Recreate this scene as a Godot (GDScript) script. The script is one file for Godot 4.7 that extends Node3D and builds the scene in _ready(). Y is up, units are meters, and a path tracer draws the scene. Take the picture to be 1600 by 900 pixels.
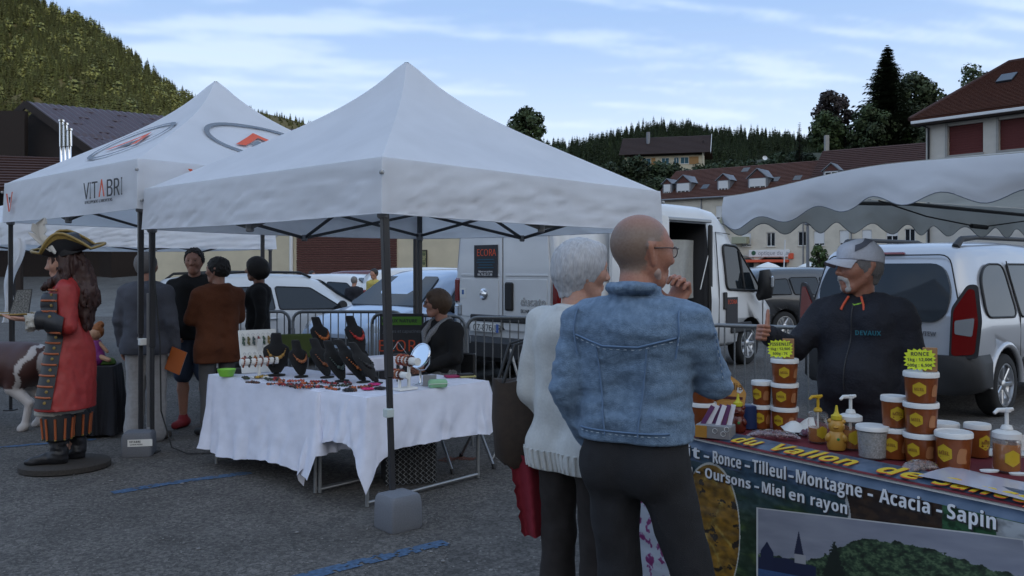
extends Node3D
# An evening street market in a mountain village: pop-up tents, jewellery and honey stalls, vans and cars, forested hills.

var rng := RandomNumberGenerator.new()
var noise := FastNoiseLite.new()
var tex_cache := {}
var M := {}
var used := {}

# ---------------------------------------------------------------- small helpers
func V(x, h, d) -> Vector3: return Vector3(x, h, -d)          # right, up, metres away
func new_st() -> SurfaceTool:
	var st := SurfaceTool.new()
	st.begin(Mesh.PRIMITIVE_TRIANGLES)
	return st
func T(st: SurfaceTool, a: Vector3, b: Vector3, c: Vector3) -> void:
	st.add_vertex(a); st.add_vertex(c); st.add_vertex(b)
func Q(st, a, b, c, d) -> void:
	T(st, a, b, c); T(st, a, c, d)
func QO(st, a: Vector3, b: Vector3, c: Vector3, d: Vector3, out: Vector3) -> void:
	if (b - a).cross(c - a).dot(out) >= 0.0: Q(st, a, b, c, d)
	else: Q(st, a, d, c, b)
func done(st: SurfaceTool) -> ArrayMesh:
	st.generate_normals()
	st.index()
	return st.commit()
func numbered(n: String) -> String:
	if not used.has(n):
		used[n] = 0
		return n
	used[n] += 1
	return "%s_%03d" % [n, used[n]]
func put(called: String, mesh: Mesh, material: Material, parent: Node = self) -> MeshInstance3D:
	var o := MeshInstance3D.new()
	o.mesh = mesh
	o.material_override = material
	o.name = numbered(called) if parent == self else called
	parent.add_child(o, true)
	return o
func obj(called: String, st: SurfaceTool, material: Material, parent: Node = self) -> MeshInstance3D:
	return put(called, done(st), material, parent)
func tag(o: Node, label: String, category: String, group := "", kind := "") -> Node:
	if label: o.set_meta("label", label)
	if category: o.set_meta("category", category)
	if group: o.set_meta("group", group)
	if kind: o.set_meta("kind", kind)
	return o
func thing(called: String, label: String, category: String, at := Vector3.ZERO, turn := 0.0, group := "") -> Node3D:
	var o := Node3D.new()
	o.name = numbered(called)
	add_child(o)
	o.position = at
	o.rotation.y = turn
	tag(o, label, category, group)
	return o
func dup(src: Node3D, at: Vector3, turn: float, label: String, scl := Vector3.ONE) -> Node3D:
	var o: Node3D = src.duplicate()
	o.name = numbered(String(src.name).rstrip("_0123456789"))
	add_child(o)
	o.position = at
	o.rotation = Vector3(0, turn, 0)
	o.scale = scl
	o.set_meta("label", label)
	return o
func struct(called: String, st: SurfaceTool, material: Material) -> MeshInstance3D:
	var o := obj(called, st, material)
	o.set_meta("kind", "structure")
	return o

# ---------------------------------------------------------------- shapes
func box(st: SurfaceTool, c: Vector3, s: Vector3, b := 0.0, X := Transform3D.IDENTITY) -> void:
	st.set_smooth_group(-1)
	var h := s / 2.0
	b = minf(b, minf(h.x, minf(h.y, h.z)) * 0.9)
	for ax in 3:
		var u := (ax + 1) % 3
		var w := (ax + 2) % 3
		for sg in [-1.0, 1.0]:
			var p := []
			for k in [[-1, -1], [1, -1], [1, 1], [-1, 1]]:
				var q := Vector3.ZERO
				q[ax] = sg * h[ax]; q[u] = k[0] * (h[u] - b); q[w] = k[1] * (h[w] - b)
				p.append(X * (c + q))
			var o := Vector3.ZERO
			o[ax] = sg
			QO(st, p[0], p[1], p[2], p[3], X.basis * o)
		if b > 0.0:
			for su in [-1.0, 1.0]:
				for sw in [-1.0, 1.0]:
					var p := []
					for k in [[-1, 0], [1, 0], [1, 1], [-1, 1]]:
						var q := Vector3.ZERO
						q[ax] = k[0] * (h[ax] - b)
						q[u] = su * (h[u] - (b if k[1] else 0.0)); q[w] = sw * (h[w] - (0.0 if k[1] else b))
						p.append(X * (c + q))
					var o := Vector3.ZERO
					o[u] = su; o[w] = sw
					QO(st, p[0], p[1], p[2], p[3], X.basis * o)
	if b > 0.0:
		for sx in [-1.0, 1.0]:
			for sy in [-1.0, 1.0]:
				for sz in [-1.0, 1.0]:
					var i := h - Vector3(b, b, b)
					var sv := Vector3(sx, sy, sz)
					var a: Vector3 = X * (c + Vector3(h.x, i.y, i.z) * sv)
					var d: Vector3 = X * (c + Vector3(i.x, h.y, i.z) * sv)
					var e: Vector3 = X * (c + Vector3(i.x, i.y, h.z) * sv)
					if (d - a).cross(e - a).dot(X.basis * sv) >= 0.0: T(st, a, d, e)
					else: T(st, a, e, d)
func bx(c: Vector3, s: Vector3, b := 0.0, X := Transform3D.IDENTITY) -> SurfaceTool:
	var st := new_st()
	box(st, c, s, b, X)
	return st
func bar(st: SurfaceTool, a: Vector3, b: Vector3, w: float, h: float, bev := 0.0, up := Vector3.UP) -> void:
	var z := (b - a).normalized()
	if absf(z.dot(up)) > 0.98: up = Vector3(1, 0, 0)
	var x := up.cross(z).normalized()
	box(st, Vector3.ZERO, Vector3(w, h, a.distance_to(b)), bev, Transform3D(Basis(x, z.cross(x), z), (a + b) / 2.0))
func tube(st: SurfaceTool, pts: Array, r, n := 8, cap := true, sq := Vector2.ONE) -> void:
	st.set_smooth_group(1)
	var m := pts.size()
	var rings := []
	var side := Vector3.ZERO
	for i in m:
		var t: Vector3 = (pts[mini(i + 1, m - 1)] - pts[maxi(i - 1, 0)]).normalized()
		if i == 0:
			side = t.cross(Vector3.UP if absf(t.y) < 0.9 else Vector3.RIGHT).normalized()
		else:
			side = (side - t * side.dot(t)).normalized()
		var up := side.cross(t)
		var rr: float = r[i] if r is Array else r
		var ring := PackedVector3Array()
		for k in n:
			var a := TAU * k / n
			ring.append(pts[i] + (side * cos(a) * sq.x + up * sin(a) * sq.y) * rr)
		rings.append(ring)
	loft(st, rings, true, cap)
func tb(pts: Array, r, n := 8) -> SurfaceTool:
	var st := new_st()
	tube(st, pts, r, n)
	return st
func loft(st: SurfaceTool, rings: Array, closed := true, cap := true, group := 1) -> void:
	st.set_smooth_group(group)
	var n: int = rings[0].size()
	for i in rings.size() - 1:
		var A: PackedVector3Array = rings[i]
		var B: PackedVector3Array = rings[i + 1]
		for k in (n if closed else n - 1):
			var k2 := (k + 1) % n
			Q(st, A[k], B[k], B[k2], A[k2])
	if cap and closed:
		st.set_smooth_group(-1)
		for e in 2:
			var R: PackedVector3Array = rings[0] if e == 0 else rings[-1]
			var c := Vector3.ZERO
			for p in R: c += p
			c /= n
			for k in n:
				if e == 0: T(st, c, R[k], R[(k + 1) % n])
				else: T(st, c, R[(k + 1) % n], R[k])
func lathe(st: SurfaceTool, prof: Array, n := 20, X := Transform3D.IDENTITY, sq := Vector2.ONE) -> void:
	# prof: Vector2(radius, height) from bottom to top; sharp turns get a crease
	var g := 1
	for i in prof.size() - 1:
		if i > 0:
			var a: Vector2 = (prof[i] - prof[i - 1]).normalized()
			var b: Vector2 = (prof[i + 1] - prof[i]).normalized()
			if a.dot(b) < 0.7: g += 1
		st.set_smooth_group(g)
		for k in n:
			var a0 := TAU * k / n
			var a1 := TAU * (k + 1) / n
			var p: Vector2 = prof[i]
			var q: Vector2 = prof[i + 1]
			var c0 := Vector2(cos(a0) * sq.x, sin(a0) * sq.y)
			var c1 := Vector2(cos(a1) * sq.x, sin(a1) * sq.y)
			var A := X * Vector3(p.x * c0.x, p.y, p.x * c0.y)
			var B := X * Vector3(p.x * c1.x, p.y, p.x * c1.y)
			var C := X * Vector3(q.x * c1.x, q.y, q.x * c1.y)
			var D := X * Vector3(q.x * c0.x, q.y, q.x * c0.y)
			if p.x > 0.0: T(st, A, C, B)
			if q.x > 0.0: T(st, A, D, C)
func lt(prof: Array, n := 20, X := Transform3D.IDENTITY, sq := Vector2.ONE) -> SurfaceTool:
	var st := new_st()
	lathe(st, prof, n, X, sq)
	return st
func prism(st: SurfaceTool, poly: PackedVector2Array, X: Transform3D, depth: float) -> void:
	# polygon in the x-y plane of X, from z = 0 to z = depth
	st.set_smooth_group(-1)
	var idx := Geometry2D.triangulate_polygon(poly)
	for i in range(0, idx.size(), 3):
		var p := []
		for k in 3: p.append(poly[idx[i + k]])
		if (p[1] - p[0]).cross(p[2] - p[0]) < 0.0: p = [p[0], p[2], p[1]]
		T(st, X * Vector3(p[0].x, p[0].y, depth), X * Vector3(p[1].x, p[1].y, depth), X * Vector3(p[2].x, p[2].y, depth))
		T(st, X * Vector3(p[0].x, p[0].y, 0), X * Vector3(p[2].x, p[2].y, 0), X * Vector3(p[1].x, p[1].y, 0))
	var ccw := not Geometry2D.is_polygon_clockwise(poly)
	for i in poly.size():
		var a: Vector2 = poly[i]
		var b: Vector2 = poly[(i + 1) % poly.size()]
		if not ccw: var t := a; a = b; b = t
		Q(st, X * Vector3(a.x, a.y, 0), X * Vector3(b.x, b.y, 0), X * Vector3(b.x, b.y, depth), X * Vector3(a.x, a.y, depth))
func round_poly(pts: Array, r: float, n := 5) -> PackedVector2Array:
	var out := PackedVector2Array()
	var m := pts.size()
	for i in m:
		var p: Vector2 = pts[i]
		var a: Vector2 = pts[(i + m - 1) % m] - p
		var b: Vector2 = pts[(i + 1) % m] - p
		var rr := minf(r, minf(a.length(), b.length()) * 0.45)
		var pa := p + a.normalized() * rr
		var pb := p + b.normalized() * rr
		for k in n:
			var t := float(k) / (n - 1)
			out.append(pa.lerp(p, t).lerp(p.lerp(pb, t), t))
	return out
func sheet(st: SurfaceTool, nu: int, nv: int, f: Callable, group := 1) -> void:
	st.set_smooth_group(group)
	var g := []
	for j in nv + 1:
		for i in nu + 1:
			g.append(f.call(float(i) / nu, float(j) / nv))
	for j in nv:
		for i in nu:
			var q := [[i, j], [i + 1, j], [i + 1, j + 1], [i, j + 1]]
			for k in [0, 2, 1, 0, 3, 2]:
				st.set_uv(Vector2(float(q[k][0]) / nu, 1.0 - float(q[k][1]) / nv))
				st.add_vertex(g[q[k][1] * (nu + 1) + q[k][0]])
func text(called: String, s: String, size: float, material: Material, parent: Node, X: Transform3D, o := {}) -> MeshInstance3D:
	# lettering: size is the em height in metres, origin at the left (or centre) of the baseline
	var t := TextMesh.new()
	var f := SystemFont.new()
	f.font_names = PackedStringArray([o.get("font", "Droid Sans")])
	f.font_weight = o.get("weight", 700)
	t.font = f
	t.text = s
	t.font_size = 40
	t.pixel_size = size / 40.0
	t.depth = o.get("depth", 0.002)
	t.curve_step = 3.0
	t.horizontal_alignment = HORIZONTAL_ALIGNMENT_CENTER if o.get("mid", false) else HORIZONTAL_ALIGNMENT_LEFT
	t.vertical_alignment = VERTICAL_ALIGNMENT_CENTER
	var m := put(called, t, material, parent)
	m.transform = X
	return m

# ---------------------------------------------------------------- materials
func ntex(freq: float, lo: float, oct := 4, kind := 0, size := 256, tint := Color.WHITE) -> NoiseTexture2D:
	var key := "n%s" % [[freq, lo, oct, kind, size, tint]]
	if tex_cache.has(key): return tex_cache[key]
	var n := FastNoiseLite.new()
	n.seed = tex_cache.size() + 3
	n.frequency = freq
	n.fractal_octaves = oct
	n.noise_type = FastNoiseLite.TYPE_SIMPLEX_SMOOTH if kind == 0 else FastNoiseLite.TYPE_CELLULAR if kind == 1 else FastNoiseLite.TYPE_VALUE
	if kind == 1: n.cellular_return_type = FastNoiseLite.RETURN_CELL_VALUE
	var g := Gradient.new()
	g.set_color(0, (Color(lo, lo, lo) * tint).linear_to_srgb())
	g.set_color(1, Color.WHITE)
	var t := NoiseTexture2D.new()
	t.width = size; t.height = size
	t.noise = n
	t.seamless = true
	t.color_ramp = g
	tex_cache[key] = t
	return t
func nmap(freq: float, strength: float, oct := 4, kind := 0, size := 256) -> NoiseTexture2D:
	var key := "m%s" % [[freq, strength, oct, kind, size]]
	if tex_cache.has(key): return tex_cache[key]
	var n := FastNoiseLite.new()
	n.seed = tex_cache.size() + 3
	n.frequency = freq
	n.fractal_octaves = oct
	n.noise_type = FastNoiseLite.TYPE_SIMPLEX_SMOOTH if kind == 0 else FastNoiseLite.TYPE_CELLULAR
	var t := NoiseTexture2D.new()
	t.width = size; t.height = size
	t.noise = n
	t.seamless = true
	t.as_normal_map = true
	t.bump_strength = strength
	tex_cache[key] = t
	return t
func mat(c: Color, rough := 0.8, o := {}) -> StandardMaterial3D:
	# c: linear base colour. o: tex (variation texture), sc (tiles per metre), nm (normal map), ns, met, coat, back, sheen, alpha, emit
	var m := StandardMaterial3D.new()
	m.albedo_color = c.linear_to_srgb()
	m.roughness = rough
	m.metallic = o.get("met", 0.0)
	m.metallic_specular = o.get("spec", 0.5)
	if o.has("tex"): m.albedo_texture = o.tex
	if o.has("nm"):
		m.normal_enabled = true
		m.normal_texture = o.nm
		m.normal_scale = o.get("ns", 0.5)
	if (o.has("tex") or o.has("nm")) and not o.get("uv", false):
		m.uv1_triplanar = true
		m.uv1_world_triplanar = o.get("world", false)
	var k = o.get("sc", 1.0)
	m.uv1_scale = k if k is Vector3 else Vector3(k, k, k)
	if o.has("big"):
		m.detail_enabled = true
		m.detail_albedo = o.big
		m.detail_blend_mode = BaseMaterial3D.BLEND_MODE_MUL
		m.detail_uv_layer = BaseMaterial3D.DETAIL_UV_2
		m.uv2_triplanar = true
		m.uv2_world_triplanar = o.get("world", false)
		var b: float = o.get("bsc", 0.2)
		m.uv2_scale = Vector3(b, b, b)
	if o.has("coat"):
		m.clearcoat_enabled = true
		m.clearcoat = o.coat
		m.clearcoat_roughness = 0.05
	if o.has("back"):
		m.backlight_enabled = true
		m.backlight = Color(o.back, o.back, o.back * 0.95).linear_to_srgb()
	if o.has("sheen"):
		m.rim_enabled = true
		m.rim = o.sheen
		m.rim_tint = 0.5
	if o.has("alpha"):
		m.transparency = BaseMaterial3D.TRANSPARENCY_ALPHA
		m.albedo_color.a = o.alpha
	if o.has("sss"):
		m.subsurf_scatter_enabled = true
		m.subsurf_scatter_strength = o.sss
	if o.has("vc"): m.vertex_color_use_as_albedo = true
	return m
func C(r, g, b) -> Color: return Color(r, g, b)

# ---------------------------------------------------------------- sky, ground, hills
func make_sky() -> ImageTexture:
	var W := 2048
	var H := 1024
	var data := PackedByteArray()
	data.resize(W * H * 3)
	var n := FastNoiseLite.new()
	n.seed = 11
	n.fractal_octaves = 5
	n.frequency = 1.0
	var n2 := FastNoiseLite.new()
	n2.seed = 5
	n2.fractal_octaves = 3
	n2.frequency = 1.0
	for y in H:
		var el := (0.5 - (y + 0.5) / H) * PI
		var up := maxf(sin(el), 0.0)
		var base := Color(0.59, 0.625, 0.665).lerp(Color(0.39, 0.475, 0.595), smoothstep(0.03, 0.34, up)).lerp(Color(0.39, 0.475, 0.59), smoothstep(0.3, 0.95, up))
		if el < 0.0: base = Color(0.80, 0.88, 0.95).lerp(Color(0.30, 0.30, 0.30), smoothstep(0.0, 0.1, -el))
		var flat := up < 0.02
		for x in W:
			var c := base
			if not flat:
				var a := (x + 0.5) / W * TAU
				var k := 1.0 / (up + 0.18)
				var px := sin(a) * cos(el) * k
				var pz := cos(a) * cos(el) * k
				# long thin streaks of cirrus, roughly along the view's x axis
				var s := n.get_noise_2d(px * 1.1 + pz * 0.35, pz * 5.2 - px * 0.6)
				var t := n2.get_noise_2d(px * 0.9, pz * 1.6)
				var wisps := n.get_noise_2d(px * 4.0 + 40.0, pz * 16.0 - px * 3.0)
				var cl := smoothstep(-0.12, 0.42, s * 0.8 + t * 0.45 + wisps * 0.22)
				c = base.lerp(Color(0.595, 0.63, 0.675), cl * 0.5 * smoothstep(0.02, 0.2, up))
				# evening sky pales and warms towards the sun behind, strengthened to light the market
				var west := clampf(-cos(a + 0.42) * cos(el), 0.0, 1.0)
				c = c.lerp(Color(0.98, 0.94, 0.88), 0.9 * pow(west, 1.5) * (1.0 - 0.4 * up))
			var i := (y * W + x) * 3
			data[i] = int(clampf(c.r, 0, 1) * 255.0); data[i + 1] = int(clampf(c.g, 0, 1) * 255.0); data[i + 2] = int(clampf(c.b, 0, 1) * 255.0)
	return ImageTexture.create_from_image(Image.create_from_data(W, H, false, Image.FORMAT_RGB8, data))

func setup_view() -> void:
	var cam := Camera3D.new()
	cam.name = "camera"
	cam.projection = Camera3D.PROJECTION_FRUSTUM
	cam.near = 0.1
	cam.far = 6000.0
	cam.size = 0.1 * 900.0 / 1340.0
	cam.frustum_offset = Vector2(0, -0.1 * 30.0 / 1340.0)
	cam.position = Vector3(0, 1.5, 0)
	add_child(cam)
	cam.current = true
	var e := Environment.new()
	e.background_mode = Environment.BG_SKY
	e.sky = Sky.new()
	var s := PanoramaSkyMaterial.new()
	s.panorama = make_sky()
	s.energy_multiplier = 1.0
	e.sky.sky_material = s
	e.tonemap_mode = Environment.TONE_MAPPER_LINEAR
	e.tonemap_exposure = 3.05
	e.sdfgi_enabled = true
	e.ssao_enabled = true
	e.ssil_enabled = true
	e.fog_enabled = false
	e.fog_light_color = Color(0.72, 0.80, 0.92)
	e.fog_density = 0.00012
	var w := WorldEnvironment.new()
	w.name = "environment"
	w.environment = e
	add_child(w)
	var sun := DirectionalLight3D.new()
	sun.name = "sun"
	sun.light_energy = 0.65
	sun.light_color = Color(1.0, 0.89, 0.73)
	sun.light_angular_distance = 0.5
	sun.shadow_enabled = true
	# low evening sun behind the camera and to its right, hidden from the market by the ridge behind
	sun.rotation_degrees = Vector3(-10.5, 24, 0)
	add_child(sun)

func make_materials() -> void:
	var fine := ntex(0.05, 0.8, 3)
	var patch := ntex(0.012, 0.7, 4)
	var soft := ntex(0.012, 0.88, 4)
	var cloth_n := nmap(0.09, 6.0, 3)
	M.white_cloth = mat(C(0.88, 0.895, 0.95), 0.75, {tex = soft, sc = 0.6, nm = nmap(0.012, 10.0, 3), ns = 0.04, back = 0.8})
	M.shaded_cloth = mat(C(0.60, 0.58, 0.54), 0.8, {tex = patch, sc = 0.6, back = 0.8})  # awning's white cloth where seen from inside, its shade put into darker beige
	M.table_cloth = mat(C(0.78, 0.80, 0.92), 0.85, {tex = ntex(0.03, 0.85, 4), sc = 1.2, nm = nmap(0.012, 10.0, 3), ns = 0.15, back = 0.1})
	M.dark_frame = mat(C(0.028, 0.028, 0.032), 0.42, {tex = fine, sc = 3.0})
	M.bracket = mat(C(0.16, 0.16, 0.165), 0.5)
	M.steel = mat(C(0.36, 0.37, 0.38), 0.42, {met = 0.75, tex = fine, sc = 2.0})
	M.chrome = mat(C(0.75, 0.76, 0.78), 0.12, {met = 1.0})
	M.block = mat(C(0.17, 0.18, 0.205), 0.85, {tex = ntex(0.08, 0.75, 4), sc = 4.0, nm = nmap(0.3, 4.0), ns = 0.4})
	M.paper = mat(C(0.72, 0.72, 0.70), 0.8)
	M.black = mat(C(0.012, 0.012, 0.013), 0.6)
	M.rubber = mat(C(0.016, 0.016, 0.017), 0.85, {tex = fine, sc = 8.0})
	M.red_ink = mat(C(0.62, 0.09, 0.035), 0.7)
	M.grey_ink = mat(C(0.16, 0.18, 0.21), 0.7)
	M.black_ink = mat(C(0.03, 0.03, 0.035), 0.7)
	M.pale_ink = mat(C(0.72, 0.74, 0.78), 0.6)
	M.yellow_bright = mat(C(0.60, 0.42, 0.02), 0.5)
	M.amber_dark = mat(C(0.12, 0.05, 0.01), 0.6)
	M.grey_stubble = mat(C(0.36, 0.25, 0.21), 0.8)
	M.white_ink = mat(C(0.78, 0.78, 0.78), 0.7)
	M.blue_paint = mat(C(0.075, 0.15, 0.27), 0.8, {tex = ntex(0.09, 0.35, 5), sc = 1.4})
	M.red_tape = mat(C(0.3, 0.02, 0.03), 0.8)
	M.asphalt = mat(C(0.25, 0.23, 0.212), 0.92, {tex = ntex(0.12, 0.2, 3, 1, 1024), sc = 0.5, nm = nmap(0.17, 10.0, 3, 1, 1024), ns = 0.8, big = ntex(0.02, 0.62, 5, 0, 512), bsc = 0.13, world = true})
	M.gravel = mat(C(0.20, 0.20, 0.195), 0.95, {tex = ntex(0.05, 0.6, 4, 1, 512), sc = 0.4, big = ntex(0.02, 0.62, 5, 0, 512), bsc = 0.06})
	M.hill = mat(C(0.035, 0.04, 0.018), 1.0, {tex = patch, sc = 0.01})
	M.bark = mat(C(0.05, 0.04, 0.03), 0.95, {tex = fine, sc = 3.0})
	M.needles = mat(C(1, 1, 1), 0.8, {vc = 1, back = 0.06})
	M.skin = mat(C(0.42, 0.22, 0.155), 0.5, {tex = ntex(0.04, 0.82, 4, 0, 256, C(1, 0.9, 0.88)), sc = 6.0, sss = 0.08})

# a sloping hillside given by the outline of its ridge: [bearing, ridge elevation] with bearing = x / distance
func hill(called: String, ridge: Array, Dr: float, Df: float, hf: float, nx: int, seedv: int, rough: float) -> Array:
	var st := new_st()
	noise.seed = seedv
	noise.frequency = 0.011
	var nz := 14
	var pts := []
	for j in nz + 3:
		var row := PackedVector3Array()
		var t := float(j) / nz
		for i in nx + 1:
			var b: float = lerp(ridge[0].x, ridge[-1].x, float(i) / nx)
			var k := 0
			while k < ridge.size() - 2 and ridge[k + 1].x < b: k += 1
			var e: float = lerp(ridge[k].y, ridge[k + 1].y, clampf((b - ridge[k].x) / (ridge[k + 1].x - ridge[k].x), 0, 1))
			var d: float = lerp(Df, Dr, t)
			var hr := 1.5 + e * Dr
			var h: float = lerp(hf, hr, t) if t <= 1.0 else hr - (t - 1.0) * (Dr - Df) * 0.7
			h += noise.get_noise_2d(b * d, d) * rough * sin(clampf(t, 0, 1) * PI)
			row.append(V(b * d, h, d))
		pts.append(row)
	sheet(st, nx, nz + 2, func(u, v): return pts[roundi(v * (nz + 2))][roundi(u * nx)])
	struct(called, st, M.hill)
	return [pts, nx, nz]
func on_hill(H: Array, u: float, t: float) -> Vector3:
	var x: float = u * H[1]
	var y: float = t * H[2]
	var i := mini(int(x), H[1] - 1)
	var j := mini(int(y), H[2] - 1)
	return H[0][j][i].lerp(H[0][j][i + 1], x - i).lerp(H[0][j + 1][i].lerp(H[0][j + 1][i + 1], x - i), y - j)

func vcol(st: SurfaceTool, c: Color, amt: float) -> void:
	var k := 1.0 + rng.randf_range(-amt, amt)
	st.set_color(Color(c.r * k, c.g * k, c.b * k * rng.randf_range(0.85, 1.15)))
func spruce_mesh(h: float, r: float, tiers: int, per: int, c: Color, droop := 0.35) -> ArrayMesh:
	# sprays of needles set in whorls round the stem; each spray is a bent two-triangle leaf
	var st := new_st()
	st.set_smooth_group(-1)
	for i in tiers:
		var t := (i + rng.randf() * 0.5) / tiers
		var y: float = h * (0.06 + 0.94 * t)
		var rr: float = r * pow(1.0 - t, 0.85) * rng.randf_range(0.75, 1.15) + r * 0.05
		for k in per:
			var a := TAU * (k + rng.randf()) / per + i * 1.7
			var d := Vector3(cos(a), 0, sin(a))
			var s := Vector3(-d.z, 0, d.x) * rr * rng.randf_range(0.28, 0.5)
			var tip := d * rr + Vector3(0, y - rr * droop * rng.randf_range(0.6, 1.6), 0)
			var root := d * rr * 0.12 + Vector3(0, y + rr * 0.12, 0)
			var midp := d * rr * 0.6 + Vector3(0, y, 0)
			vcol(st, c, 0.35)
			T(st, root, midp + s, tip); T(st, root, tip, midp - s)
			T(st, root, midp + Vector3(0, rr * 0.18, 0), tip)
	vcol(st, c * 0.6, 0.1)
	for k in 5:
		var a := TAU * k / 5
		var b := TAU * (k + 1) / 5
		T(st, Vector3(cos(a), 0, sin(a)) * r * 0.07, Vector3(0, h, 0), Vector3(cos(b), 0, sin(b)) * r * 0.07)
	st.generate_normals()
	return st.commit()
func leaf_crown(st: SurfaceTool, blobs: Array, per: int, leaf: float, c: Color) -> void:
	st.set_smooth_group(-1)
	for b in blobs:
		var cc: Vector3 = b[0]
		var rr: float = b[1]
		var tone := c * rng.randf_range(0.75, 1.25)
		for k in int(per * rr * rr):
			var d := Vector3(rng.randfn(), rng.randfn(), rng.randfn()).normalized()
			var p := cc + d * rr * pow(rng.randf(), 0.35) * Vector3(1, 0.85, 1)
			var n := (d + Vector3(rng.randfn(), rng.randfn() + 0.5, rng.randfn()) * 0.5).normalized()
			var x := n.cross(Vector3(rng.randfn(), rng.randfn(), rng.randfn())).normalized() * leaf * rng.randf_range(0.6, 1.3)
			var y := n.cross(x) * 0.7
			vcol(st, tone, 0.3)
			T(st, p - x, p + y, p + x); T(st, p - x, p + x, p - y)
func broad_tree(called: String, label: String, at: Vector3, h: float, r: float, c: Color, leaf := 0.3, group := "", seedv := 1, per := 90) -> Node3D:
	rng.seed = seedv
	var t := thing(called, label, "tree", at, 0, group)
	var st := new_st()
	tube(st, [Vector3(0, -1.5, 0), Vector3(0.05, h * 0.3, 0), Vector3(0, h * 0.6, 0.1), Vector3(0, h * 0.85, 0)], [h * 0.028, h * 0.022, h * 0.014, 0.03], 8)
	var blobs := []
	var n := 16
	for k in n:
		var a := k * 2.4
		var v := (k + 0.5) / n
		var rad := r * sqrt(sin(PI * (0.12 + 0.83 * v))) * rng.randf_range(0.35, 0.75)
		var p := Vector3(cos(a) * rad, h * (0.28 + 0.66 * v), sin(a) * rad)
		blobs.append([p, r * rng.randf_range(0.32, 0.5)])
		tube(st, [Vector3(0, p.y * 0.7, 0), Vector3(p.x * 0.5, p.y * 0.86, p.z * 0.5), p], [h * 0.011, h * 0.007, 0.015], 5)
	obj("trunk", st, M.bark, t)
	var s2 := new_st()
	leaf_crown(s2, blobs, per, leaf, c)
	s2.generate_normals()
	put("crown", s2.commit(), M.needles, t)
	return t
func fir_tree(called: String, label: String, at: Vector3, h: float, r: float, c: Color, group := "", seedv := 1, tiers := 60, per := 16) -> Node3D:
	rng.seed = seedv
	var t := thing(called, label, "tree", at, 0, group)
	obj("trunk", tb([Vector3(0, -1.5, 0), Vector3(0, h * 0.5, 0), Vector3(0, h * 0.98, 0)], [h * 0.02, h * 0.012, 0.02], 8), M.bark, t)
	var st := new_st()
	st.set_smooth_group(-1)
	for i in tiers:
		var v := (i + rng.randf()) / tiers
		var y := h * (0.07 + 0.93 * v)
		var rr := r * pow(1.0 - v, 0.8) * rng.randf_range(0.6, 1.2) + 0.12
		for k in per:
			var a := rng.randf() * TAU
			var d := Vector3(cos(a), 0, sin(a))
			var L := rr * rng.randf_range(0.55, 1.1)
			var m := 5
			for q in m:
				var f0 := float(q) / m
				var p := d * L * f0 + Vector3(0, y - L * 0.25 * f0 + L * 0.2 * f0 * f0, 0)
				var f := L * 0.3 * (1.15 - f0) + 0.12
				var s := Vector3(-d.z, 0, d.x) * f * 0.7
				vcol(st, c, 0.35)
				T(st, p, p + d * f * 1.1 + s + Vector3(0, -f * rng.randf_range(0.0, 0.5), 0), p + d * f * 0.7)
				T(st, p, p + d * f * 0.7, p + d * f * 1.1 - s + Vector3(0, -f * rng.randf_range(0.0, 0.5), 0))
	st.generate_normals()
	put("crown", st.commit(), M.needles, t)
	return t
func forest(called: String, label: String, H: Array, n: int, meshes: Array, lo: float, hi: float, u0: float, u1: float, seedv: int) -> void:
	rng.seed = seedv
	var root := Node3D.new()
	root.name = numbered(called)
	add_child(root)
	tag(root, label, "forest", "", "stuff")
	for k in meshes.size():
		var mm := MultiMesh.new()
		mm.transform_format = MultiMesh.TRANSFORM_3D
		mm.mesh = meshes[k]
		mm.instance_count = n / meshes.size()
		for i in mm.instance_count:
			var t := pow(rng.randf(), 0.85) * 1.0
			var p := on_hill(H, lerpf(u0, u1, rng.randf()), t)
			var s := rng.randf_range(lo, hi) * (0.75 + 0.5 * absf(noise.get_noise_2d(p.x * 0.6, p.z * 0.6)))
			mm.set_instance_transform(i, Transform3D(Basis(Vector3.UP, rng.randf() * TAU).scaled(Vector3(s * rng.randf_range(0.85, 1.2), s, s)), p - Vector3(0, 0.4, 0)))
		var o := MultiMeshInstance3D.new()
		o.multimesh = mm
		o.name = "trees"
		o.material_override = M.needles
		o.set_meta("kind", "stuff")
		root.add_child(o, true)
func R(list: Array) -> Array:      # outline points (bearing, elevation) from thousandths
	var out := []
	for i in range(0, list.size(), 2):
		out.append(Vector2((list[i] - 800.0) / 1340.0, (420.0 - list[i + 1]) / 1340.0))
	return out

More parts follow.
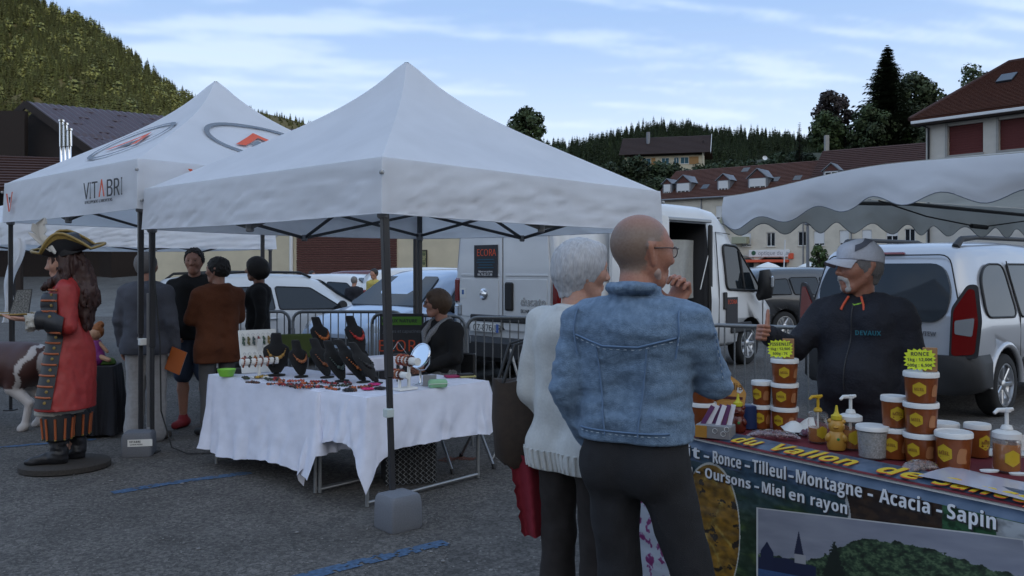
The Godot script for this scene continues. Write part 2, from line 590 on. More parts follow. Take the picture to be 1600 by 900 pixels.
func build_terrain() -> void:
	var st := new_st()
	var g := 3000.0
	Q(st, Vector3(-g, 0, g), Vector3(g, 0, g), Vector3(g, 0, -g), Vector3(-g, 0, -g))
	struct("ground", st, M.asphalt)
	# the ridge behind the camera that keeps the evening sun off the square
	var s2 := new_st()
	noise.frequency = 0.002
	sheet(s2, 60, 6, func(u, v):
		var x: float = lerp(-1800.0, 1800.0, u)
		var top: float = 255.0 + 40.0 * noise.get_noise_2d(x * 0.7, 3.0) + 330.0 * smoothstep(300.0, 800.0, x)
		return Vector3(x, top * (1.0 - absf(v * 2.0 - 1.0)) - 1.0, 950.0 + 500.0 * v))
	struct("hill", s2, M.hill)
	# pale gravel rise on the left beyond the tents
	var s3 := new_st()
	sheet(s3, 24, 10, func(u, v):
		var d: float = lerp(27.0, 60.0, v)
		return V(lerp(-40.0, -6.5, u), 0.012 + 2.6 * smoothstep(0.0, 0.75, v) * smoothstep(0.0, 0.16, 1.0 - u) + 0.05 * noise.get_noise_2d(u * 900.0, v * 900.0), d))
	struct("gravel_bank", s3, M.gravel)

	rng.seed = 4
	var dark := C(0.034, 0.052, 0.022)
	var sp := []
	for k in 4: sp.append(spruce_mesh(1.0, 0.17 + 0.025 * k, 16, 7, dark * [1.0, 0.8, 1.25, 1.0][k]))
	rng.seed = 9
	var bst := new_st()
	leaf_crown(bst, [[Vector3(0, 0.45, 0), 0.3], [Vector3(0.12, 0.6, 0.08), 0.24], [Vector3(-0.14, 0.55, -0.05), 0.24], [Vector3(0, 0.75, 0), 0.2]], 700, 0.06, C(0.046, 0.064, 0.023))
	bst.generate_normals()
	var broad := bst.commit()
	var Hl := hill("mountainside", R([-700, -330, -300, -170, 0, -14, 75, 20, 150, 54, 200, 92, 250, 136, 310, 174, 360, 205, 470, 260]), 950.0, 480.0, 24.0, 60, 2, 30.0)
	forest("mountain_forest", "sunlit conifer forest covering the steep mountainside at left", Hl, 6000, sp + sp + sp + [broad], 17.0, 27.0, 0.3, 1.0, 21)
	var Hm := hill("mountainside", R([240, 160, 330, 165, 380, 170, 440, 183, 500, 200, 560, 220, 640, 245, 760, 270]), 1700.0, 1200.0, 60.0, 30, 7, 20.0)
	forest("distant_forest", "dark distant forest ridge between the two white tent peaks", Hm, 1800, sp, 13.0, 19.0, 0.0, 1.0, 22)
	var Hr := hill("mountainside", R([660, 262, 800, 244, 850, 236, 900, 236, 950, 224, 985, 214, 1010, 206, 1040, 204, 1080, 209, 1110, 216, 1160, 217, 1210, 222, 1260, 226, 1320, 229, 1400, 238, 1700, 250]), 820.0, 420.0, 30.0, 50, 9, 16.0)
	forest("hillside_forest", "dark conifer forest on the low hill behind the chalet", Hr, 3600, sp, 13.0, 20.0, 0.0, 0.85, 23)
	# grassy bank behind the apartment row, carrying the chalet, shrubs and big trees
	hill("bank", R([600, 330, 740, 290, 800, 268, 900, 270, 1000, 268, 1100, 262, 1250, 240, 1420, 232, 1750, 220]), 185.0, 112.0, 0.0, 30, 12, 1.0)

# ---------------------------------------------------------------- tents
# corners in order near, left, far, right (all at ground), eave height, valance drop, apex height
func roof_point(cn: Array, side: int, s: float, t: float, eave: float, apex: float) -> Vector3:
	var a: Vector3 = cn[side]
	var b: Vector3 = cn[(side + 1) % 4]
	var c: Vector3 = (cn[0] + cn[2]) / 2.0
	var p: Vector3 = a.lerp(b, s).lerp(c, t)
	var k := 0.79 * t + 0.21 * pow(t, 6.0)
	k -= 0.035 * sin(PI * s) * sin(PI * minf(t * 1.1, 1.0))
	p.y = eave + (apex - eave) * k
	return p
func cap_round(t: float) -> float: return t
func tent(called: String, label: String, cn: Array, eave: float, drop: float, apex: float, legs: Array, lean := Vector3.ZERO, wr := 0.016, cloth: Material = null) -> Node3D:
	var t := thing(called, label, "tent")
	if cloth == null: cloth = M.white_cloth
	var mid: Vector3 = (cn[0] + cn[2]) / 2.0
	var n1 := FastNoiseLite.new()
	n1.seed = int(apex * 100)
	n1.frequency = 1.0
	var st := new_st()
	for side in 4:
		var out: Vector3 = ((cn[side] + cn[(side + 1) % 4]) / 2.0 - mid).normalized()
		sheet(st, 26, 26, func(u, v):
			var tt: float = v * 0.992
			var p := roof_point(cn, side, u, tt, eave, apex)
			if tt > 0.95: p.y -= (tt - 0.95) * (tt - 0.95) * 12.0
			var q: Vector3 = p * 3.0
			p.y += 0.007 * n1.get_noise_3d(q.x * 0.9, q.y * 1.5, q.z * 0.9) * sin(PI * u) + 0.003 * n1.get_noise_3d(q.x * 3.0, q.y * 4.0, q.z * 3.0) * (1.0 - absf(u * 2.0 - 1.0))
			return p, side + 2)
	obj("roof_cloth", st, cloth, t)
	for side in 4:
		var A: Vector3 = cn[side]
		var B: Vector3 = cn[(side + 1) % 4]
		var out: Vector3 = ((A + B) / 2.0 - mid).normalized()
		var sv := new_st()
		sheet(sv, 70, 12, func(u, v):
			var oo: float = 0.006 + 0.016 * v
			var p: Vector3 = (A + (A - mid).normalized() * oo * 1.414).lerp(B + (B - mid).normalized() * oo * 1.414, u)
			var e: float = sin(PI * u)
			var x: float = u * A.distance_to(B)
			p.y = eave + 0.004 - drop * v - 0.012 * e * v
			# soft pulled folds that run down towards the corners
			var w: float = n1.get_noise_2d(x * 1.1 + side * 9.0, v * 2.6 + x * 0.9 * (0.5 - u) * 2.0) * 0.55 + 0.15 * n1.get_noise_2d(x * 3.4, v * 6.5 + x * 1.6 * (0.5 - u) * 2.0)
			w += 0.9 * (0.5 - absf(n1.get_noise_2d(x * 0.8 + side * 5.0 + v * 1.2, v * 5.0 + x * 3.2 * (0.5 - u))) * 2.2)
			return p + out * (wr * 1.2 * w * minf(1.0, v * 3.0) * minf(1.0, e * 5.0)))
		obj("valance", sv, cloth, t)
		var hem := new_st()
		var hp := []
		for i in 25:
			var u := i / 24.0
			var e := sin(PI * u)
			var x := u * A.distance_to(B)
			var w: float = n1.get_noise_2d(x * 1.1 + side * 9.0, 2.6 + x * 0.9 * (0.5 - u) * 2.0) * 0.55 + 0.15 * n1.get_noise_2d(x * 3.4, 6.5 + x * 1.6 * (0.5 - u) * 2.0)
			w += 0.9 * (0.5 - absf(n1.get_noise_2d(x * 0.8 + side * 5.0 + 1.2, 5.0 + x * 3.2 * (0.5 - u))) * 2.2)
			hp.append((A + (A - mid).normalized() * 0.031).lerp(B + (B - mid).normalized() * 0.031, u) + Vector3(0, eave + 0.004 - drop - 0.012 * e, 0) + out * (wr * 1.2 * w * minf(1.0, e * 5.0)))
		tube(hem, hp, 0.004, 5)
		obj("hem", hem, cloth, t)
	# scissor trusses under the eaves
	for side in 4:
		var A: Vector3 = cn[side].lerp(mid, 0.03)
		var B: Vector3 = cn[(side + 1) % 4].lerp(mid, 0.03)
		var lo := eave - drop - 0.03
		for k in 2:
			var P: Vector3 = A if k == 0 else B
			var m: Vector3 = (A + B) / 2.0
			var f := new_st()
			bar(f, P + Vector3(0, eave - 0.06, 0), m + Vector3(0, lo, 0), 0.014, 0.028)
			obj("truss_bar", f, M.dark_frame, t)
			f = new_st()
			bar(f, P + Vector3(0, lo + 0.06, 0), m + Vector3(0, eave - 0.06, 0), 0.014, 0.028)
			obj("truss_bar", f, M.dark_frame, t)
		obj("bracket", bx((A + B) / 2.0 + Vector3(0, lo, 0), Vector3(0.05, 0.06, 0.05), 0.008), M.bracket, t)
		var rb := new_st()
		bar(rb, (A + B) / 2.0 + Vector3(0, lo, 0), mid + Vector3(0, eave + 0.25, 0), 0.014, 0.026)
		obj("truss_bar", rb, M.dark_frame, t)
		obj("corner_bracket", bx(cn[side].lerp(mid, 0.025) + Vector3(0, lo + 0.05, 0), Vector3(0.065, 0.09, 0.065), 0.01), M.bracket, t)
	obj("centre_pole", tb([mid + Vector3(0, eave + 0.1, 0), mid + Vector3(0, apex - 0.04, 0)], 0.02), M.dark_frame, t)
	for i in legs:
		var L := new_st()
		var top: Vector3 = cn[i].lerp(mid, 0.025)
		var foot: Vector3 = top + (lean if i == 0 else Vector3.ZERO)
		var q := new_st()
		bar(q, foot, foot.lerp(top, 0.55) + Vector3(0, eave * 0.55, 0), 0.032, 0.032, 0.004, Vector3(0.6, 0, 0.8))
		bar(q, foot.lerp(top, 0.4) + Vector3(0, eave * 0.4, 0), top + Vector3(0, eave - 0.02, 0), 0.044, 0.044, 0.005, Vector3(0.6, 0, 0.8))
		var leg := obj("leg", q, M.dark_frame, t)
		obj("foot_plate", bx(foot + Vector3(0, 0.005, 0), Vector3(0.1, 0.01, 0.1)), M.dark_frame, leg)
		obj("corner_eyelet", lt([Vector2(0.012, -0.012), Vector2(0.016, 0), Vector2(0.012, 0.012)], 10, Transform3D(Basis.IDENTITY, cn[i] + (cn[i] - mid).normalized() * 0.03 + Vector3(0, eave - 0.09, 0))), M.steel, t)
	return t
func ballast(label: String, at: Vector3, turn: float, s := Vector3(0.215, 0.2, 0.2)) -> Node3D:
	var t := thing("ballast_block", label, "weight", at, turn)
	var st := new_st()
	var rings := []
	for k in [[0.0, 0.93], [0.015, 1.0], [s.y - 0.05, 0.98], [s.y - 0.015, 0.93], [s.y, 0.84]]:
		var ring := PackedVector3Array()
		for p in round_poly([Vector2(-0.5, -0.5), Vector2(0.5, -0.5), Vector2(0.5, 0.5), Vector2(-0.5, 0.5)], 0.11, 5):
			ring.append(Vector3(p.x * s.x * k[1], k[0], -p.y * s.z * k[1]))
		rings.append(ring)
	loft(st, rings)
	obj("block", st, M.block, t)
	return t

func flat_curve(st: SurfaceTool, pts: Array, w: float, nrm: Callable, closed := true) -> void:
	# a flat printed line following points on the cloth
	st.set_smooth_group(1)
	var m := pts.size()
	for i in (m if closed else m - 1):
		var a: Vector3 = pts[i]
		var b: Vector3 = pts[(i + 1) % m]
		var n: Vector3 = nrm.call(a)
		var s := (b - a).normalized().cross(n).normalized() * w / 2.0
		var c: Vector3 = pts[(i + 2) % m] if closed or i < m - 2 else b + (b - a)
		var s2 := (c - b).normalized().cross(n).normalized() * w / 2.0
		Q(st, a - s + n * 0.02, a + s + n * 0.02, b + s2 + n * 0.02, b - s2 + n * 0.02)
func roof_logo(t: Node3D, cn: Array, side: int, eave: float, apex: float) -> void:
	var f := func(x: float, y: float) -> Vector3:   # x across, y up, in roof units
		var tt := 0.42 + y
		return roof_point(cn, side, clampf(0.5 + x / (1.0 - tt), 0.0, 1.0), tt, eave, apex)
	var P0: Vector3 = f.call(0.0, 0.0)
	var n: Vector3 = (f.call(0.05, 0.0) - P0).cross(f.call(0.0, 0.05) - P0).normalized()
	if n.y < 0: n = -n
	var nf := func(_p): return n
	var st := new_st()
	var ring := []
	for k in 48:
		var a := TAU * k / 48
		ring.append(f.call(cos(a) * 0.185, sin(a) * 0.215))
	flat_curve(st, ring, 0.05, nf)
	obj("printed_ring", st, M.grey_ink, t)
	st = new_st()
	st.set_smooth_group(-1)
	var co := [Vector2(-0.11, -0.07), Vector2(-0.005, 0.13), Vector2(0.115, -0.07)]
	var ci := [Vector2(-0.07, -0.07), Vector2(-0.005, 0.07), Vector2(0.08, -0.07)]
	for k in 2:
		for q in 4:
			var e := []
			for w in [[co, q / 4.0], [co, (q + 1) / 4.0], [ci, (q + 1) / 4.0], [ci, q / 4.0]]:
				var pp: Vector2 = w[0][k].lerp(w[0][k + 1], w[1])
				e.append(f.call(pp.x, pp.y) + n * 0.02)
			QO(st, e[0], e[1], e[2], e[3], n)
	obj("printed_chevron", st, M.red_ink, t)
	st = new_st()
	st.set_smooth_group(-1)
	T(st, f.call(-0.025, -0.045) + n * 0.02, f.call(0.055, -0.045) + n * 0.02, f.call(0.01, 0.03) + n * 0.02)
	obj("printed_triangle", st, M.grey_ink, t)
func along(A: Vector3, B: Vector3, u: float, y: float, off: float) -> Transform3D:
	var x := (B - A).normalized()
	var n := x.cross(Vector3.UP).normalized()
	return Transform3D(Basis(x, Vector3.UP, n), A.lerp(B, u) + Vector3(0, y, 0) + n * off)

func build_tents() -> void:
	var e1 := Vector3(-0.745, 0, -0.667)
	var e2 := Vector3(0.667, 0, -0.745)
	# the jewellery tent
	var N := V(-0.757, 0, 5.0)
	var cn := [N, N + e1 * 3.0, N + e1 * 3.0 + e2 * 3.0, N + e2 * 3.0]
	var t := tent("market_tent", "plain white pop-up tent over the jewellery table", cn, 2.15, 0.33, 3.25, [0, 1, 2, 3], Vector3(0.06, 0, 0))
	obj("tape", bx(Vector3.ZERO, Vector3(0.05, 0.05, 0.05), 0.004, Transform3D(Basis(Vector3.UP, 0.7), N + Vector3(0.033, 0.655, -0.03))), mat(C(0.5, 0.56, 0.55), 0.5), t)
	ballast("grey weight block at the foot of the nearest tent leg", V(-0.66, 0, 4.97), 0.75)
	# the branded tent behind it on the left
	var A := V(-3.06, 0, 7.02)
	var cl := [A, A + e1 * 3.1, A + e1 * 3.1 + e2 * 3.1, A + e2 * 3.1]
	var b := tent("market_tent", "white pop-up tent with red and grey printed logos", cl, 2.4, 0.41, 3.55, [0, 1, 2, 3], Vector3.ZERO, 0.01)
	roof_logo(b, cl, 0, 2.4, 3.55)
	roof_logo(b, cl, 3, 2.4, 3.55)
	var X: Transform3D
	var ch: SurfaceTool
	var lx := [0.0, 0.165, 0.215, 0.40, 0.60, 0.77, 0.94]
	var lw := [0.15, 0.025, 0.15, 0.0, 0.14, 0.14, 0.025]
	for k in 7:
		X = along(cl[1], cl[0], 0.69 + 0.26 * lx[k], 2.185, 0.05)
		if k != 3: fit_text(b, "VITABRI"[k], X, lw[k] * 0.8, 0.2, M.black_ink, {weight = 400})
	ch = new_st()
	X = along(cl[1], cl[0], 0.69 + 0.26 * 0.41, 2.12, 0.05)
	prism(ch, PackedVector2Array([Vector2(-0.01, 0), Vector2(0.012, 0), Vector2(0.05, 0.11), Vector2(0.05, 0.15), Vector2(0.042, 0.15)]), X, 0.002)
	prism(ch, PackedVector2Array([Vector2(0.05, 0.11), Vector2(0.085, 0), Vector2(0.107, 0), Vector2(0.058, 0.15), Vector2(0.05, 0.15)]), X, 0.002)
	obj("printed_chevron", ch, M.red_ink, b)
	text("lettering", "DEVELOPPEMENT & INNOVATIONS", 0.036, M.black_ink, b, along(cl[1], cl[0], 0.7, 2.085, 0.052), {weight = 400})
	ch = new_st()
	X = along(cl[1], cl[0], 0.06, 2.09, 0.05)
	prism(ch, PackedVector2Array([Vector2(0.07, 0), Vector2(0.1, 0), Vector2(0.035, 0.19), Vector2(0.0, 0.19)]), X, 0.002)
	prism(ch, PackedVector2Array([Vector2(0.1, 0), Vector2(0.12, 0.02), Vector2(0.19, 0.2), Vector2(0.165, 0.2)]), X, 0.002)
	obj("printed_chevron", ch, M.red_ink, b)
	ch = new_st()
	prism(ch, PackedVector2Array([Vector2(0.1, 0.09), Vector2(0.13, 0.15), Vector2(0.08, 0.15)]), X, 0.003)
	obj("printed_triangle", ch, M.black_ink, b)
	ch = new_st()
	X = along(cl[0], cl[3], 0.13, 2.22, 0.05)
	prism(ch, PackedVector2Array([Vector2(0.0, 0.13), Vector2(0.035, 0.13), Vector2(0.19, -0.06), Vector2(0.155, -0.06)]), X, 0.002)
	obj("printed_chevron", ch, M.red_ink, b)
	ch = new_st()
	var rr := []
	for k in 30: rr.append(along(cl[0], cl[3], 0.33, 2.27, 0.03) * Vector3(cos(TAU * k / 30) * 0.16, sin(TAU * k / 30) * 0.1, 0))
	var nrm: Vector3 = e2.cross(Vector3.UP).normalized()
	flat_curve(ch, rr, 0.02, func(_p): return nrm)
	obj("printed_ring", ch, M.red_ink, b)
	var bl := ballast("grey weight block with a white sticker at tent leg", A + Vector3(0.05, 0, 0.1), 0.2, Vector3(0.235, 0.19, 0.215))
	obj("sticker", bx(Vector3(0.03, 0.115, 0.1065), Vector3(0.185, 0.055, 0.004)), M.paper, bl)
	text("lettering", "VITABRI", 0.022, M.black_ink, bl, Transform3D(Basis.IDENTITY, Vector3(-0.05, 0.125, 0.1095)))
	text("lettering", "LE BON POIDS", 0.014, M.black_ink, bl, Transform3D(Basis.IDENTITY, Vector3(-0.045, 0.103, 0.1095)))
	obj("lashed_bar", bx(Vector3.ZERO, Vector3(0.03, 1.1, 0.03), 0.004, Transform3D(Basis.IDENTITY, A + Vector3(0.075, 0.75, -0.03))), M.bracket, b)
	obj("tape", bx(Vector3.ZERO, Vector3(0.07, 0.055, 0.06), 0.004, Transform3D(Basis(Vector3.UP, 0.7), A + Vector3(0.03, 0.9, -0.03))), M.paper, b)
	var cord := tb([A + Vector3(0.13, 2.0, 0), A + Vector3(0.16, 1.4, 0.06), A + Vector3(0.2, 0.9, 0.05), A + Vector3(0.22, 0.35, 0.08), A + Vector3(0.3, 0.05, 0.06), A + Vector3(0.45, 0.012, 0.12), A + Vector3(0.85, 0.012, 0.05), A + Vector3(1.2, 0.012, 0.2)], 0.006, 6)
	tag(obj("power_cord", cord, M.black), "black power cord hanging beside the branded tent's front leg", "cord")
	# a third, lower tent beyond
	var F := V(-5.4, 0, 12.6)
	var ct := [F, F + Vector3(-4.5, 0, -1.0), F + Vector3(-3.5, 0, -4.5), F + Vector3(1.2, 0, -3.4)]
	ct = [V(-6.6, 0, 11.3), V(-9.6, 0, 13.4), V(-7.0, 0, 16.2), V(-3.9, 0, 14.1)]
	var c3 := tent("market_tent", "low pale tent seen through the branded tent", ct, 2.12, 0.3, 3.0, [0, 1, 2, 3], Vector3.ZERO, 0.03, M.white_cloth)
	var cloth := new_st()
	sheet(cloth, 6, 20, func(u, v):
		var p := V(-6.63, 1.9, 11.2)
		var w: float = lerp(0.10, 0.03, smoothstep(0.0, 0.5, v)) + 0.04 * smoothstep(0.55, 1.0, v)
		return p + Vector3((u - 0.5) * 2.0 * w + 0.3 * (1.0 - v) * 0.6 + 0.03 * sin(v * 9.0), -v * 1.1, 0.06 * sin(u * 9.0 + v * 4.0)))
	obj("tied_curtain", cloth, M.white_cloth, c3)

	build_awning()
func build_awning() -> void:
	# scalloped awning over the honey stall: a low square canopy seen from below its left corner
	var aw := thing("stall_awning", "white awning with scalloped edge over the honey stall", "awning")
	var fl := V(1.14, 0, 4.6)
	var f := Vector3(0.482, 0, 0.876)
	var g := Vector3(0.876, 0, -0.482)
	var W := 3.0
	var na := FastNoiseLite.new()
	na.seed = 4
	na.frequency = 1.0
	var eave := func(q: float) -> float: return 1.885 + 0.067 * smoothstep(0.0, 1.0, q) - 0.02 * smoothstep(1.0, 1.7, q)
	var cs := [fl, fl + f * W, fl + f * W + g * W, fl + g * W]
	for side in 4:
		var A: Vector3 = cs[side]
		var B: Vector3 = cs[(side + 1) % 4]
		var out: Vector3 = ((A + B) / 2.0 - (cs[0] + cs[2]) / 2.0).normalized()
		var top := func(q: float) -> float:
			return eave.call(q) if side == 0 else eave.call(W - q) * 0.0 + 1.885 + 0.03 * smoothstep(0.0, 1.0, W - q) if side == 3 else 1.93
		var drop := func(q: float) -> float:
			return 0.158 + 0.024 * cos(TAU * (q - 0.111) / 0.333) if side == 0 else 0.172 + 0.032 * cos(TAU * (W - q - 0.14) / 0.3) if side == 3 else 0.16
		var sv := new_st()
		var pt := func(u: float, v: float) -> Vector3:
			var q := u * W
			var p: Vector3 = A.lerp(B, u)
			p.y = top.call(q) - drop.call(q) * v
			return p + out * (0.006 + 0.02 * sin(q * 7.0) * v * v + 0.010 * na.get_noise_2d(q * 5.0 + side * 20.0, v * 2.0) * v + 0.012 * sin(v * PI))
		sheet(sv, 150, 10, pt)
		obj("valance", sv, M.white_cloth if side == 0 else M.shaded_cloth, aw)  # front in full white; other sides use the beige with shade painted in
		var ed := []
		for k in 121: ed.append(pt.call(k / 120.0, 1.0))
		obj("edging", tb(ed, 0.0022, 5), M.grey_ink, aw)
	var rs := new_st()
	var cen: Vector3 = (cs[0] + cs[2]) / 2.0
	for side in 4:
		sheet(rs, 24, 12, func(u, v):
			var p: Vector3 = cs[side].lerp(cs[(side + 1) % 4], u)
			var q: float = u * W
			p.y = eave.call(q) if side == 0 else 1.885 + 0.03 * smoothstep(0.0, 1.0, W - q) if side == 3 else 1.93
			var c := Vector3(cen.x, 2.12, cen.z)
			return p.lerp(c, v) + Vector3(0, 0.004, 0), side + 1)
	obj("roof_cloth", rs, M.shaded_cloth, aw)
	for side in 4:
		var A: Vector3 = cs[side].lerp(cen, 0.02)
		var B: Vector3 = cs[(side + 1) % 4].lerp(cen, 0.02)
		obj("rail", tb([A + Vector3(0, 1.86, 0), A.lerp(B, 0.5) + Vector3(0, 1.9, 0), B + Vector3(0, 1.9 if side != 3 else 1.86, 0)], 0.012), M.dark_frame, aw)
		obj("roof_bar", tb([A + Vector3(0, 1.86, 0), cen + Vector3(0, 2.08, 0)], 0.011), M.dark_frame, aw)
		if side in [1, 2, 3]:
			obj("leg", tb([A, A + Vector3(0, 1.9, 0)] if side != 3 else [A + g * 0.02 - f * 0.3 * 0.0, A + Vector3(0, 1.88, 0)], 0.014), M.dark_frame, aw)
	var cp: Vector3 = fl + f * 0.95
	obj("tension_cord", tb([cp + Vector3(0, 1.80, 0) + g * 0.02, cp + g * 0.35 + Vector3(0, 1.74, 0), cp + g * 0.75 + Vector3(0, 1.70, 0), cp + g * 1.3 + Vector3(0, 1.76, 0), cp + g * 2.4 + Vector3(0, 1.87, 0)], 0.0035, 6), M.black, aw)
	obj("cord_toggle", tb([cp + g * 0.68 + Vector3(0, 1.705, 0), cp + g * 0.8 + Vector3(0, 1.70, 0)], 0.011, 8), M.black, aw)

# ---------------------------------------------------------------- buildings
func wall_face(st: SurfaceTool, X: Transform3D, w: float, h: float, holes: Array, reveal := 0.18) -> void:
	# a wall in the x-y plane of X facing +z, with rectangular openings [x, y, w, h]
	st.set_smooth_group(-1)
	var xs := [0.0, w]
	var ys := [0.0, h]
	for r in holes:
		for v in [r[0], r[0] + r[2]]: if not xs.has(v): xs.append(v)
		for v in [r[1], r[1] + r[3]]: if not ys.has(v): ys.append(v)
	xs.sort(); ys.sort()
	for i in xs.size() - 1:
		for j in ys.size() - 1:
			var mx: float = (xs[i] + xs[i + 1]) / 2.0
			var my: float = (ys[j] + ys[j + 1]) / 2.0
			var hole := false
			for r in holes:
				if mx > r[0] and mx < r[0] + r[2] and my > r[1] and my < r[1] + r[3]: hole = true
			if not hole:
				Q(st, X * Vector3(xs[i], ys[j], 0), X * Vector3(xs[i + 1], ys[j], 0), X * Vector3(xs[i + 1], ys[j + 1], 0), X * Vector3(xs[i], ys[j + 1], 0))
	for r in holes:
		var a := [Vector2(r[0], r[1]), Vector2(r[0] + r[2], r[1]), Vector2(r[0] + r[2], r[1] + r[3]), Vector2(r[0], r[1] + r[3])]
		for k in 4:
			var p: Vector2 = a[k]
			var q: Vector2 = a[(k + 1) % 4]
			Q(st, X * Vector3(p.x, p.y, 0), X * Vector3(p.x, p.y, -reveal), X * Vector3(q.x, q.y, -reveal), X * Vector3(q.x, q.y, 0))
func tiled_slope(st: SurfaceTool, a: Vector3, b: Vector3, c: Vector3, d: Vector3, courses: int) -> void:
	# eave a-b, ridge d-c; every course laps over the one below
	var n := (b - a).cross(d - a).normalized()
	if n.y < 0: n = -n
	st.set_smooth_group(-1)
	for i in courses:
		var t0 := float(i) / courses
		var t1 := float(i + 1) / courses
		var p := a.lerp(d, t0) + n * 0.06
		var q := b.lerp(c, t0) + n * 0.06
		var r := b.lerp(c, t1)
		var s := a.lerp(d, t1)
		QO(st, p, q, r, s, n)
		QO(st, a.lerp(d, t0), b.lerp(c, t0), q, p, a - d)
	QO(st, a - n * 0.12, b - n * 0.12, c - n * 0.12, d - n * 0.12, -n)
	QO(st, a - n * 0.12, b - n * 0.12, b + n * 0.06, a + n * 0.06, a - d)
	QO(st, a - n * 0.12, d - n * 0.12, d, a, a - b)
	QO(st, b - n * 0.12, c - n * 0.12, c, b, b - a)
func window(parent: Node, X: Transform3D, r: Array, frame: Material, pane: Material, sill: Material = null, blind := 0.0, mull := 1) -> void:
	var f := new_st()
	var w: float = r[2]
	var h: float = r[3]
	var z := -0.13
	for e in [[0.035, h / 2, 0.07, h], [w - 0.035, h / 2, 0.07, h], [w / 2, 0.035, w, 0.07], [w / 2, h - 0.035, w, 0.07]]:
		box(f, Vector3(r[0] + e[0], r[1] + e[1], z), Vector3(e[2] - 0.003, e[3] - 0.003, 0.06), 0.0, X)
	for k in mull:
		box(f, Vector3(r[0] + w * (k + 1.0) / (mull + 1), r[1] + h / 2, z), Vector3(0.07, h - 0.14, 0.055), 0.0, X)
	var o := obj("window", f, frame, parent)
	obj("pane", bx(Vector3(r[0] + w / 2, r[1] + h / 2, z - 0.02), Vector3(w - 0.1, h - 0.1, 0.012), 0.0, X), pane, o)
	if blind > 0.0:
		obj("blind", bx(Vector3(r[0] + w / 2, r[1] + h - h * blind / 2, z + 0.045), Vector3(w - 0.1, h * blind, 0.03), 0.0, X), M.blind, o)
	if sill:
		obj("sill", bx(Vector3(r[0] + w / 2, r[1] - 0.04, 0.02), Vector3(w + 0.16, 0.08, 0.16), 0.01, X), sill, o)
func face_to(a: Vector3, b: Vector3) -> Transform3D:    # origin at a, x towards b, z to the viewer's side
	var x := (b - a).normalized()
	return Transform3D(Basis(x, Vector3.UP, x.cross(Vector3.UP)), a)

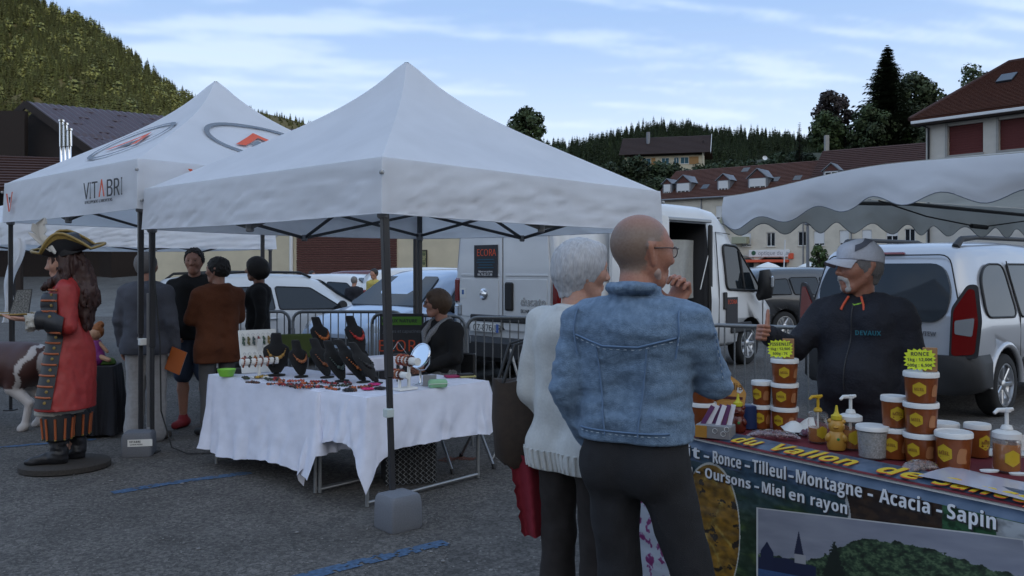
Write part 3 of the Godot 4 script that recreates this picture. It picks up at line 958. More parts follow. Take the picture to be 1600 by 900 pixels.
func build_buildings() -> void:
	var pl := ntex(0.015, 0.78, 5)
	M.plaster = mat(C(0.63, 0.58, 0.49), 0.9, {tex = pl, sc = 0.25, nm = nmap(0.2, 3.0), ns = 0.2})
	M.cream_wall = mat(C(0.58, 0.52, 0.39), 0.9, {tex = pl, sc = 0.25})
	M.grey_wall = mat(C(0.58, 0.55, 0.50), 0.9, {tex = pl, sc = 0.25})
	M.white_frame = mat(C(0.66, 0.67, 0.68), 0.6)
	M.glass = mat(C(0.02, 0.023, 0.028), 0.04)
	M.blind = mat(C(0.60, 0.61, 0.62), 0.7)
	M.red_tiles = mat(C(0.115, 0.043, 0.028), 0.9, {tex = ntex(0.06, 0.5, 4, 1), sc = 0.7})
	M.old_tiles = mat(C(0.075, 0.032, 0.026), 0.9, {tex = ntex(0.06, 0.5, 4, 1), sc = 0.7})
	M.zinc = mat(C(0.22, 0.23, 0.25), 0.5, {met = 0.4, tex = pl, sc = 0.6})
	M.dark_timber = mat(C(0.030, 0.019, 0.015), 0.85, {tex = ntex(0.05, 0.55, 4), sc = Vector3(2.0, 0.25, 2.0)})
	M.metal_roof = mat(C(0.085, 0.06, 0.075), 0.42, {tex = ntex(0.02, 0.7, 4), sc = 0.5})
	M.stone = mat(C(0.33, 0.32, 0.30), 0.9, {tex = pl, sc = 0.6})
	M.shutter_red = mat(C(0.10, 0.018, 0.016), 0.75)
	M.brown_slat = mat(C(0.105, 0.036, 0.028), 0.75, {tex = ntex(0.05, 0.7, 3), sc = 1.5})
	M.wood_pale = mat(C(0.38, 0.21, 0.08), 0.75, {tex = ntex(0.05, 0.7, 3), sc = 1.5})

	# --- long apartment row with dormers, in two lengths of roof
	var A := V(17.0, 0, 100.0)
	var D := V(39.8, 0, 82.5)
	var B: Vector3 = A.lerp(D, 0.6)
	var back := Vector3(0.609, 0, -0.793) * 11.0
	for sec in 2:
		var a: Vector3 = [A, B][sec]
		var b: Vector3 = [B, D][sec]
		var eave: float = [9.75, 9.75][sec]
		var ridge: float = [13.4, 14.4][sec]
		var w := a.distance_to(b)
		var X := face_to(a, b)
		var t := thing("apartment_building", ["cream apartment row with dormers and an optician below", "cream apartment house with plain brown roof beside upper shuttered building"][sec], "building")
		var holes := []
		var cols: Array = [[1.8, 4.5, 7.2, 10.2, 13.0, 16.4], [0.8, 3.4, 5.6, 7.9, 9.6]][sec]
		var n := 0
		for x in cols:
			for y in [3.9, 7.0]:
				holes.append([x, y, 0.95 if n % 3 else 1.1, 1.5])
				n += 1
		var st := new_st()
		var shop: Array = [[9.0, 0.0, 2.6, 2.7], [12.2, 0.0, 3.0, 2.7]] if sec == 0 else [[1.0, 0.0, 2.8, 2.6], [4.8, 0, 2.8, 2.6]]
		wall_face(st, X, w, eave, holes + shop, 0.2)
		Q(st, a, a + Vector3(0, eave, 0), a + back + Vector3(0, eave, 0), a + back)
		Q(st, b + back, b + back + Vector3(0, eave, 0), b + Vector3(0, eave, 0), b)
		Q(st, b + back, a + back, a + back + Vector3(0, eave, 0), b + back + Vector3(0, eave, 0))
		# gable at the end
		for g in [a, b]:
			QO(st, g + Vector3(0, eave, 0), g + back + Vector3(0, eave, 0), g + back / 2 + Vector3(0, ridge, 0), g + back / 2 + Vector3(0, ridge, 0), g - (a + b) / 2)
		obj("wall", st, M.plaster, t)
		for r in holes: window(t, X, r, M.white_frame, M.glass, M.plaster, [0.0, 0.45, 0.85][int(r[0] * 7 + r[1] * 3) % 3], 1)
		for r in shop:
			obj("shop_front", bx(Vector3(r[0] + r[2] / 2, r[3] / 2, -0.22), Vector3(r[2], r[3], 0.04), 0.0, X), M.glass, t)
			var arch := []
			for k in 13: arch.append(X * Vector3(r[0] + r[2] / 2 - cos(PI * k / 12) * (r[2] / 2 + 0.12), r[3] - 0.5 + sin(PI * k / 12) * 0.72, 0.02))
			obj("arch", tb(arch, 0.12, 6), M.stone, t)
		var ov := -back.normalized() * 0.5
		var dir := (b - a).normalized()
		var ra := new_st()
		tiled_slope(ra, a + ov - dir * (0.4 if sec == 0 else 0.0) + Vector3(0, eave - 0.25, 0), b + ov + dir * 0.3 + Vector3(0, eave - 0.25, 0), b + back / 2 + dir * 0.3 + Vector3(0, ridge, 0), a + back / 2 - dir * (0.4 if sec == 0 else 0.0) + Vector3(0, ridge, 0), 22)
		tiled_slope(ra, b + back - ov + Vector3(0, eave - 0.25, 0), a + back - ov + Vector3(0, eave - 0.25, 0), a + back / 2 + Vector3(0, ridge, 0), b + back / 2 + Vector3(0, ridge, 0), 22)
		var roof := obj("roof", ra, M.red_tiles if sec == 0 else M.old_tiles, t)
		obj("gutter", tb([a + ov * 1.1 + Vector3(0, eave - 0.3, 0), b + ov * 1.1 + Vector3(0, eave - 0.3, 0)], 0.09, 8), M.zinc, t)
		for u in ([0.32, 0.985] if sec == 0 else [0.4]):
			obj("downpipe", tb([X * Vector3(w * u, 0, 0.1), X * Vector3(w * u, eave - 0.4, 0.1)], 0.07, 8), M.zinc, t)
		for dm in ([[0.2, 1.2], [1.9, 1.9], [7.0, 1.5], [10.6, 2.2]] if sec == 0 else [[1.4, 1.7]]):
			var x0: float = dm[0]
			var dw: float = dm[1]
			var dt := new_st()
			var zb := -1.6 if sec == 0 else -1.9
			var yb := eave - 0.25 + 0.65 * (1.1 if sec == 0 else 1.5)
			var F := X * Transform3D(Basis.IDENTITY, Vector3(x0, yb, zb + 0.75))
			prism(dt, PackedVector2Array([Vector2(0, -0.6), Vector2(dw, -0.6), Vector2(dw, 1.25), Vector2(dw / 2, 1.25 + dw * 0.42), Vector2(0, 1.25)]), F * Transform3D(Basis.IDENTITY, Vector3(0, 0, -4.0)), 4.0)
			var dmr := obj("dormer", dt, M.zinc, t)
			var rf := new_st()
			for sgn in [-1.0, 1.0]:
				var e := F * Vector3(dw / 2 + sgn * (dw / 2 + 0.18), 1.2 , 0.2)
				var g := F * Vector3(dw / 2, 1.32 + dw * 0.44, 0.2)
				var bk2: Vector3 = F.basis * Vector3(0, 0, -4.2)
				QO(rf, e, g, g + bk2, e + bk2, Vector3.UP)
				QO(rf, e + Vector3(0, -0.08, 0), g + Vector3(0, -0.08, 0), g, e, F.basis.z)
			obj("dormer_roof", rf, M.zinc, dmr)
			var gb := new_st()
			prism(gb, PackedVector2Array([Vector2(0.1, 1.2), Vector2(dw - 0.1, 1.2), Vector2(dw / 2, 1.22 + dw * 0.4)]), F * Transform3D(Basis.IDENTITY, Vector3(0, 0, 0.01)), 0.03)
			obj("dormer_gable", gb, M.brown_slat, dmr)
			window(dmr, F * Transform3D(Basis.IDENTITY, Vector3(0, 0, 0.19)), [0.18, 0.0, dw - 0.36, 1.12], M.white_frame, M.glass, null, 0.0 if sec else 0.75, 1 if sec else 2)
		for sk in ([[5.2, 0.35], [13.2, 0.45], [15.6, 0.45], [8.8, 0.85]] if sec == 0 else [[4.3, 0.35]]):
			var p0 := a + ov + Vector3(0, eave - 0.25, 0)
			var up: Vector3 = (back / 2 - ov + Vector3(0, ridge - eave + 0.25, 0))
			var nn := (b - a).cross(up).normalized()
			var c0: Vector3 = p0 + dir * sk[0] + up * sk[1]
			obj("skylight", bx(Vector3.ZERO, Vector3(0.85, 1.05, 0.13), 0.02, Transform3D(Basis(dir, up.normalized(), dir.cross(up.normalized())), c0)), M.glass, roof)
		if sec == 1:
			obj("chimney", bx(a + back / 2 + Vector3(0.4, ridge + 0.5, 0), Vector3(0.42, 2.4, 0.5), 0.03), M.stone, roof)
		else:
			obj("satellite_dish", lt([Vector2(0.0, 0), Vector2(0.2, 0.04), Vector2(0.28, 0.11)], 14, Transform3D(Basis(Vector3.RIGHT, 1.2), a.lerp(b, 0.62) + back / 2 + Vector3(0, ridge + 0.7, 0))), M.white_frame, roof)
			# balconies
			for bc in [[9.0, 6.75], [10.3, 4.6]]:
				obj("balcony", bx(Vector3(bc[0], bc[1], 0.5), Vector3(1.7, 0.75, 0.9), 0.03, X), mat(C(0.32, 0.33, 0.24), 0.85), t)
			var sg := obj("shop_sign", bx(Vector3(13.35, 3.15, 0.1), Vector3(4.5, 0.75, 0.14), 0.03, X), M.white_frame, t)
			text("lettering", "optique du lac", 0.55, M.grey_ink, sg, X * Transform3D(Basis.IDENTITY, Vector3(12.15, 3.17, 0.18)), {weight = 400})
			var gs := new_st()
			lathe(gs, [Vector2(0, 0), Vector2(0.25, 0.0), Vector2(0.25, 0.02), Vector2(0, 0.02)], 14, X * Transform3D(Basis(Vector3.RIGHT, PI / 2), Vector3(11.65, 3.2, 0.175)))
			obj("emblem", gs, mat(C(0.02, 0.09, 0.05), 0.6), sg)
			obj("side_sign", bx(Vector3(15.7, 2.85, 0.12), Vector3(0.55, 0.6, 0.12), 0.02, X), M.red_ink, t)
			obj("red_awning", bx(Vector3(13.2, 2.32, 0.5), Vector3(4.6, 0.3, 1.0), 0.05, X), M.red_ink, t)
	# --- big building at upper right with red shutters
	var P := V(22.2, 0, 46.0)
	var Qp := V(30.0, 0, 36.5)
	var X2 := face_to(P, Qp)
	var w2 := P.distance_to(Qp)
	var hb := thing("village_hall", "tall cream building with dark red roller shutters and tiled roof", "building")
	var sh := [[1.15, 7.45, 1.75, 1.55], [3.65, 7.45, 1.75, 1.55], [6.2, 7.45, 1.75, 1.55], [8.7, 7.45, 1.75, 1.55]]
	var lowh := [[0.7, 1.6, 1.6, 1.0], [3.2, 1.6, 1.6, 1.0], [5.9, 1.6, 1.6, 1.0]]
	var s4 := new_st()
	wall_face(s4, X2, w2, 9.7, sh + lowh, 0.25)
	var bk2: Vector3 = -X2.basis.z * 14.0
	Q(s4, P, P + Vector3(0, 9.7, 0), P + bk2 + Vector3(0, 9.7, 0), P + bk2)
	obj("wall", s4, M.grey_wall, hb)
	for r in sh:
		var s := obj("shutter", bx(Vector3(r[0] + r[2] / 2, r[1] + r[3] / 2, -0.2), Vector3(r[2], r[3], 0.05), 0.0, X2), M.shutter_red, hb)
		for k in 12:
			obj("slat", bx(Vector3(r[0] + r[2] / 2, r[1] + 0.06 + k * 0.125, -0.168), Vector3(r[2] - 0.02, 0.105, 0.03), 0.01, X2), M.shutter_red, s)
		obj("surround", bx(Vector3(r[0] - 0.06, r[1] + r[3] / 2, 0.02), Vector3(0.12, r[3] + 0.24, 0.07), 0.0, X2), M.stone, hb)
		obj("sill", bx(Vector3(r[0] + r[2] / 2, r[1] - 0.06, 0.03), Vector3(r[2] + 0.1, 0.12, 0.12), 0.0, X2), M.stone, hb)
	for r in lowh: window(hb, X2, r, M.white_frame, M.glass, M.stone, 0.0, 1)
	obj("ledge", bx(Vector3(w2 / 2, 6.95, 0.15), Vector3(w2, 0.24, 0.4), 0.03, X2), M.zinc, hb)
	var s5 := new_st()
	var e0 := X2 * Vector3(-0.55, 9.5, 0.7)
	var e1 := X2 * Vector3(w2 + 3.0, 9.5, 0.7)
	var r0 := X2 * Vector3(2.45, 12.8, -4.5)
	var r1 := X2 * Vector3(w2 + 3.0, 12.8, -4.5)
	tiled_slope(s5, e0, e1, r1, r0, 34)
	var e3 := X2 * Vector3(-0.55, 9.5, -9.7)
	tiled_slope(s5, e3, e0, r0, r0, 34)
	var rf2 := obj("roof", s5, mat(C(0.13, 0.045, 0.026), 0.9, {tex = ntex(0.06, 0.5, 4, 1), sc = 0.9}), hb)
	obj("ridge_tiles", tb([e0, r0, r1], 0.13, 8), M.old_tiles, rf2)
	var upv := (r0 - e0).normalized()
	var sl: Vector3 = (X2 * Vector3(5.2, 12.8, -4.5) - X2 * Vector3(5.2, 9.5, 0.7)).normalized()
	obj("skylight", bx(Vector3.ZERO, Vector3(0.8, 0.95, 0.26), 0.02, Transform3D(Basis(X2.basis.x, sl, X2.basis.x.cross(sl)), X2 * Vector3(3.1, 11.5, -2.45))), M.glass, rf2)
	obj("fascia", bx(Vector3(w2 / 2 + 1.2, 9.32, 0.62), Vector3(w2 + 3.4, 0.16, 0.14), 0.02, X2), M.white_frame, hb)
	obj("soffit", bx(Vector3(w2 / 2 + 1.2, 9.2, 0.3), Vector3(w2 + 3.4, 0.08, 0.62), 0.0, X2), M.dark_timber, hb)
	obj("downpipe", tb([X2 * Vector3(0.2, 0, 0.12), X2 * Vector3(0.2, 9.0, 0.12), X2 * Vector3(-0.2, 9.25, 0.5)], 0.06, 8), M.dark_frame, hb)
	# --- chalet on the bank
	var Ca := V(22.6, 20.5, 172.0)
	var Cb := V(37.3, 20.5, 168.0)
	var X3 := face_to(Ca, Cb)
	var w3 := Ca.distance_to(Cb)
	var chl := thing("chalet", "pale chalet with brown roof and wooden shutters up the hill", "house")
	var hs := [[3.6, 1.6, 1.6, 1.4], [7.3, 1.6, 1.5, 1.4], [9.7, 1.7, 1.0, 1.3], [11.0, 1.7, 1.6, 1.3]]
	var s6 := new_st()
	wall_face(s6, X3, w3, 4.2, hs)
	var bk3: Vector3 = -X3.basis.z * 9.0
	Q(s6, Cb + bk3, Cb + bk3 + Vector3(0, 4.2, 0), Cb + Vector3(0, 4.2, 0), Cb)
	for g in [Ca, Cb]:
		QO(s6, g + Vector3(0, 4.2, 0), g + bk3 + Vector3(0, 4.2, 0), g + bk3 / 2 + Vector3(0, 7.6, 0), g + bk3 / 2 + Vector3(0, 7.6, 0), g - Ca + Vector3(0.01, 0, 0))
	var fb := new_st()
	box(fb, Vector3(w3 / 2, -3.0, -4.5), Vector3(w3 - 0.1, 6.0, 8.9), 0.0, X3)
	obj("wall", s6, M.cream_wall, chl)
	obj("basement", fb, M.cream_wall, chl)
	for r in hs: window(chl, X3, r, M.white_frame, mat(C(0.05, 0.12, 0.16), 0.1), M.white_frame, 0.0, 1)
	for x in [2.6, 5.3, 13.2]:
		obj("window_shutter", bx(Vector3(x + 0.4, 2.3, 0.06), Vector3(0.8 if x < 10 else 1.8, 1.5, 0.06), 0.01, X3), M.wood_pale, chl)
	var s7 := new_st()
	tiled_slope(s7, X3 * Vector3(-1.0, 3.7, 1.2), X3 * Vector3(w3 + 1.6, 3.7, 1.2), X3 * Vector3(w3 + 1.6, 7.8, -4.5), X3 * Vector3(-1.0, 7.8, -4.5), 14)
	tiled_slope(s7, X3 * Vector3(w3 + 1.6, 3.7, -10.2), X3 * Vector3(-1.0, 3.7, -10.2), X3 * Vector3(-1.0, 7.8, -4.5), X3 * Vector3(w3 + 1.6, 7.8, -4.5), 14)
	var rf3 := obj("roof", s7, mat(C(0.045, 0.024, 0.02), 0.9, {tex = ntex(0.06, 0.5, 4, 1), sc = 0.7}), chl)
	var bd := new_st()
	bar(bd, X3 * Vector3(w3 + 1.62, 3.6, 1.25), X3 * Vector3(w3 + 1.62, 7.9, -4.5), 0.08, 0.35)
	obj("barge_board", bd, M.white_frame, rf3)
	obj("gable_cladding", bx(Vector3(w3 + 0.05, 5.2, -4.5), Vector3(0.12, 2.4, 5.4), 0.0, X3), M.dark_timber, chl)
	obj("fascia", bx(Vector3(w3 / 2, 3.75, 0.3), Vector3(w3, 0.7, 0.3), 0.0, X3), M.dark_timber, chl)
	obj("chimney", tb([X3 * Vector3(4.4, 6.0, -2.6), X3 * Vector3(4.4, 8.6, -2.6)], 0.38, 10), M.zinc, rf3)
	# --- dark timber shed with metal tile roof, upper left
	var sd := thing("timber_shed", "dark brown timber shed with purplish metal tile roof", "shed")
	var ap := V(-22.0, 9.1, 40.0)        # gable apex
	var ev := V(-17.75, 6.42, 38.0)      # near eave corner
	var el := V(-29.0, 5.2, 43.5)        # far side eave
	var rd := V(0.86, -0.02, 0.51).normalized() * 24.0
	var s8 := new_st()
	s8.set_smooth_group(-1)
	Q(s8, Vector3(el.x, 0, el.z), Vector3(ev.x, 0, ev.z), ev, ap)
	T(s8, Vector3(el.x, 0, el.z), ap, el)
	Q(s8, Vector3(ev.x, 0, ev.z), Vector3(ev.x, 0, ev.z) + rd, ev + rd, ev)
	obj("wall", s8, M.dark_timber, sd)
	var s9 := new_st()
	var nr := (ev - ap).cross(rd).normalized()
	if nr.y < 0: nr = -nr
	var o0 := -rd.normalized() * 0.6
	var dn := (ev - ap) * 1.1
	sheet(s9, 160, 26, func(u, v):
		var p: Vector3 = ap + o0 + rd * u + dn * v
		return p + nr * (0.06 + 0.05 * absf(sin(u * 80.0 * PI)) + 0.06 * (1.0 - fposmod(v * 26.0, 1.0))), -1)
	var rf4 := obj("roof", s9, M.metal_roof, sd)
	var gm := done(bx(Vector3.ZERO, Vector3(0.42, 0.06, 0.07), 0.02))
	for j in 7:
		for i in 17:
			var g := put("snow_guard", gm, M.metal_roof, rf4)
			g.transform = Transform3D(Basis(rd.normalized(), nr, rd.normalized().cross(nr)), ap + rd * ((i + 0.5 * (j % 2) + 0.3) / 17.5) + dn * ((j + 0.7) / 7.6) + nr * 0.15)
	var vb := new_st()
	bar(vb, ap + o0 + nr * 0.02, ap + o0 + dn + nr * 0.02, 0.08, 0.34)
	bar(vb, ap + o0, el + o0, 0.08, 0.34)
	obj("barge_board", vb, M.dark_timber, rf4)
	var chm := obj("chimney", bx(V(-15.2, 7.55, 42.0) , Vector3(0.5, 0.75, 0.5), 0.02), mat(C(0.24, 0.06, 0.035), 0.9), rf4)
	obj("chimney_cap", bx(V(-15.2, 8.32, 42.0), Vector3(0.62, 0.1, 0.62), 0.02), M.white_frame, chm)
	for k in 2: obj("cap_post", bx(V(-15.2 + (k - 0.5) * 0.4, 8.1, 41.8), Vector3(0.09, 0.4, 0.3)), M.white_frame, chm)
	for k in 3:
		var q := V(-18.9 + k * 0.22, 0, 36.0 - k * 0.1)
		var hgt: float = [7.75, 7.6, 7.35][k]
		obj("flue_pipe", lt([Vector2(0.075, 4.6), Vector2(0.075, 5.2), Vector2(0.095, 5.22), Vector2(0.095, 5.3), Vector2(0.075, 5.32), Vector2(0.075, 6.6), Vector2(0.1, 6.62), Vector2(0.1, hgt - 0.1), Vector2(0.13, hgt - 0.08), Vector2(0.13, hgt), Vector2(0, hgt)], 14, Transform3D(Basis.IDENTITY, q)), M.chrome, sd)
	var low := thing("lean_to_shed", "dark open lean-to with reddish roof at left edge", "shed")
	var s10 := new_st()
	tiled_slope(s10, V(-23.5, 4.6, 33.0), V(-18.2, 4.7, 34.0), V(-18.9, 6.4, 38.0), V(-25.0, 6.6, 38.0), 12)
	obj("roof", s10, M.old_tiles, low)
	obj("wall", bx(V(-21.5, 3.0, 38.5), Vector3(7.0, 6.0, 0.3)), M.dark_timber, low)
	obj("upper_wall", bx(V(-25.6, 7.4, 39.2), Vector3(6.8, 2.6, 0.3)), M.dark_timber, low)
	for x in [-22.6, -19.3]: obj("post", bx(V(x, 2.3, 33.6), Vector3(0.2, 4.6, 0.2)), M.dark_timber, low)
	obj("rail", bx(V(-21.0, 3.25, 33.5), Vector3(6.4, 0.18, 0.1)), M.zinc, low)
	# --- cream store with brown slatted cladding behind the cars
	var cs := thing("store_building", "cream store wall with brown slatted cladding behind the cars", "building")
	var c0 := V(-14.6, 0, 34.0)
	var c1 := V(2.2, 0, 30.5)
	var XC := face_to(c0, c1)
	var wc := c0.distance_to(c1)
	obj("wall", bx(Vector3(wc / 2, 1.95, -2.5), Vector3(wc, 3.9, 5.0), 0.0, XC), M.cream_wall, cs)
	for k in 27:
		obj("slat", bx(Vector3(8.55, 1.02 + k * 0.088, 0.03), Vector3(4.0, 0.076, 0.05), 0.008, XC), M.brown_slat, cs)
	obj("downpipe", tb([XC * Vector3(6.35, 0, 0.08), XC * Vector3(6.35, 3.9, 0.08)], 0.07, 8), M.white_frame, cs)
	obj("plinth", bx(Vector3(wc / 2, 0.3, 0.04), Vector3(wc, 0.6, 0.08), 0.0, XC), M.stone, cs)
	var po := obj("poster_frame", bx(Vector3(11.55, 1.82, 0.04), Vector3(0.36, 0.76, 0.06), 0.01, XC), M.black, cs)
	obj("poster", bx(Vector3(11.55, 1.82, 0.075), Vector3(0.29, 0.68, 0.012), 0.0, XC), mat(C(0.5, 0.42, 0.22), 0.7, {tex = ntex(0.04, 0.12, 3, 1, 128, C(0.2, 0.6, 0.5)), sc = 3.0}), po)
	obj("wall_lamp", bx(Vector3(4.9, 2.55, 0.08), Vector3(0.34, 0.4, 0.12), 0.03, XC), mat(C(0.45, 0.32, 0.12), 0.6), cs)
	var gw := thing("garden_wall", "low whitewashed wall with grey door on the gravel rise", "wall")
	obj("wall", bx(V(-21.2, 3.25, 46.0), Vector3(8.6, 2.2, 0.3), 0.02), M.grey_wall, gw)
	obj("coping", bx(V(-21.2, 4.4, 46.0), Vector3(8.8, 0.14, 0.5), 0.02), M.stone, gw)
	obj("door", bx(V(-22.2, 2.95, 45.84), Vector3(0.5, 1.3, 0.06), 0.01), M.zinc, gw)
	var ld := thing("leaning_ladder", "short dark ladder leaning on the whitewashed wall", "ladder")
	for s in [0.0, 0.28]: obj("rail", tb([V(-21.2 + s, 2.2, 45.2), V(-20.2 + s, 3.7, 45.75)], 0.035, 6), M.dark_frame, ld)
	for k in 5: obj("rung", tb([V(-21.1 + k * 0.22, 2.35 + k * 0.32, 45.3 + k * 0.09), V(-20.85 + k * 0.22, 2.35 + k * 0.32, 45.3 + k * 0.09)], 0.03, 6), M.dark_frame, ld)

func build_trees() -> void:
	var g := "trees on the bank behind the apartments"
	var dk := C(0.042, 0.058, 0.028)
	fir_tree("fir_tree", "tallest dark fir standing above the apartment roofs", V(59.5, 19.5, 136.0), 17.5, 7.4, dk, g, 31, 80, 30)
	broad_tree("copper_tree", "dark purplish round tree left of the tall fir", V(52.6, 18.5, 141.0), 12.5, 3.6, C(0.040, 0.030, 0.027), 0.34, g, 32)
	broad_tree("broadleaf_tree", "dense green tree beneath the dark purplish one", V(50.2, 18.0, 137.0), 8.5, 3.2, C(0.044, 0.069, 0.022), 0.3, g, 33)
	broad_tree("broadleaf_tree", "broad dark tree just right of the tall fir", V(65.5, 20.0, 139.0), 13.2, 4.6, C(0.043, 0.060, 0.025), 0.33, g, 34)
	broad_tree("broadleaf_tree", "dark tree filling the gap below the tall fir", V(56.3, 18.0, 134.0), 9.0, 3.8, C(0.037, 0.055, 0.020), 0.3, g, 35)
	broad_tree("broadleaf_tree", "thin airy tree near the shuttered building's roof edge", V(69.5, 20.0, 140.0), 10.8, 3.4, C(0.053, 0.073, 0.030), 0.3, g, 36, 45)
	broad_tree("broadleaf_tree", "wispy tree top rising behind the shuttered building's roof", V(76.5, 24.0, 142.0), 11.5, 3.4, C(0.056, 0.075, 0.033), 0.3, g, 37, 34)
	fir_tree("small_conifer", "small bright green conifer above the brown roof", V(60.4, 18.0, 131.0), 4.6, 1.5, C(0.05, 0.085, 0.025), g, 38, 30, 14)
	broad_tree("broadleaf_tree", "dark bush at right foot of the tall fir", V(64.0, 16.0, 131.0), 7.0, 3.2, C(0.035, 0.050, 0.020), 0.3, g, 39)
	broad_tree("broadleaf_tree", "small shrub below the broad dark tree", V(68.6, 17.5, 133.0), 6.0, 2.6, C(0.044, 0.062, 0.025), 0.3, g, 40)
	fir_tree("slender_fir", "thin dead-looking fir standing left of the purplish tree", V(48.6, 19.0, 145.0), 7.2, 0.9, C(0.03, 0.036, 0.02), g, 41, 30, 8)
	broad_tree("broadleaf_tree", "round tree rising behind the big tent's right slope", V(2.45, 17.0, 135.0), 9.8, 3.3, C(0.045, 0.070, 0.025), 0.3, g, 42, 120)
	fir_tree("slender_fir", "small fir beside the round tree behind the tent", V(-0.5, 17.0, 136.0), 8.2, 1.6, dk, g, 43, 34, 12)
	broad_tree("broadleaf_tree", "low dark tree behind the round tree by the tent", V(6.0, 14.0, 132.0), 6.0, 3.4, C(0.037, 0.056, 0.021), 0.3, g, 44)
	rng.seed = 77
	var sp := [[880, 268], [905, 268], [930, 266], [955, 262], [985, 256], [1005, 264], [1030, 262], [1050, 258], [1072, 262], [1095, 262], [1120, 256], [1145, 256], [1170, 252], [1195, 248], [1220, 244], [1245, 240], [1262, 238], [860, 276], [965, 284], [1010, 284], [925, 286], [890, 288], [1040, 276], [995, 250]]
	var proto: Node3D
	var nth := ["first", "second", "third", "fourth", "fifth", "sixth", "seventh", "eighth", "ninth", "tenth", "eleventh", "twelfth", "thirteenth", "fourteenth", "fifteenth", "sixteenth", "seventeenth", "eighteenth", "nineteenth", "twentieth", "twenty-first", "twenty-second", "twenty-third", "twenty-fourth"]
	sp.sort_custom(func(a, b): return a[0] < b[0])
	for i in sp.size():
		var d := 148.0 - (6.0 if sp[i][1] > 274 else 0.0)
		var p := V((sp[i][0] - 800.0) * d / 1340.0, 1.5 + (420.0 - sp[i][1]) * d / 1340.0 - 5.6, d)
		if i % 6 == 0:
			proto = broad_tree("hedge_tree", "dark leafy tree in thicket below the chalet, %s from left" % nth[i], p, 6.2, 3.0, C(0.026, 0.042, 0.016) * (0.8 + 0.1 * (i % 5)), 0.28, "thicket below the chalet", 60 + i, 80)
		else:
			var s := rng.randf_range(0.8, 1.15)
			dup(proto, p, rng.randf() * TAU, "dark leafy tree in thicket below the chalet, %s from left" % nth[i], Vector3(s, s, s))
	broad_tree("street_tree", "small bright green tree in front of the apartments", V(19.7, 0, 55.0), 3.1, 0.65, C(0.06, 0.095, 0.028), 0.1, "", 90, 900)

# ---------------------------------------------------------------- vehicles: local x forward, y up, z to the right
func heading(fx: float, away: float) -> float: return atan2(away, fx)
func car_ring(s: Array) -> PackedVector3Array:
	# s: x, sill y, belt y, roof y, sill half-width, belt half-width, roof half-width
	var h := [Vector2(s[4] * 0.86, s[1]), Vector2(s[4], s[1] + 0.07), Vector2(lerpf(s[4], s[5], 0.75), lerpf(s[1], s[2], 0.5)), Vector2(s[5], lerpf(s[1], s[2], 0.82)), Vector2(s[5] * 0.99, s[2])]
	var r := minf(0.14, (s[3] - s[2]) * 0.45)
	h += [Vector2(lerpf(s[5] * 0.99, s[6], 0.5), lerpf(s[2], s[3] - r, 0.5)), Vector2(s[6], s[3] - r), Vector2(s[6] - r * 0.25, s[3] - r * 0.4), Vector2(s[6] - r * 0.65, s[3] - r * 0.1), Vector2(s[6] - r * 1.3, s[3] + 0.006), Vector2(s[6] * 0.4, s[3] + 0.02)]
	var out := PackedVector3Array()
	for p in h: out.append(Vector3(s[0], p.y, p.x))
	for i in h.size(): out.append(Vector3(s[0], h[h.size() - 1 - i].y, -h[h.size() - 1 - i].x))
	return out
func car_shell(parent: Node, stations: Array, cuts: Array, paint: Material, called := "body") -> Node3D:
	var st := new_st()
	var rings := []
	for s in stations: rings.append(car_ring(s))
	rings.reverse()
	loft(st, rings, true, true, 1)
	var comb := CSGCombiner3D.new()
	comb.name = called
	var cm := CSGMesh3D.new()
	cm.mesh = done(st)
	cm.material = paint
	comb.add_child(cm)
	for c in cuts: comb.add_child(c)
	parent.add_child(comb, true)
	return comb
func cut_box(c: Vector3, s: Vector3, m: Material) -> CSGBox3D:
	var b := CSGBox3D.new()
	b.size = s
	b.position = c
	b.material = m
	b.operation = CSGShape3D.OPERATION_SUBTRACTION
	return b
func cut_wheel(x: float, y: float, z: float, r: float, m: Material) -> CSGCylinder3D:
	var b := CSGCylinder3D.new()
	b.radius = r
	b.height = 0.56
	b.sides = 28
	b.position = Vector3(x, y, z)
	b.rotation.x = PI / 2
	b.material = m
	b.operation = CSGShape3D.OPERATION_SUBTRACTION
	return b
func wheel(parent: Node, p: Vector3, r: float, out: float, spokes := 6) -> void:
	# out: +1 right side, -1 left side
	var w := Node3D.new()
	w.name = "wheel"
	parent.add_child(w, true)
	w.position = p
	w.rotation.x = PI / 2 * out
	var k := r / 0.32
	obj("tyre", lt([Vector2(0.2 * k, -0.1), Vector2(0.29 * k, -0.1), Vector2(0.315 * k, -0.075), Vector2(r, -0.05), Vector2(r, 0.05), Vector2(0.315 * k, 0.075), Vector2(0.29 * k, 0.098), Vector2(0.225 * k, 0.1), Vector2(0.215 * k, 0.08)], 32), M.rubber, w)
	var rim := new_st()
	lathe(rim, [Vector2(0.17 * k, 0.0), Vector2(0.2 * k, 0.06), Vector2(0.222 * k, 0.085), Vector2(0.222 * k, 0.095), Vector2(0.205 * k, 0.095), Vector2(0.19 * k, 0.02), Vector2(0, 0.02)], 28)
	lathe(rim, [Vector2(0.06 * k, 0.02), Vector2(0.055 * k, 0.075), Vector2(0.03 * k, 0.085), Vector2(0, 0.085)], 16)
	for i in spokes:
		var a := TAU * i / spokes
		var d := Vector3(cos(a), 0, sin(a))
		bar(rim, d * 0.04 * k + Vector3(0, 0.06, 0), d * 0.2 * k + Vector3(0, 0.075, 0), 0.045 * k, 0.03, 0.008)
	obj("rim", rim, M.alloy, w)
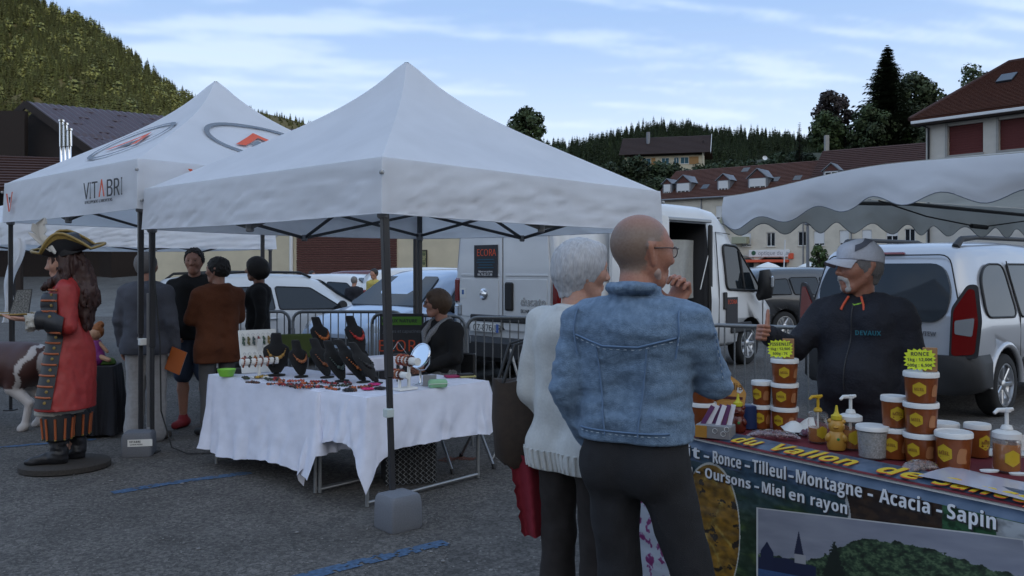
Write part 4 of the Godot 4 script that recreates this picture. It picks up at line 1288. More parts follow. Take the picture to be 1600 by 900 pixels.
func side_plane(s: Array, sgn: float) -> Transform3D:
	# plane of the side windows: x forward, y up along the glass
	var r := minf(0.14, (s[3] - s[2]) * 0.45)
	var up := Vector3(0, s[3] - r - s[2], (s[6] - s[5] * 0.99) * sgn).normalized()
	var x := Vector3(1, 0, 0)
	return Transform3D(Basis(x, up, x.cross(up)), Vector3(0, s[2], s[5] * 0.99 * sgn))
func side_glass(parent: Node, s: Array, sgn: float, poly: PackedVector2Array, called := "side_window") -> void:
	var X := side_plane(s, sgn)
	var st := new_st()
	prism(st, poly, X * Transform3D(Basis.IDENTITY, Vector3(0, 0, -0.02 if sgn > 0 else -0.008)), 0.028)
	var w := obj(called, st, M.car_glass, parent)
	var fr := new_st()
	var pts := []
	for p in poly: pts.append(X * Vector3(p.x, p.y, 0.006 * sgn))
	pts.append(pts[0])
	pts.append(pts[1])
	tube(fr, pts, 0.012, 5, false)
	obj("seal", fr, M.black, w)

func wagon(called: String, label: String, paint: Material, at: Vector3, turn: float, k := 1.0, rails := true) -> Node3D:
	var t := thing(called, label, "car", at, turn)
	t.scale = Vector3(k, k, k)
	var S := [[0.0, 0.42, 0.8, 0.92, 0.66, 0.72, 0.64], [0.05, 0.33, 0.88, 1.06, 0.8, 0.82, 0.66], [0.2, 0.28, 0.92, 1.3, 0.83, 0.85, 0.62], [0.42, 0.26, 0.93, 1.44, 0.84, 0.86, 0.62], [0.8, 0.24, 0.94, 1.5, 0.85, 0.875, 0.63], [1.7, 0.22, 0.94, 1.52, 0.86, 0.88, 0.64], [2.4, 0.22, 0.94, 1.5, 0.86, 0.88, 0.63], [2.68, 0.22, 0.94, 1.42, 0.86, 0.88, 0.62], [2.98, 0.22, 0.94, 1.22, 0.86, 0.875, 0.64], [3.3, 0.22, 0.9, 0.99, 0.85, 0.86, 0.72], [3.7, 0.24, 0.85, 0.93, 0.84, 0.84, 0.7], [4.0, 0.28, 0.78, 0.86, 0.8, 0.8, 0.66], [4.18, 0.34, 0.64, 0.72, 0.7, 0.72, 0.6], [4.22, 0.4, 0.58, 0.64, 0.6, 0.62, 0.5]]
	var cuts := []
	for x in [0.78, 3.42]:
		for z in [-0.75, 0.75]: cuts.append(cut_wheel(x, 0.31, z, 0.36, M.black))
	car_shell(t, S, cuts, paint)
	for x in [0.78, 3.42]:
		for sg in [-1.0, 1.0]: wheel(t, Vector3(x, 0.31, 0.76 * sg), 0.31, sg)
	var win = S[5]
	for sg in [-1.0, 1.0]:
		side_glass(t, win, sg, round_poly([Vector2(0.42, 0.04), Vector2(0.95, 0.03), Vector2(0.95, 0.40), Vector2(0.62, 0.38)], 0.05))
		side_glass(t, win, sg, round_poly([Vector2(1.02, 0.03), Vector2(1.72, 0.02), Vector2(1.72, 0.43), Vector2(1.02, 0.42)], 0.05))
		side_glass(t, win, sg, round_poly([Vector2(1.80, 0.02), Vector2(2.92, 0.0), Vector2(2.86, 0.07), Vector2(2.42, 0.40), Vector2(1.80, 0.43)], 0.05))
		obj("mirror", tb([Vector3(2.85, 0.99, 0.9 * sg), Vector3(2.87, 1.0, 0.99 * sg), Vector3(2.84, 1.02, 1.07 * sg)], [0.05, 0.09, 0.06], 10), M.black, t)
		obj("door_handle", tb([Vector3(1.55, 0.82, 0.895 * sg), Vector3(1.75, 0.82, 0.895 * sg)], 0.016, 6), paint, t)
		obj("door_handle", tb([Vector3(2.45, 0.82, 0.895 * sg), Vector3(2.65, 0.82, 0.895 * sg)], 0.016, 6), paint, t)
		var hl := new_st()
		lathe(hl, [Vector2(0, -0.05), Vector2(0.12, -0.02), Vector2(0.13, 0.02), Vector2(0.09, 0.05), Vector2(0, 0.06)], 16, Transform3D(Basis(Vector3(0, 0, 1), -PI / 2 + 0.35), Vector3(4.08, 0.7, 0.56 * sg)), Vector2(1.0, 1.5))
		obj("headlight", hl, M.lamp_glass, t)
		obj("tail_light", bx(Vector3(0.06, 0.9, 0.72 * sg), Vector3(0.12, 0.26, 0.16), 0.03), M.tail_red, t)
		if rails:
			obj("roof_rail", tb([Vector3(0.5, 1.44, 0.56 * sg), Vector3(0.62, 1.53, 0.56 * sg), Vector3(1.4, 1.565, 0.57 * sg), Vector3(2.3, 1.55, 0.56 * sg), Vector3(2.5, 1.47, 0.56 * sg)], 0.022, 7), M.black, t)
	var ws := new_st()
	var up := Vector3(-0.64, 0.43, 0).normalized()
	prism(ws, round_poly([Vector2(-0.70, 0.03), Vector2(0.70, 0.03), Vector2(0.56, 0.76), Vector2(-0.56, 0.76)], 0.07), Transform3D(Basis(Vector3(0, 0, -1), up, Vector3(0, 0, -1).cross(up)), Vector3(3.3, 0.985, 0)), 0.03)
	obj("windscreen", ws, M.car_glass, t)
	obj("bumper", bx(Vector3(4.13, 0.42, 0), Vector3(0.2, 0.2, 1.34), 0.06), M.black, t)
	obj("grille", bx(Vector3(4.2, 0.56, 0), Vector3(0.06, 0.12, 0.7), 0.02), M.black, t)
	var rw := new_st()
	var ru := Vector3(0.3, 0.4, 0).normalized()
	prism(rw, round_poly([Vector2(-0.58, 0.03), Vector2(0.58, 0.03), Vector2(0.5, 0.4), Vector2(-0.5, 0.4)], 0.06), Transform3D(Basis(Vector3(0, 0, 1), ru, Vector3(0, 0, 1).cross(ru)), Vector3(0.05, 1.03, 0)), 0.02)
	obj("rear_window", rw, M.car_glass, t)
	return t

func build_vehicles() -> void:
	M.white_paint = mat(C(0.66, 0.67, 0.68), 0.35, {coat = 0.6, tex = ntex(0.01, 0.9, 4), sc = 0.5})
	M.silver_paint = mat(C(0.46, 0.47, 0.50), 0.30, {coat = 0.8, met = 0.35})
	M.blue_silver = mat(C(0.42, 0.50, 0.62), 0.28, {coat = 0.8, met = 0.3})
	M.dark_paint = mat(C(0.035, 0.037, 0.042), 0.25, {coat = 0.8})
	M.wine_paint = mat(C(0.09, 0.012, 0.02), 0.25, {coat = 0.8})
	M.car_glass = mat(C(0.012, 0.016, 0.02), 0.03)
	M.tail_red = mat(C(0.16, 0.008, 0.008), 0.12, {coat = 1.0})
	M.lamp_glass = mat(C(0.55, 0.57, 0.6), 0.12, {met = 0.6})
	M.alloy = mat(C(0.52, 0.53, 0.55), 0.28, {met = 0.9})
	M.plastic = mat(C(0.022, 0.022, 0.024), 0.62, {nm = nmap(0.3, 4.0), ns = 0.2, sc = 4.0})
	M.liner = mat(C(0.05, 0.05, 0.055), 0.8)
	M.canvas = mat(C(0.40, 0.40, 0.38), 0.9, {tex = ntex(0.03, 0.8, 4), sc = 1.5})

	# --- white delivery van
	var vt := thing("delivery_van", "white high-roof delivery van with its side door open", "van", V(-0.0975, 0, 10.97), heading(0.7, 0.714))
	var VS := [[0.0, 0.5, 1.2, 2.28, 0.86, 0.93, 0.80], [0.05, 0.38, 1.2, 2.36, 0.97, 1.0, 0.87], [0.25, 0.34, 1.2, 2.41, 1.0, 1.02, 0.90], [1.6, 0.32, 1.2, 2.43, 1.0, 1.025, 0.91], [3.2, 0.32, 1.2, 2.42, 1.0, 1.025, 0.91], [3.62, 0.32, 1.2, 2.37, 1.0, 1.02, 0.9], [3.95, 0.32, 1.2, 2.2, 1.0, 1.02, 0.86], [4.3, 0.32, 1.18, 1.86, 1.0, 1.02, 0.84], [4.72, 0.32, 1.1, 1.42, 1.0, 1.01, 0.84], [5.0, 0.34, 0.98, 1.18, 0.98, 0.98, 0.82], [5.25, 0.36, 0.86, 1.0, 0.92, 0.92, 0.76], [5.38, 0.4, 0.74, 0.84, 0.8, 0.82, 0.66], [5.41, 0.46, 0.66, 0.74, 0.7, 0.72, 0.55]]
	var cuts := [cut_box(Vector3(1.72, 1.42, 0), Vector3(3.2, 1.72, 1.78), M.liner), cut_box(Vector3(2.72, 1.35, 1.0), Vector3(1.14, 1.62, 0.5), M.liner)]
	for x in [1.05, 4.45]:
		for z in [-0.9, 0.9]: cuts.append(cut_wheel(x, 0.34, z, 0.41, M.black))
	car_shell(vt, VS, cuts, M.white_paint)
	for x in [1.05, 4.45]:
		for sg in [-1.0, 1.0]: wheel(vt, Vector3(x, 0.335, 0.88 * sg), 0.335, sg, 8)
	# rear doors: two leaves with hinges, handle, decal, lamps, bumper, plate
	for sg in [-1.0, 1.0]:
		var dr := new_st()
		prism(dr, round_poly([Vector2(0.012, 0.72), Vector2(0.80, 0.72), Vector2(0.82, 1.25), Vector2(0.745, 2.2), Vector2(0.012, 2.24)], 0.06), Transform3D(Basis(Vector3(0, 0, -1 * sg), Vector3.UP, Vector3(-1 * sg, 0, 0)), Vector3(-0.004 if sg > 0 else -0.03, 0, 0)), 0.026)
		var door := obj("rear_door", dr, M.white_paint, vt)
		obj("door_crease", bx(Vector3(-0.033, 1.42, -0.42 * sg), Vector3(0.012, 0.03, 0.72), 0.004), M.white_paint, door)
		obj("door_panel", bx(Vector3(-0.032, 1.12, -0.42 * sg), Vector3(0.012, 0.5, 0.7), 0.005), M.white_paint, door)
		for y in [0.95, 2.02]:
			var hg := new_st()
			box(hg, Vector3(-0.02, y, -0.8 * sg + (0.04 * sg if y > 1.5 else 0.0)), Vector3(0.05, 0.15, 0.07), 0.01)
			box(hg, Vector3(0.03, y, -0.87 * sg + (0.04 * sg if y > 1.5 else 0.0)), Vector3(0.07, 0.12, 0.05), 0.01)
			obj("hinge", hg, M.steel, door)
		obj("tail_light", bx(Vector3(0.03, 1.21, 0.885 * sg), Vector3(0.11, 0.34, 0.13), 0.03), M.tail_red, vt)
		obj("reversing_light", bx(Vector3(0.03, 0.93, 0.895 * sg), Vector3(0.11, 0.2, 0.12), 0.03), M.lamp_glass, vt)
	obj("door_gap", bx(Vector3(-0.012, 1.47, 0), Vector3(0.02, 1.5, 0.012)), M.black, vt)
	obj("door_handle", bx(Vector3(-0.048, 1.15, 0.13), Vector3(0.04, 0.36, 0.15), 0.03), M.black, vt)
	obj("badge", lt([Vector2(0, 0), Vector2(0.075, 0), Vector2(0.075, 0.012), Vector2(0.06, 0.02), Vector2(0, 0.015)], 20, Transform3D(Basis(Vector3(0, 0, 1), PI / 2), Vector3(-0.035, 1.17, -0.34))), M.chrome, vt)
	var rear := Basis(Vector3(0, 0, 1), Vector3.UP, Vector3(-1, 0, 0))    # lettering on the rear, read from behind
	var dec := obj("decal", bx(Vector3(-0.041, 1.6, -0.30), Vector3(0.006, 0.42, 0.44)), M.black_ink, vt)
	text("lettering", "ECORA", 0.12, M.red_ink, dec, Transform3D(rear, Vector3(-0.047, 1.71, -0.47)), {weight = 400})
	for k in 4: obj("print_line", bx(Vector3(-0.046, 1.62 - k * 0.035, -0.30), Vector3(0.003, 0.012, [0.3, 0.34, 0.26, 0.3][k])), mat(C(0.02, 0.09, 0.14), 0.7), dec)
	text("lettering", "bijoux en graines", 0.034, M.white_ink, dec, Transform3D(rear, Vector3(-0.047, 1.465, -0.43)), {weight = 400})
	text("lettering", "06.79.02.57.88", 0.042, M.white_ink, dec, Transform3D(rear, Vector3(-0.047, 1.425, -0.45)), {weight = 400})
	text("lettering", "ducato", 0.13, M.chrome, vt, Transform3D(rear, Vector3(-0.046, 1.09, 0.33)), {weight = 700, depth = 0.006})
	text("lettering", "BONNET", 0.06, M.black_ink, vt, Transform3D(rear, Vector3(-0.046, 0.97, 0.33)), {weight = 400})
	var stk := obj("sticker", bx(Vector3(-0.04, 1.18, -0.74), Vector3(0.005, 0.13, 0.1)), M.paper, vt)
	obj("emblem", bx(Vector3(-0.044, 1.19, -0.74), Vector3(0.004, 0.06, 0.04)), mat(C(0.05, 0.12, 0.3), 0.6), stk)
	obj("plate_recess", bx(Vector3(-0.035, 0.86, -0.05), Vector3(0.03, 0.09, 1.1), 0.02), M.plastic, vt)
	var np := obj("number_plate", bx(Vector3(-0.046, 0.735, -0.32), Vector3(0.012, 0.115, 0.54), 0.006), M.paper, vt)
	text("lettering", "CZ-876-LP", 0.115, M.black_ink, np, Transform3D(rear, Vector3(-0.054, 0.735, -0.53)), {weight = 400})
	obj("plate_band", bx(Vector3(-0.0535, 0.735, -0.075), Vector3(0.004, 0.11, 0.045)), mat(C(0.05, 0.12, 0.4), 0.5), np)
	obj("bumper", bx(Vector3(-0.06, 0.47, 0), Vector3(0.26, 0.3, 1.96), 0.06), M.plastic, vt)
	# right side: slid-open door, door opening, cab window, mirror, mouldings
	var sd := new_st()
	prism(sd, round_poly([Vector2(0.82, 0.4), Vector2(2.1, 0.4), Vector2(2.1, 1.2), Vector2(2.08, 2.22), Vector2(0.84, 2.22), Vector2(0.82, 1.2)], 0.06), Transform3D(Basis.IDENTITY, Vector3(0, 0, 1.045)), 0.05)
	obj("sliding_door", sd, M.white_paint, vt)
	obj("door_rail", bx(Vector3(2.7, 2.2, 0.96), Vector3(1.3, 0.05, 0.06), 0.01), M.steel, vt)
	obj("door_pillar", bx(Vector3(3.31, 1.35, 0.985), Vector3(0.09, 1.6, 0.05), 0.02), M.black, vt)
	var fw := new_st()
	var cabX := side_plane([0, 0.32, 1.19, 2.3, 1.0, 1.022, 0.9], 1.0)
	var cabp := round_poly([Vector2(3.72, 0.0), Vector2(4.74, -0.04), Vector2(4.62, 0.12), Vector2(4.12, 0.66), Vector2(3.72, 0.68)], 0.09)
	prism(fw, cabp, cabX * Transform3D(Basis.IDENTITY, Vector3(0, 0, -0.03)), 0.045)
	var cw := obj("cab_window", fw, M.car_glass, vt)
	var fp := []
	for p in cabp: fp.append(cabX * Vector3(p.x, p.y, 0.012))
	fp.append(fp[0]); fp.append(fp[1])
	obj("seal", tb(fp, 0.02, 5), M.black, cw)
	obj("quarter_bar", tb([cabX * Vector3(4.22, 0.0, 0.02), cabX * Vector3(4.17, 0.6, 0.02)], 0.024, 6), M.black, cw)
	obj("door_seam", tb([Vector3(3.5, 0.42, 1.015), Vector3(3.5, 1.2, 1.022), Vector3(3.52, 2.05, 0.945), Vector3(3.95, 2.03, 0.93)], 0.008, 5), M.black, vt)
	obj("door_seam", tb([Vector3(4.86, 0.6, 0.995), Vector3(4.86, 1.1, 1.005)], 0.008, 5), M.black, vt)
	obj("cab_handle", bx(Vector3(3.66, 1.02, 1.03), Vector3(0.1, 0.26, 0.03), 0.03), M.black, vt)
	obj("door_mirror", tb([Vector3(4.58, 1.05, 1.06), Vector3(4.6, 1.1, 1.17), Vector3(4.6, 1.3, 1.2), Vector3(4.6, 1.48, 1.17)], [0.06, 0.12, 0.13, 0.08], 10), M.black, vt)
	obj("indicator", bx(Vector3(4.56, 1.3, 1.32), Vector3(0.06, 0.18, 0.04), 0.02), M.lamp_glass, vt)
	obj("side_moulding", bx(Vector3(4.15, 0.6, 1.015), Vector3(0.62, 0.16, 0.04), 0.02), M.plastic, vt)
	obj("side_moulding", bx(Vector3(0.4, 0.6, 1.01), Vector3(0.56, 0.16, 0.04), 0.02), M.plastic, vt)
	var sdec := obj("decal", bx(Vector3(3.86, 0.86, 1.025), Vector3(0.34, 0.42, 0.006)), M.black_ink, vt)
	text("lettering", "ECORA", 0.09, M.red_ink, sdec, Transform3D(Basis.IDENTITY, Vector3(3.73, 1.0, 1.03)), {weight = 400})
	var cu := new_st()
	sheet(cu, 20, 16, func(u, v): return Vector3(2.2 + u * 1.0, 1.92 - v * 0.95 + 0.25 * v * u * 0.4, 0.8 + 0.03 * sin(u * 11.0 + v * 2.0) + 0.05 * v * sin(u * 5.0)))
	tag(obj("canvas_curtain", cu, M.canvas, vt), "grey canvas sheet hung in the open doorway", "")
	obj("strap", tb([Vector3(3.28, 1.7, 0.97), Vector3(3.05, 1.2, 0.98)], 0.008, 5), M.paper, vt)

	# --- silver family van behind the honey seller
	var bt := thing("family_van", "silver family van with dark tailgate window behind honey seller", "car", V(3.80, 0, 8.85), heading(0.765, 0.645))
	var BS := [[0.0, 0.46, 0.96, 1.03, 0.72, 0.82, 0.80], [0.03, 0.42, 0.99, 1.16, 0.8, 0.875, 0.79], [0.09, 0.36, 1.0, 1.4, 0.85, 0.895, 0.76], [0.16, 0.33, 1.0, 1.62, 0.87, 0.9, 0.73], [0.25, 0.31, 1.0, 1.70, 0.88, 0.905, 0.735], [0.5, 0.3, 1.0, 1.745, 0.89, 0.905, 0.74], [1.4, 0.3, 1.0, 1.78, 0.89, 0.905, 0.75], [2.5, 0.3, 1.0, 1.76, 0.89, 0.905, 0.74], [2.95, 0.3, 1.0, 1.62, 0.89, 0.9, 0.73], [3.4, 0.3, 0.98, 1.3, 0.89, 0.9, 0.74], [3.7, 0.32, 0.94, 1.05, 0.88, 0.88, 0.76], [4.1, 0.34, 0.86, 0.96, 0.84, 0.85, 0.7], [4.32, 0.4, 0.74, 0.82, 0.74, 0.76, 0.6], [4.38, 0.46, 0.64, 0.72, 0.62, 0.64, 0.5]]
	cuts = []
	for x in [0.83, 3.55]:
		for z in [-0.82, 0.82]: cuts.append(cut_wheel(x, 0.32, z, 0.385, M.black))
	car_shell(bt, BS, cuts, M.silver_paint)
	for x in [0.83, 3.55]:
		for sg in [-1.0, 1.0]: wheel(bt, Vector3(x, 0.32, 0.80 * sg), 0.32, sg, 7)
	var tg := Vector3(0.115, 0.6, 0).normalized()
	var TX := Transform3D(Basis(Vector3(0, 0, 1), tg, Vector3(0, 0, 1).cross(tg)), Vector3(0.0, 1.03, 0))
	var gw := new_st()
	prism(gw, round_poly([Vector2(-0.66, 0.02), Vector2(-0.56, -0.06), Vector2(0.56, -0.06), Vector2(0.66, 0.02), Vector2(0.70, 0.25), Vector2(0.60, 0.53), Vector2(-0.60, 0.53), Vector2(-0.70, 0.25)], 0.12), TX * Transform3D(Basis.IDENTITY, Vector3(0, 0, -0.02)), 0.045)
	var tw := obj("tailgate_window", gw, M.car_glass, bt)
	obj("wiper", tb([TX * Vector3(-0.1, -0.02, 0.04), TX * Vector3(0.3, 0.1, 0.04)], 0.009, 5), M.black, tw)
	obj("brake_lamp", bx(Vector3(0.17, 1.655, -0.02), Vector3(0.06, 0.035, 0.4), 0.015), M.tail_red, bt)
	var gap := []
	for p in round_poly([Vector2(-0.70, 0.46), Vector2(0.70, 0.46), Vector2(0.76, 0.9), Vector2(0.78, 1.1), Vector2(0.64, 1.64), Vector2(-0.64, 1.64), Vector2(-0.78, 1.1), Vector2(-0.76, 0.9)], 0.1):
		gap.append(Vector3(-0.002 if p.y < 1.0 else (p.y - 1.0) * 0.2, p.y, p.x))
	gap.append(gap[0]); gap.append(gap[1])
	obj("tailgate_seam", tb(gap, 0.007, 5), M.black, bt)
	for sg in [-1.0, 1.0]:
		var tl := new_st()
		var lp := round_poly([Vector2(-0.05, 0.66), Vector2(0.15, 0.68), Vector2(0.18, 1.0), Vector2(0.15, 1.3), Vector2(0.10, 1.31), Vector2(-0.03, 1.1)], 0.04)
		prism(tl, lp, Transform3D(Basis(Vector3(0.35, 0, 0.94 * sg) .normalized(), Vector3.UP, Vector3(-0.94, 0, 0.35 * sg).normalized()), Vector3(0.0, 0, 0.76 * sg)), 0.03)
		var la := obj("tail_light", tl, M.tail_red, bt)
		var ln := new_st()
		var LX := Transform3D(Basis(Vector3(0.35, 0, 0.94 * sg).normalized(), Vector3.UP, Vector3(-0.94, 0, 0.35 * sg).normalized()), Vector3(0.0, 0, 0.76 * sg))
		prism(ln, round_poly([Vector2(-0.02, 0.87), Vector2(0.13, 0.85), Vector2(0.15, 1.03), Vector2(-0.02, 1.0)], 0.02), LX * Transform3D(Basis.IDENTITY, Vector3(0, 0, 0.024 if sg > 0 else -0.012)), 0.012)
		obj("clear_lens", ln, M.lamp_glass, la)
		var lb := new_st()
		prism(lb, round_poly([Vector2(-0.07, 0.63), Vector2(0.18, 0.64), Vector2(0.215, 1.0), Vector2(0.18, 1.35), Vector2(0.09, 1.35), Vector2(-0.05, 1.12)], 0.04), LX * Transform3D(Basis.IDENTITY, Vector3(0, 0, -0.004)), 0.024)
		obj("lamp_surround", lb, M.dark_frame, la)
		obj("roof_rail", tb([Vector3(0.36, 1.72, 0.6 * sg), Vector3(0.46, 1.80, 0.61 * sg), Vector3(0.8, 1.825, 0.62 * sg), Vector3(2.2, 1.83, 0.62 * sg), Vector3(2.6, 1.74, 0.6 * sg)], [0.04, 0.032, 0.024, 0.024, 0.03], 8), M.plastic, bt)
		side_glass(bt, BS[6], sg, round_poly([Vector2(0.36, 0.02), Vector2(1.12, 0.0), Vector2(1.05, 0.56), Vector2(0.62, 0.56), Vector2(0.42, 0.42)], 0.12))
		side_glass(bt, BS[6], sg, round_poly([Vector2(1.22, 0.0), Vector2(2.1, -0.02), Vector2(2.05, 0.56), Vector2(1.15, 0.56)], 0.06))
		side_glass(bt, BS[6], sg, round_poly([Vector2(2.2, -0.02), Vector2(3.3, -0.04), Vector2(2.75, 0.5), Vector2(2.15, 0.55)], 0.06))
		var arch := []
		for k in 19: arch.append(Vector3(0.83 - cos(PI * k / 18) * 0.41, 0.32 + sin(PI * k / 18) * 0.41, 0.892 * sg))
		obj("arch_flare", tb(arch, 0.035, 6), M.silver_paint, bt)
		obj("door_seam", tb([Vector3(1.2, 0.42, 0.898 * sg), Vector3(1.2, 1.0, 0.9 * sg), Vector3(1.15, 1.58, 0.78 * sg)], 0.007, 5), M.black, bt)
		obj("side_cladding", bx(Vector3(2.2, 0.45, 0.895 * sg), Vector3(1.9, 0.26, 0.05), 0.02), M.plastic, bt)
	var bm := new_st()
	var br := []
	for y in [[0.28, 0.9], [0.34, 1.0], [0.58, 1.0], [0.66, 0.97]]:
		var ring := PackedVector3Array()
		for p in [Vector2(0.42, 0.93), Vector2(0.12, 0.925), Vector2(-0.03, 0.84), Vector2(-0.09, 0.6), Vector2(-0.11, 0.0), Vector2(-0.09, -0.6), Vector2(-0.03, -0.84), Vector2(0.12, -0.925), Vector2(0.42, -0.93)]:
			ring.append(Vector3(p.x, y[0], p.y * y[1]))
		br.append(ring)
	loft(bm, br)
	obj("bumper", bm, M.plastic, bt)
	text("lettering", "VIEW", 0.06, M.chrome, bt, Transform3D(rear, Vector3(-0.012, 0.86, 0.42)), {depth = 0.006})
	obj("badge", lt([Vector2(0, 0), Vector2(0.06, 0.0), Vector2(0.05, 0.015), Vector2(0, 0.015)], 18, Transform3D(Basis(Vector3(0, 0, 1), PI / 2), Vector3(-0.005, 0.88, 0))), M.chrome, bt)
	obj("plate_recess", bx(Vector3(-0.005, 0.72, 0), Vector3(0.03, 0.14, 0.6), 0.02), M.plastic, bt)
	# --- other cars
	wagon("estate_car", "white estate car with black roof rails beyond the barriers", M.white_paint, V(-5.25, 0, 12.3), heading(0.75, 0.66), 0.93)
	wagon("parked_car", "light blue car facing left beside the white van", M.blue_silver, V(0.1, 0, 14.6), heading(-0.6, -0.8), 0.97, false)
	wagon("parked_car", "dark wine red car far behind the yellow shirt", M.wine_paint, V(-6.2, 0, 27.5), heading(0.98, 0.2), 0.95, false)
	wagon("parked_car", "white car just behind the man in yellow", M.white_paint, V(-5.6, 0, 21.5), heading(0.9, -0.4), 0.9, false)
	wagon("parked_car", "white car roof showing left of the van's corner", M.white_paint, V(-3.6, 0, 20.0), heading(0.95, 0.3), 1.0, false)
	wagon("parked_car", "dark grey car between the white and silver vans", M.dark_paint, V(4.6, 0, 18.2), heading(0.93, 0.36), 1.0, false)
	wagon("parked_car", "white car roof beyond the dark grey car", M.white_paint, V(8.2, 0, 30.5), heading(0.98, 0.2), 0.9, false)

# ---------------------------------------------------------------- tables, stalls and what lies on them
const E1 := Vector3(-0.745, 0, -0.667)
const E2 := Vector3(0.667, 0, -0.745)
func tp(px: float, py: float, h: float) -> Vector3:      # the point at height h on the sight line through (px, py)
	var d := (1.5 - h) * 1340.0 / (py - 420.0)
	return V((px - 800.0) * d / 1340.0, h, d)
func barrier(label: String, a: Vector3, b: Vector3, h := 1.0) -> void:
	var t := thing("crowd_barrier", label, "barrier", Vector3.ZERO, 0, "steel crowd barriers round the stalls")
	var x := (b - a).normalized()
	var w := a.distance_to(b)
	var n := x.cross(Vector3.UP)
	var f := new_st()
	var r := 0.11
	var pts := [a + Vector3(0, 0.06, 0), a + Vector3(0, h - r, 0)]
	for k in 5: pts.append(a + x * (r - cos(PI / 2 * k / 4) * r) + Vector3(0, h - r + sin(PI / 2 * k / 4) * r, 0))
	for k in 5: pts.append(b - x * (r - sin(PI / 2 * k / 4) * r) + Vector3(0, h - r + cos(PI / 2 * k / 4) * r, 0))
	pts += [b + Vector3(0, h - r, 0), b + Vector3(0, 0.06, 0)]
	tube(f, pts, 0.019, 8)
	obj("frame", f, M.galvanised, t)
	obj("bottom_rail", tb([a + Vector3(0, 0.2, 0), b + Vector3(0, 0.2, 0)], 0.016, 8), M.galvanised, t)
	var k := 0.088
	var bm := done(tb([Vector3(0, 0.2, 0), Vector3(0, h, 0)], 0.0075, 6))
	while k < w - 0.05:
		var o := put("bar", bm, M.galvanised, t)
		o.position = a + x * k
		k += 0.088
	for e in [0.12, 0.88]:
		obj("foot", tb([a.lerp(b, e) + n * 0.3 + Vector3(0, 0.015, 0), a.lerp(b, e) + n * 0.1 + Vector3(0, 0.1, 0), a.lerp(b, e) - n * 0.1 + Vector3(0, 0.1, 0), a.lerp(b, e) - n * 0.3 + Vector3(0, 0.015, 0)], 0.014, 6), M.galvanised, t)
	obj("hook", tb([b + Vector3(0, h - 0.2, 0), b + x * 0.06 + Vector3(0, h - 0.2, 0), b + x * 0.06 + Vector3(0, h - 0.27, 0)], 0.009, 6), M.galvanised, t)

func drape(c0: Vector3, ex: Vector3, ez: Vector3, w: float, dep: float, top: float, drop: Callable, flare: float, seedv: int) -> SurfaceTool:
	# a cloth laid over a rectangle from corner c0 along ex (w) and ez (dep); drop(side, t) gives the hang
	var st := new_st()
	var n := FastNoiseLite.new()
	n.seed = seedv
	n.frequency = 1.0
	var rim := []
	var sides := [[c0, ex, w, -ez], [c0 + ex * w, ez, dep, ex], [c0 + ex * w + ez * dep, -ex, w, ez], [c0 + ez * dep, -ez, dep, -ex]]
	for s in 4:
		var nn := 48
		for i in nn:
			var t := float(i) / nn
			var nrm: Vector3 = sides[s][3]
			var L: float = sides[s][2]
			var e0 := t * L
			var e1 := (1.0 - t) * L
			var prev: Vector3 = sides[(s + 3) % 4][3]
			var nxt: Vector3 = sides[(s + 1) % 4][3]
			var rr := 0.06
			if e0 < rr: nrm = nrm.lerp(prev, 0.5 * (1.0 - e0 / rr)).normalized()
			if e1 < rr: nrm = nrm.lerp(nxt, 0.5 * (1.0 - e1 / rr)).normalized()
			rim.append([sides[s][0] + sides[s][1] * L * t, nrm, drop.call(s, t), minf(e0, e1), s + t])
	var m := rim.size()
	var rows := []
	for j in 15:
		var v := j / 14.0
		var row := PackedVector3Array()
		for i in m:
			var r: Array = rim[i]
			var p: Vector3 = r[0]
			var q: float = r[4] * 9.0
			var corner := exp(-r[3] / 0.10)
			var fold := n.get_noise_2d(q * 0.55, v * 0.7) * 0.05 + n.get_noise_2d(q * 1.7 + 30.0, v * 1.4) * 0.016 + corner * 0.045 * sin(r[3] * 55.0 + r[4])
			var o := 0.006 * minf(1.0, v * 8.0) + (flare + maxf(fold, -flare * 0.7)) * pow(v, 1.15)
			row.append(p + r[1] * o + Vector3(0, top - r[2] * v + 0.004 * n.get_noise_2d(q * 3.0, 0), 0))
		row.append(row[0])
		rows.append(row)
	sheet(st, m, 14, func(u, v): return rows[14 - roundi(v * 14)][roundi(u * m)], 1)
	sheet(st, 16, 16, func(u, v):
		var p: Vector3 = c0 + ex * w * u + ez * dep * v
		return p + Vector3(0, top + 0.003 * n.get_noise_2d(p.x * 4.0, p.z * 4.0) * sin(u * PI) * sin(v * PI), 0), 2)
	return st
func folding_table(called: String, label: String, c0: Vector3, ex: Vector3, ez: Vector3, w: float, dep: float, h: float) -> Node3D:
	var t := thing(called, label, "table")
	var X := Transform3D(Basis(ex, Vector3.UP, -ex.cross(Vector3.UP)), c0)
	if X.basis.z.dot(ez) < 0: X.basis.z = -X.basis.z
	obj("table_top", bx(Vector3(w / 2, h - 0.02, dep / 2), Vector3(w - 0.02, 0.03, dep - 0.02), 0.006, X), M.paper, t)
	for e in [0.05, w - 0.05]:
		for z in [0.04, dep - 0.04]:
			obj("leg", tb([X * Vector3(e, 0.005, z), X * Vector3(e, h - 0.036, z)], 0.0125, 8), M.steel, t)
		obj("foot_bar", tb([X * Vector3(e, 0.03, 0.04), X * Vector3(e, 0.03, dep - 0.04)], 0.0115, 8), M.steel, t)
	return t
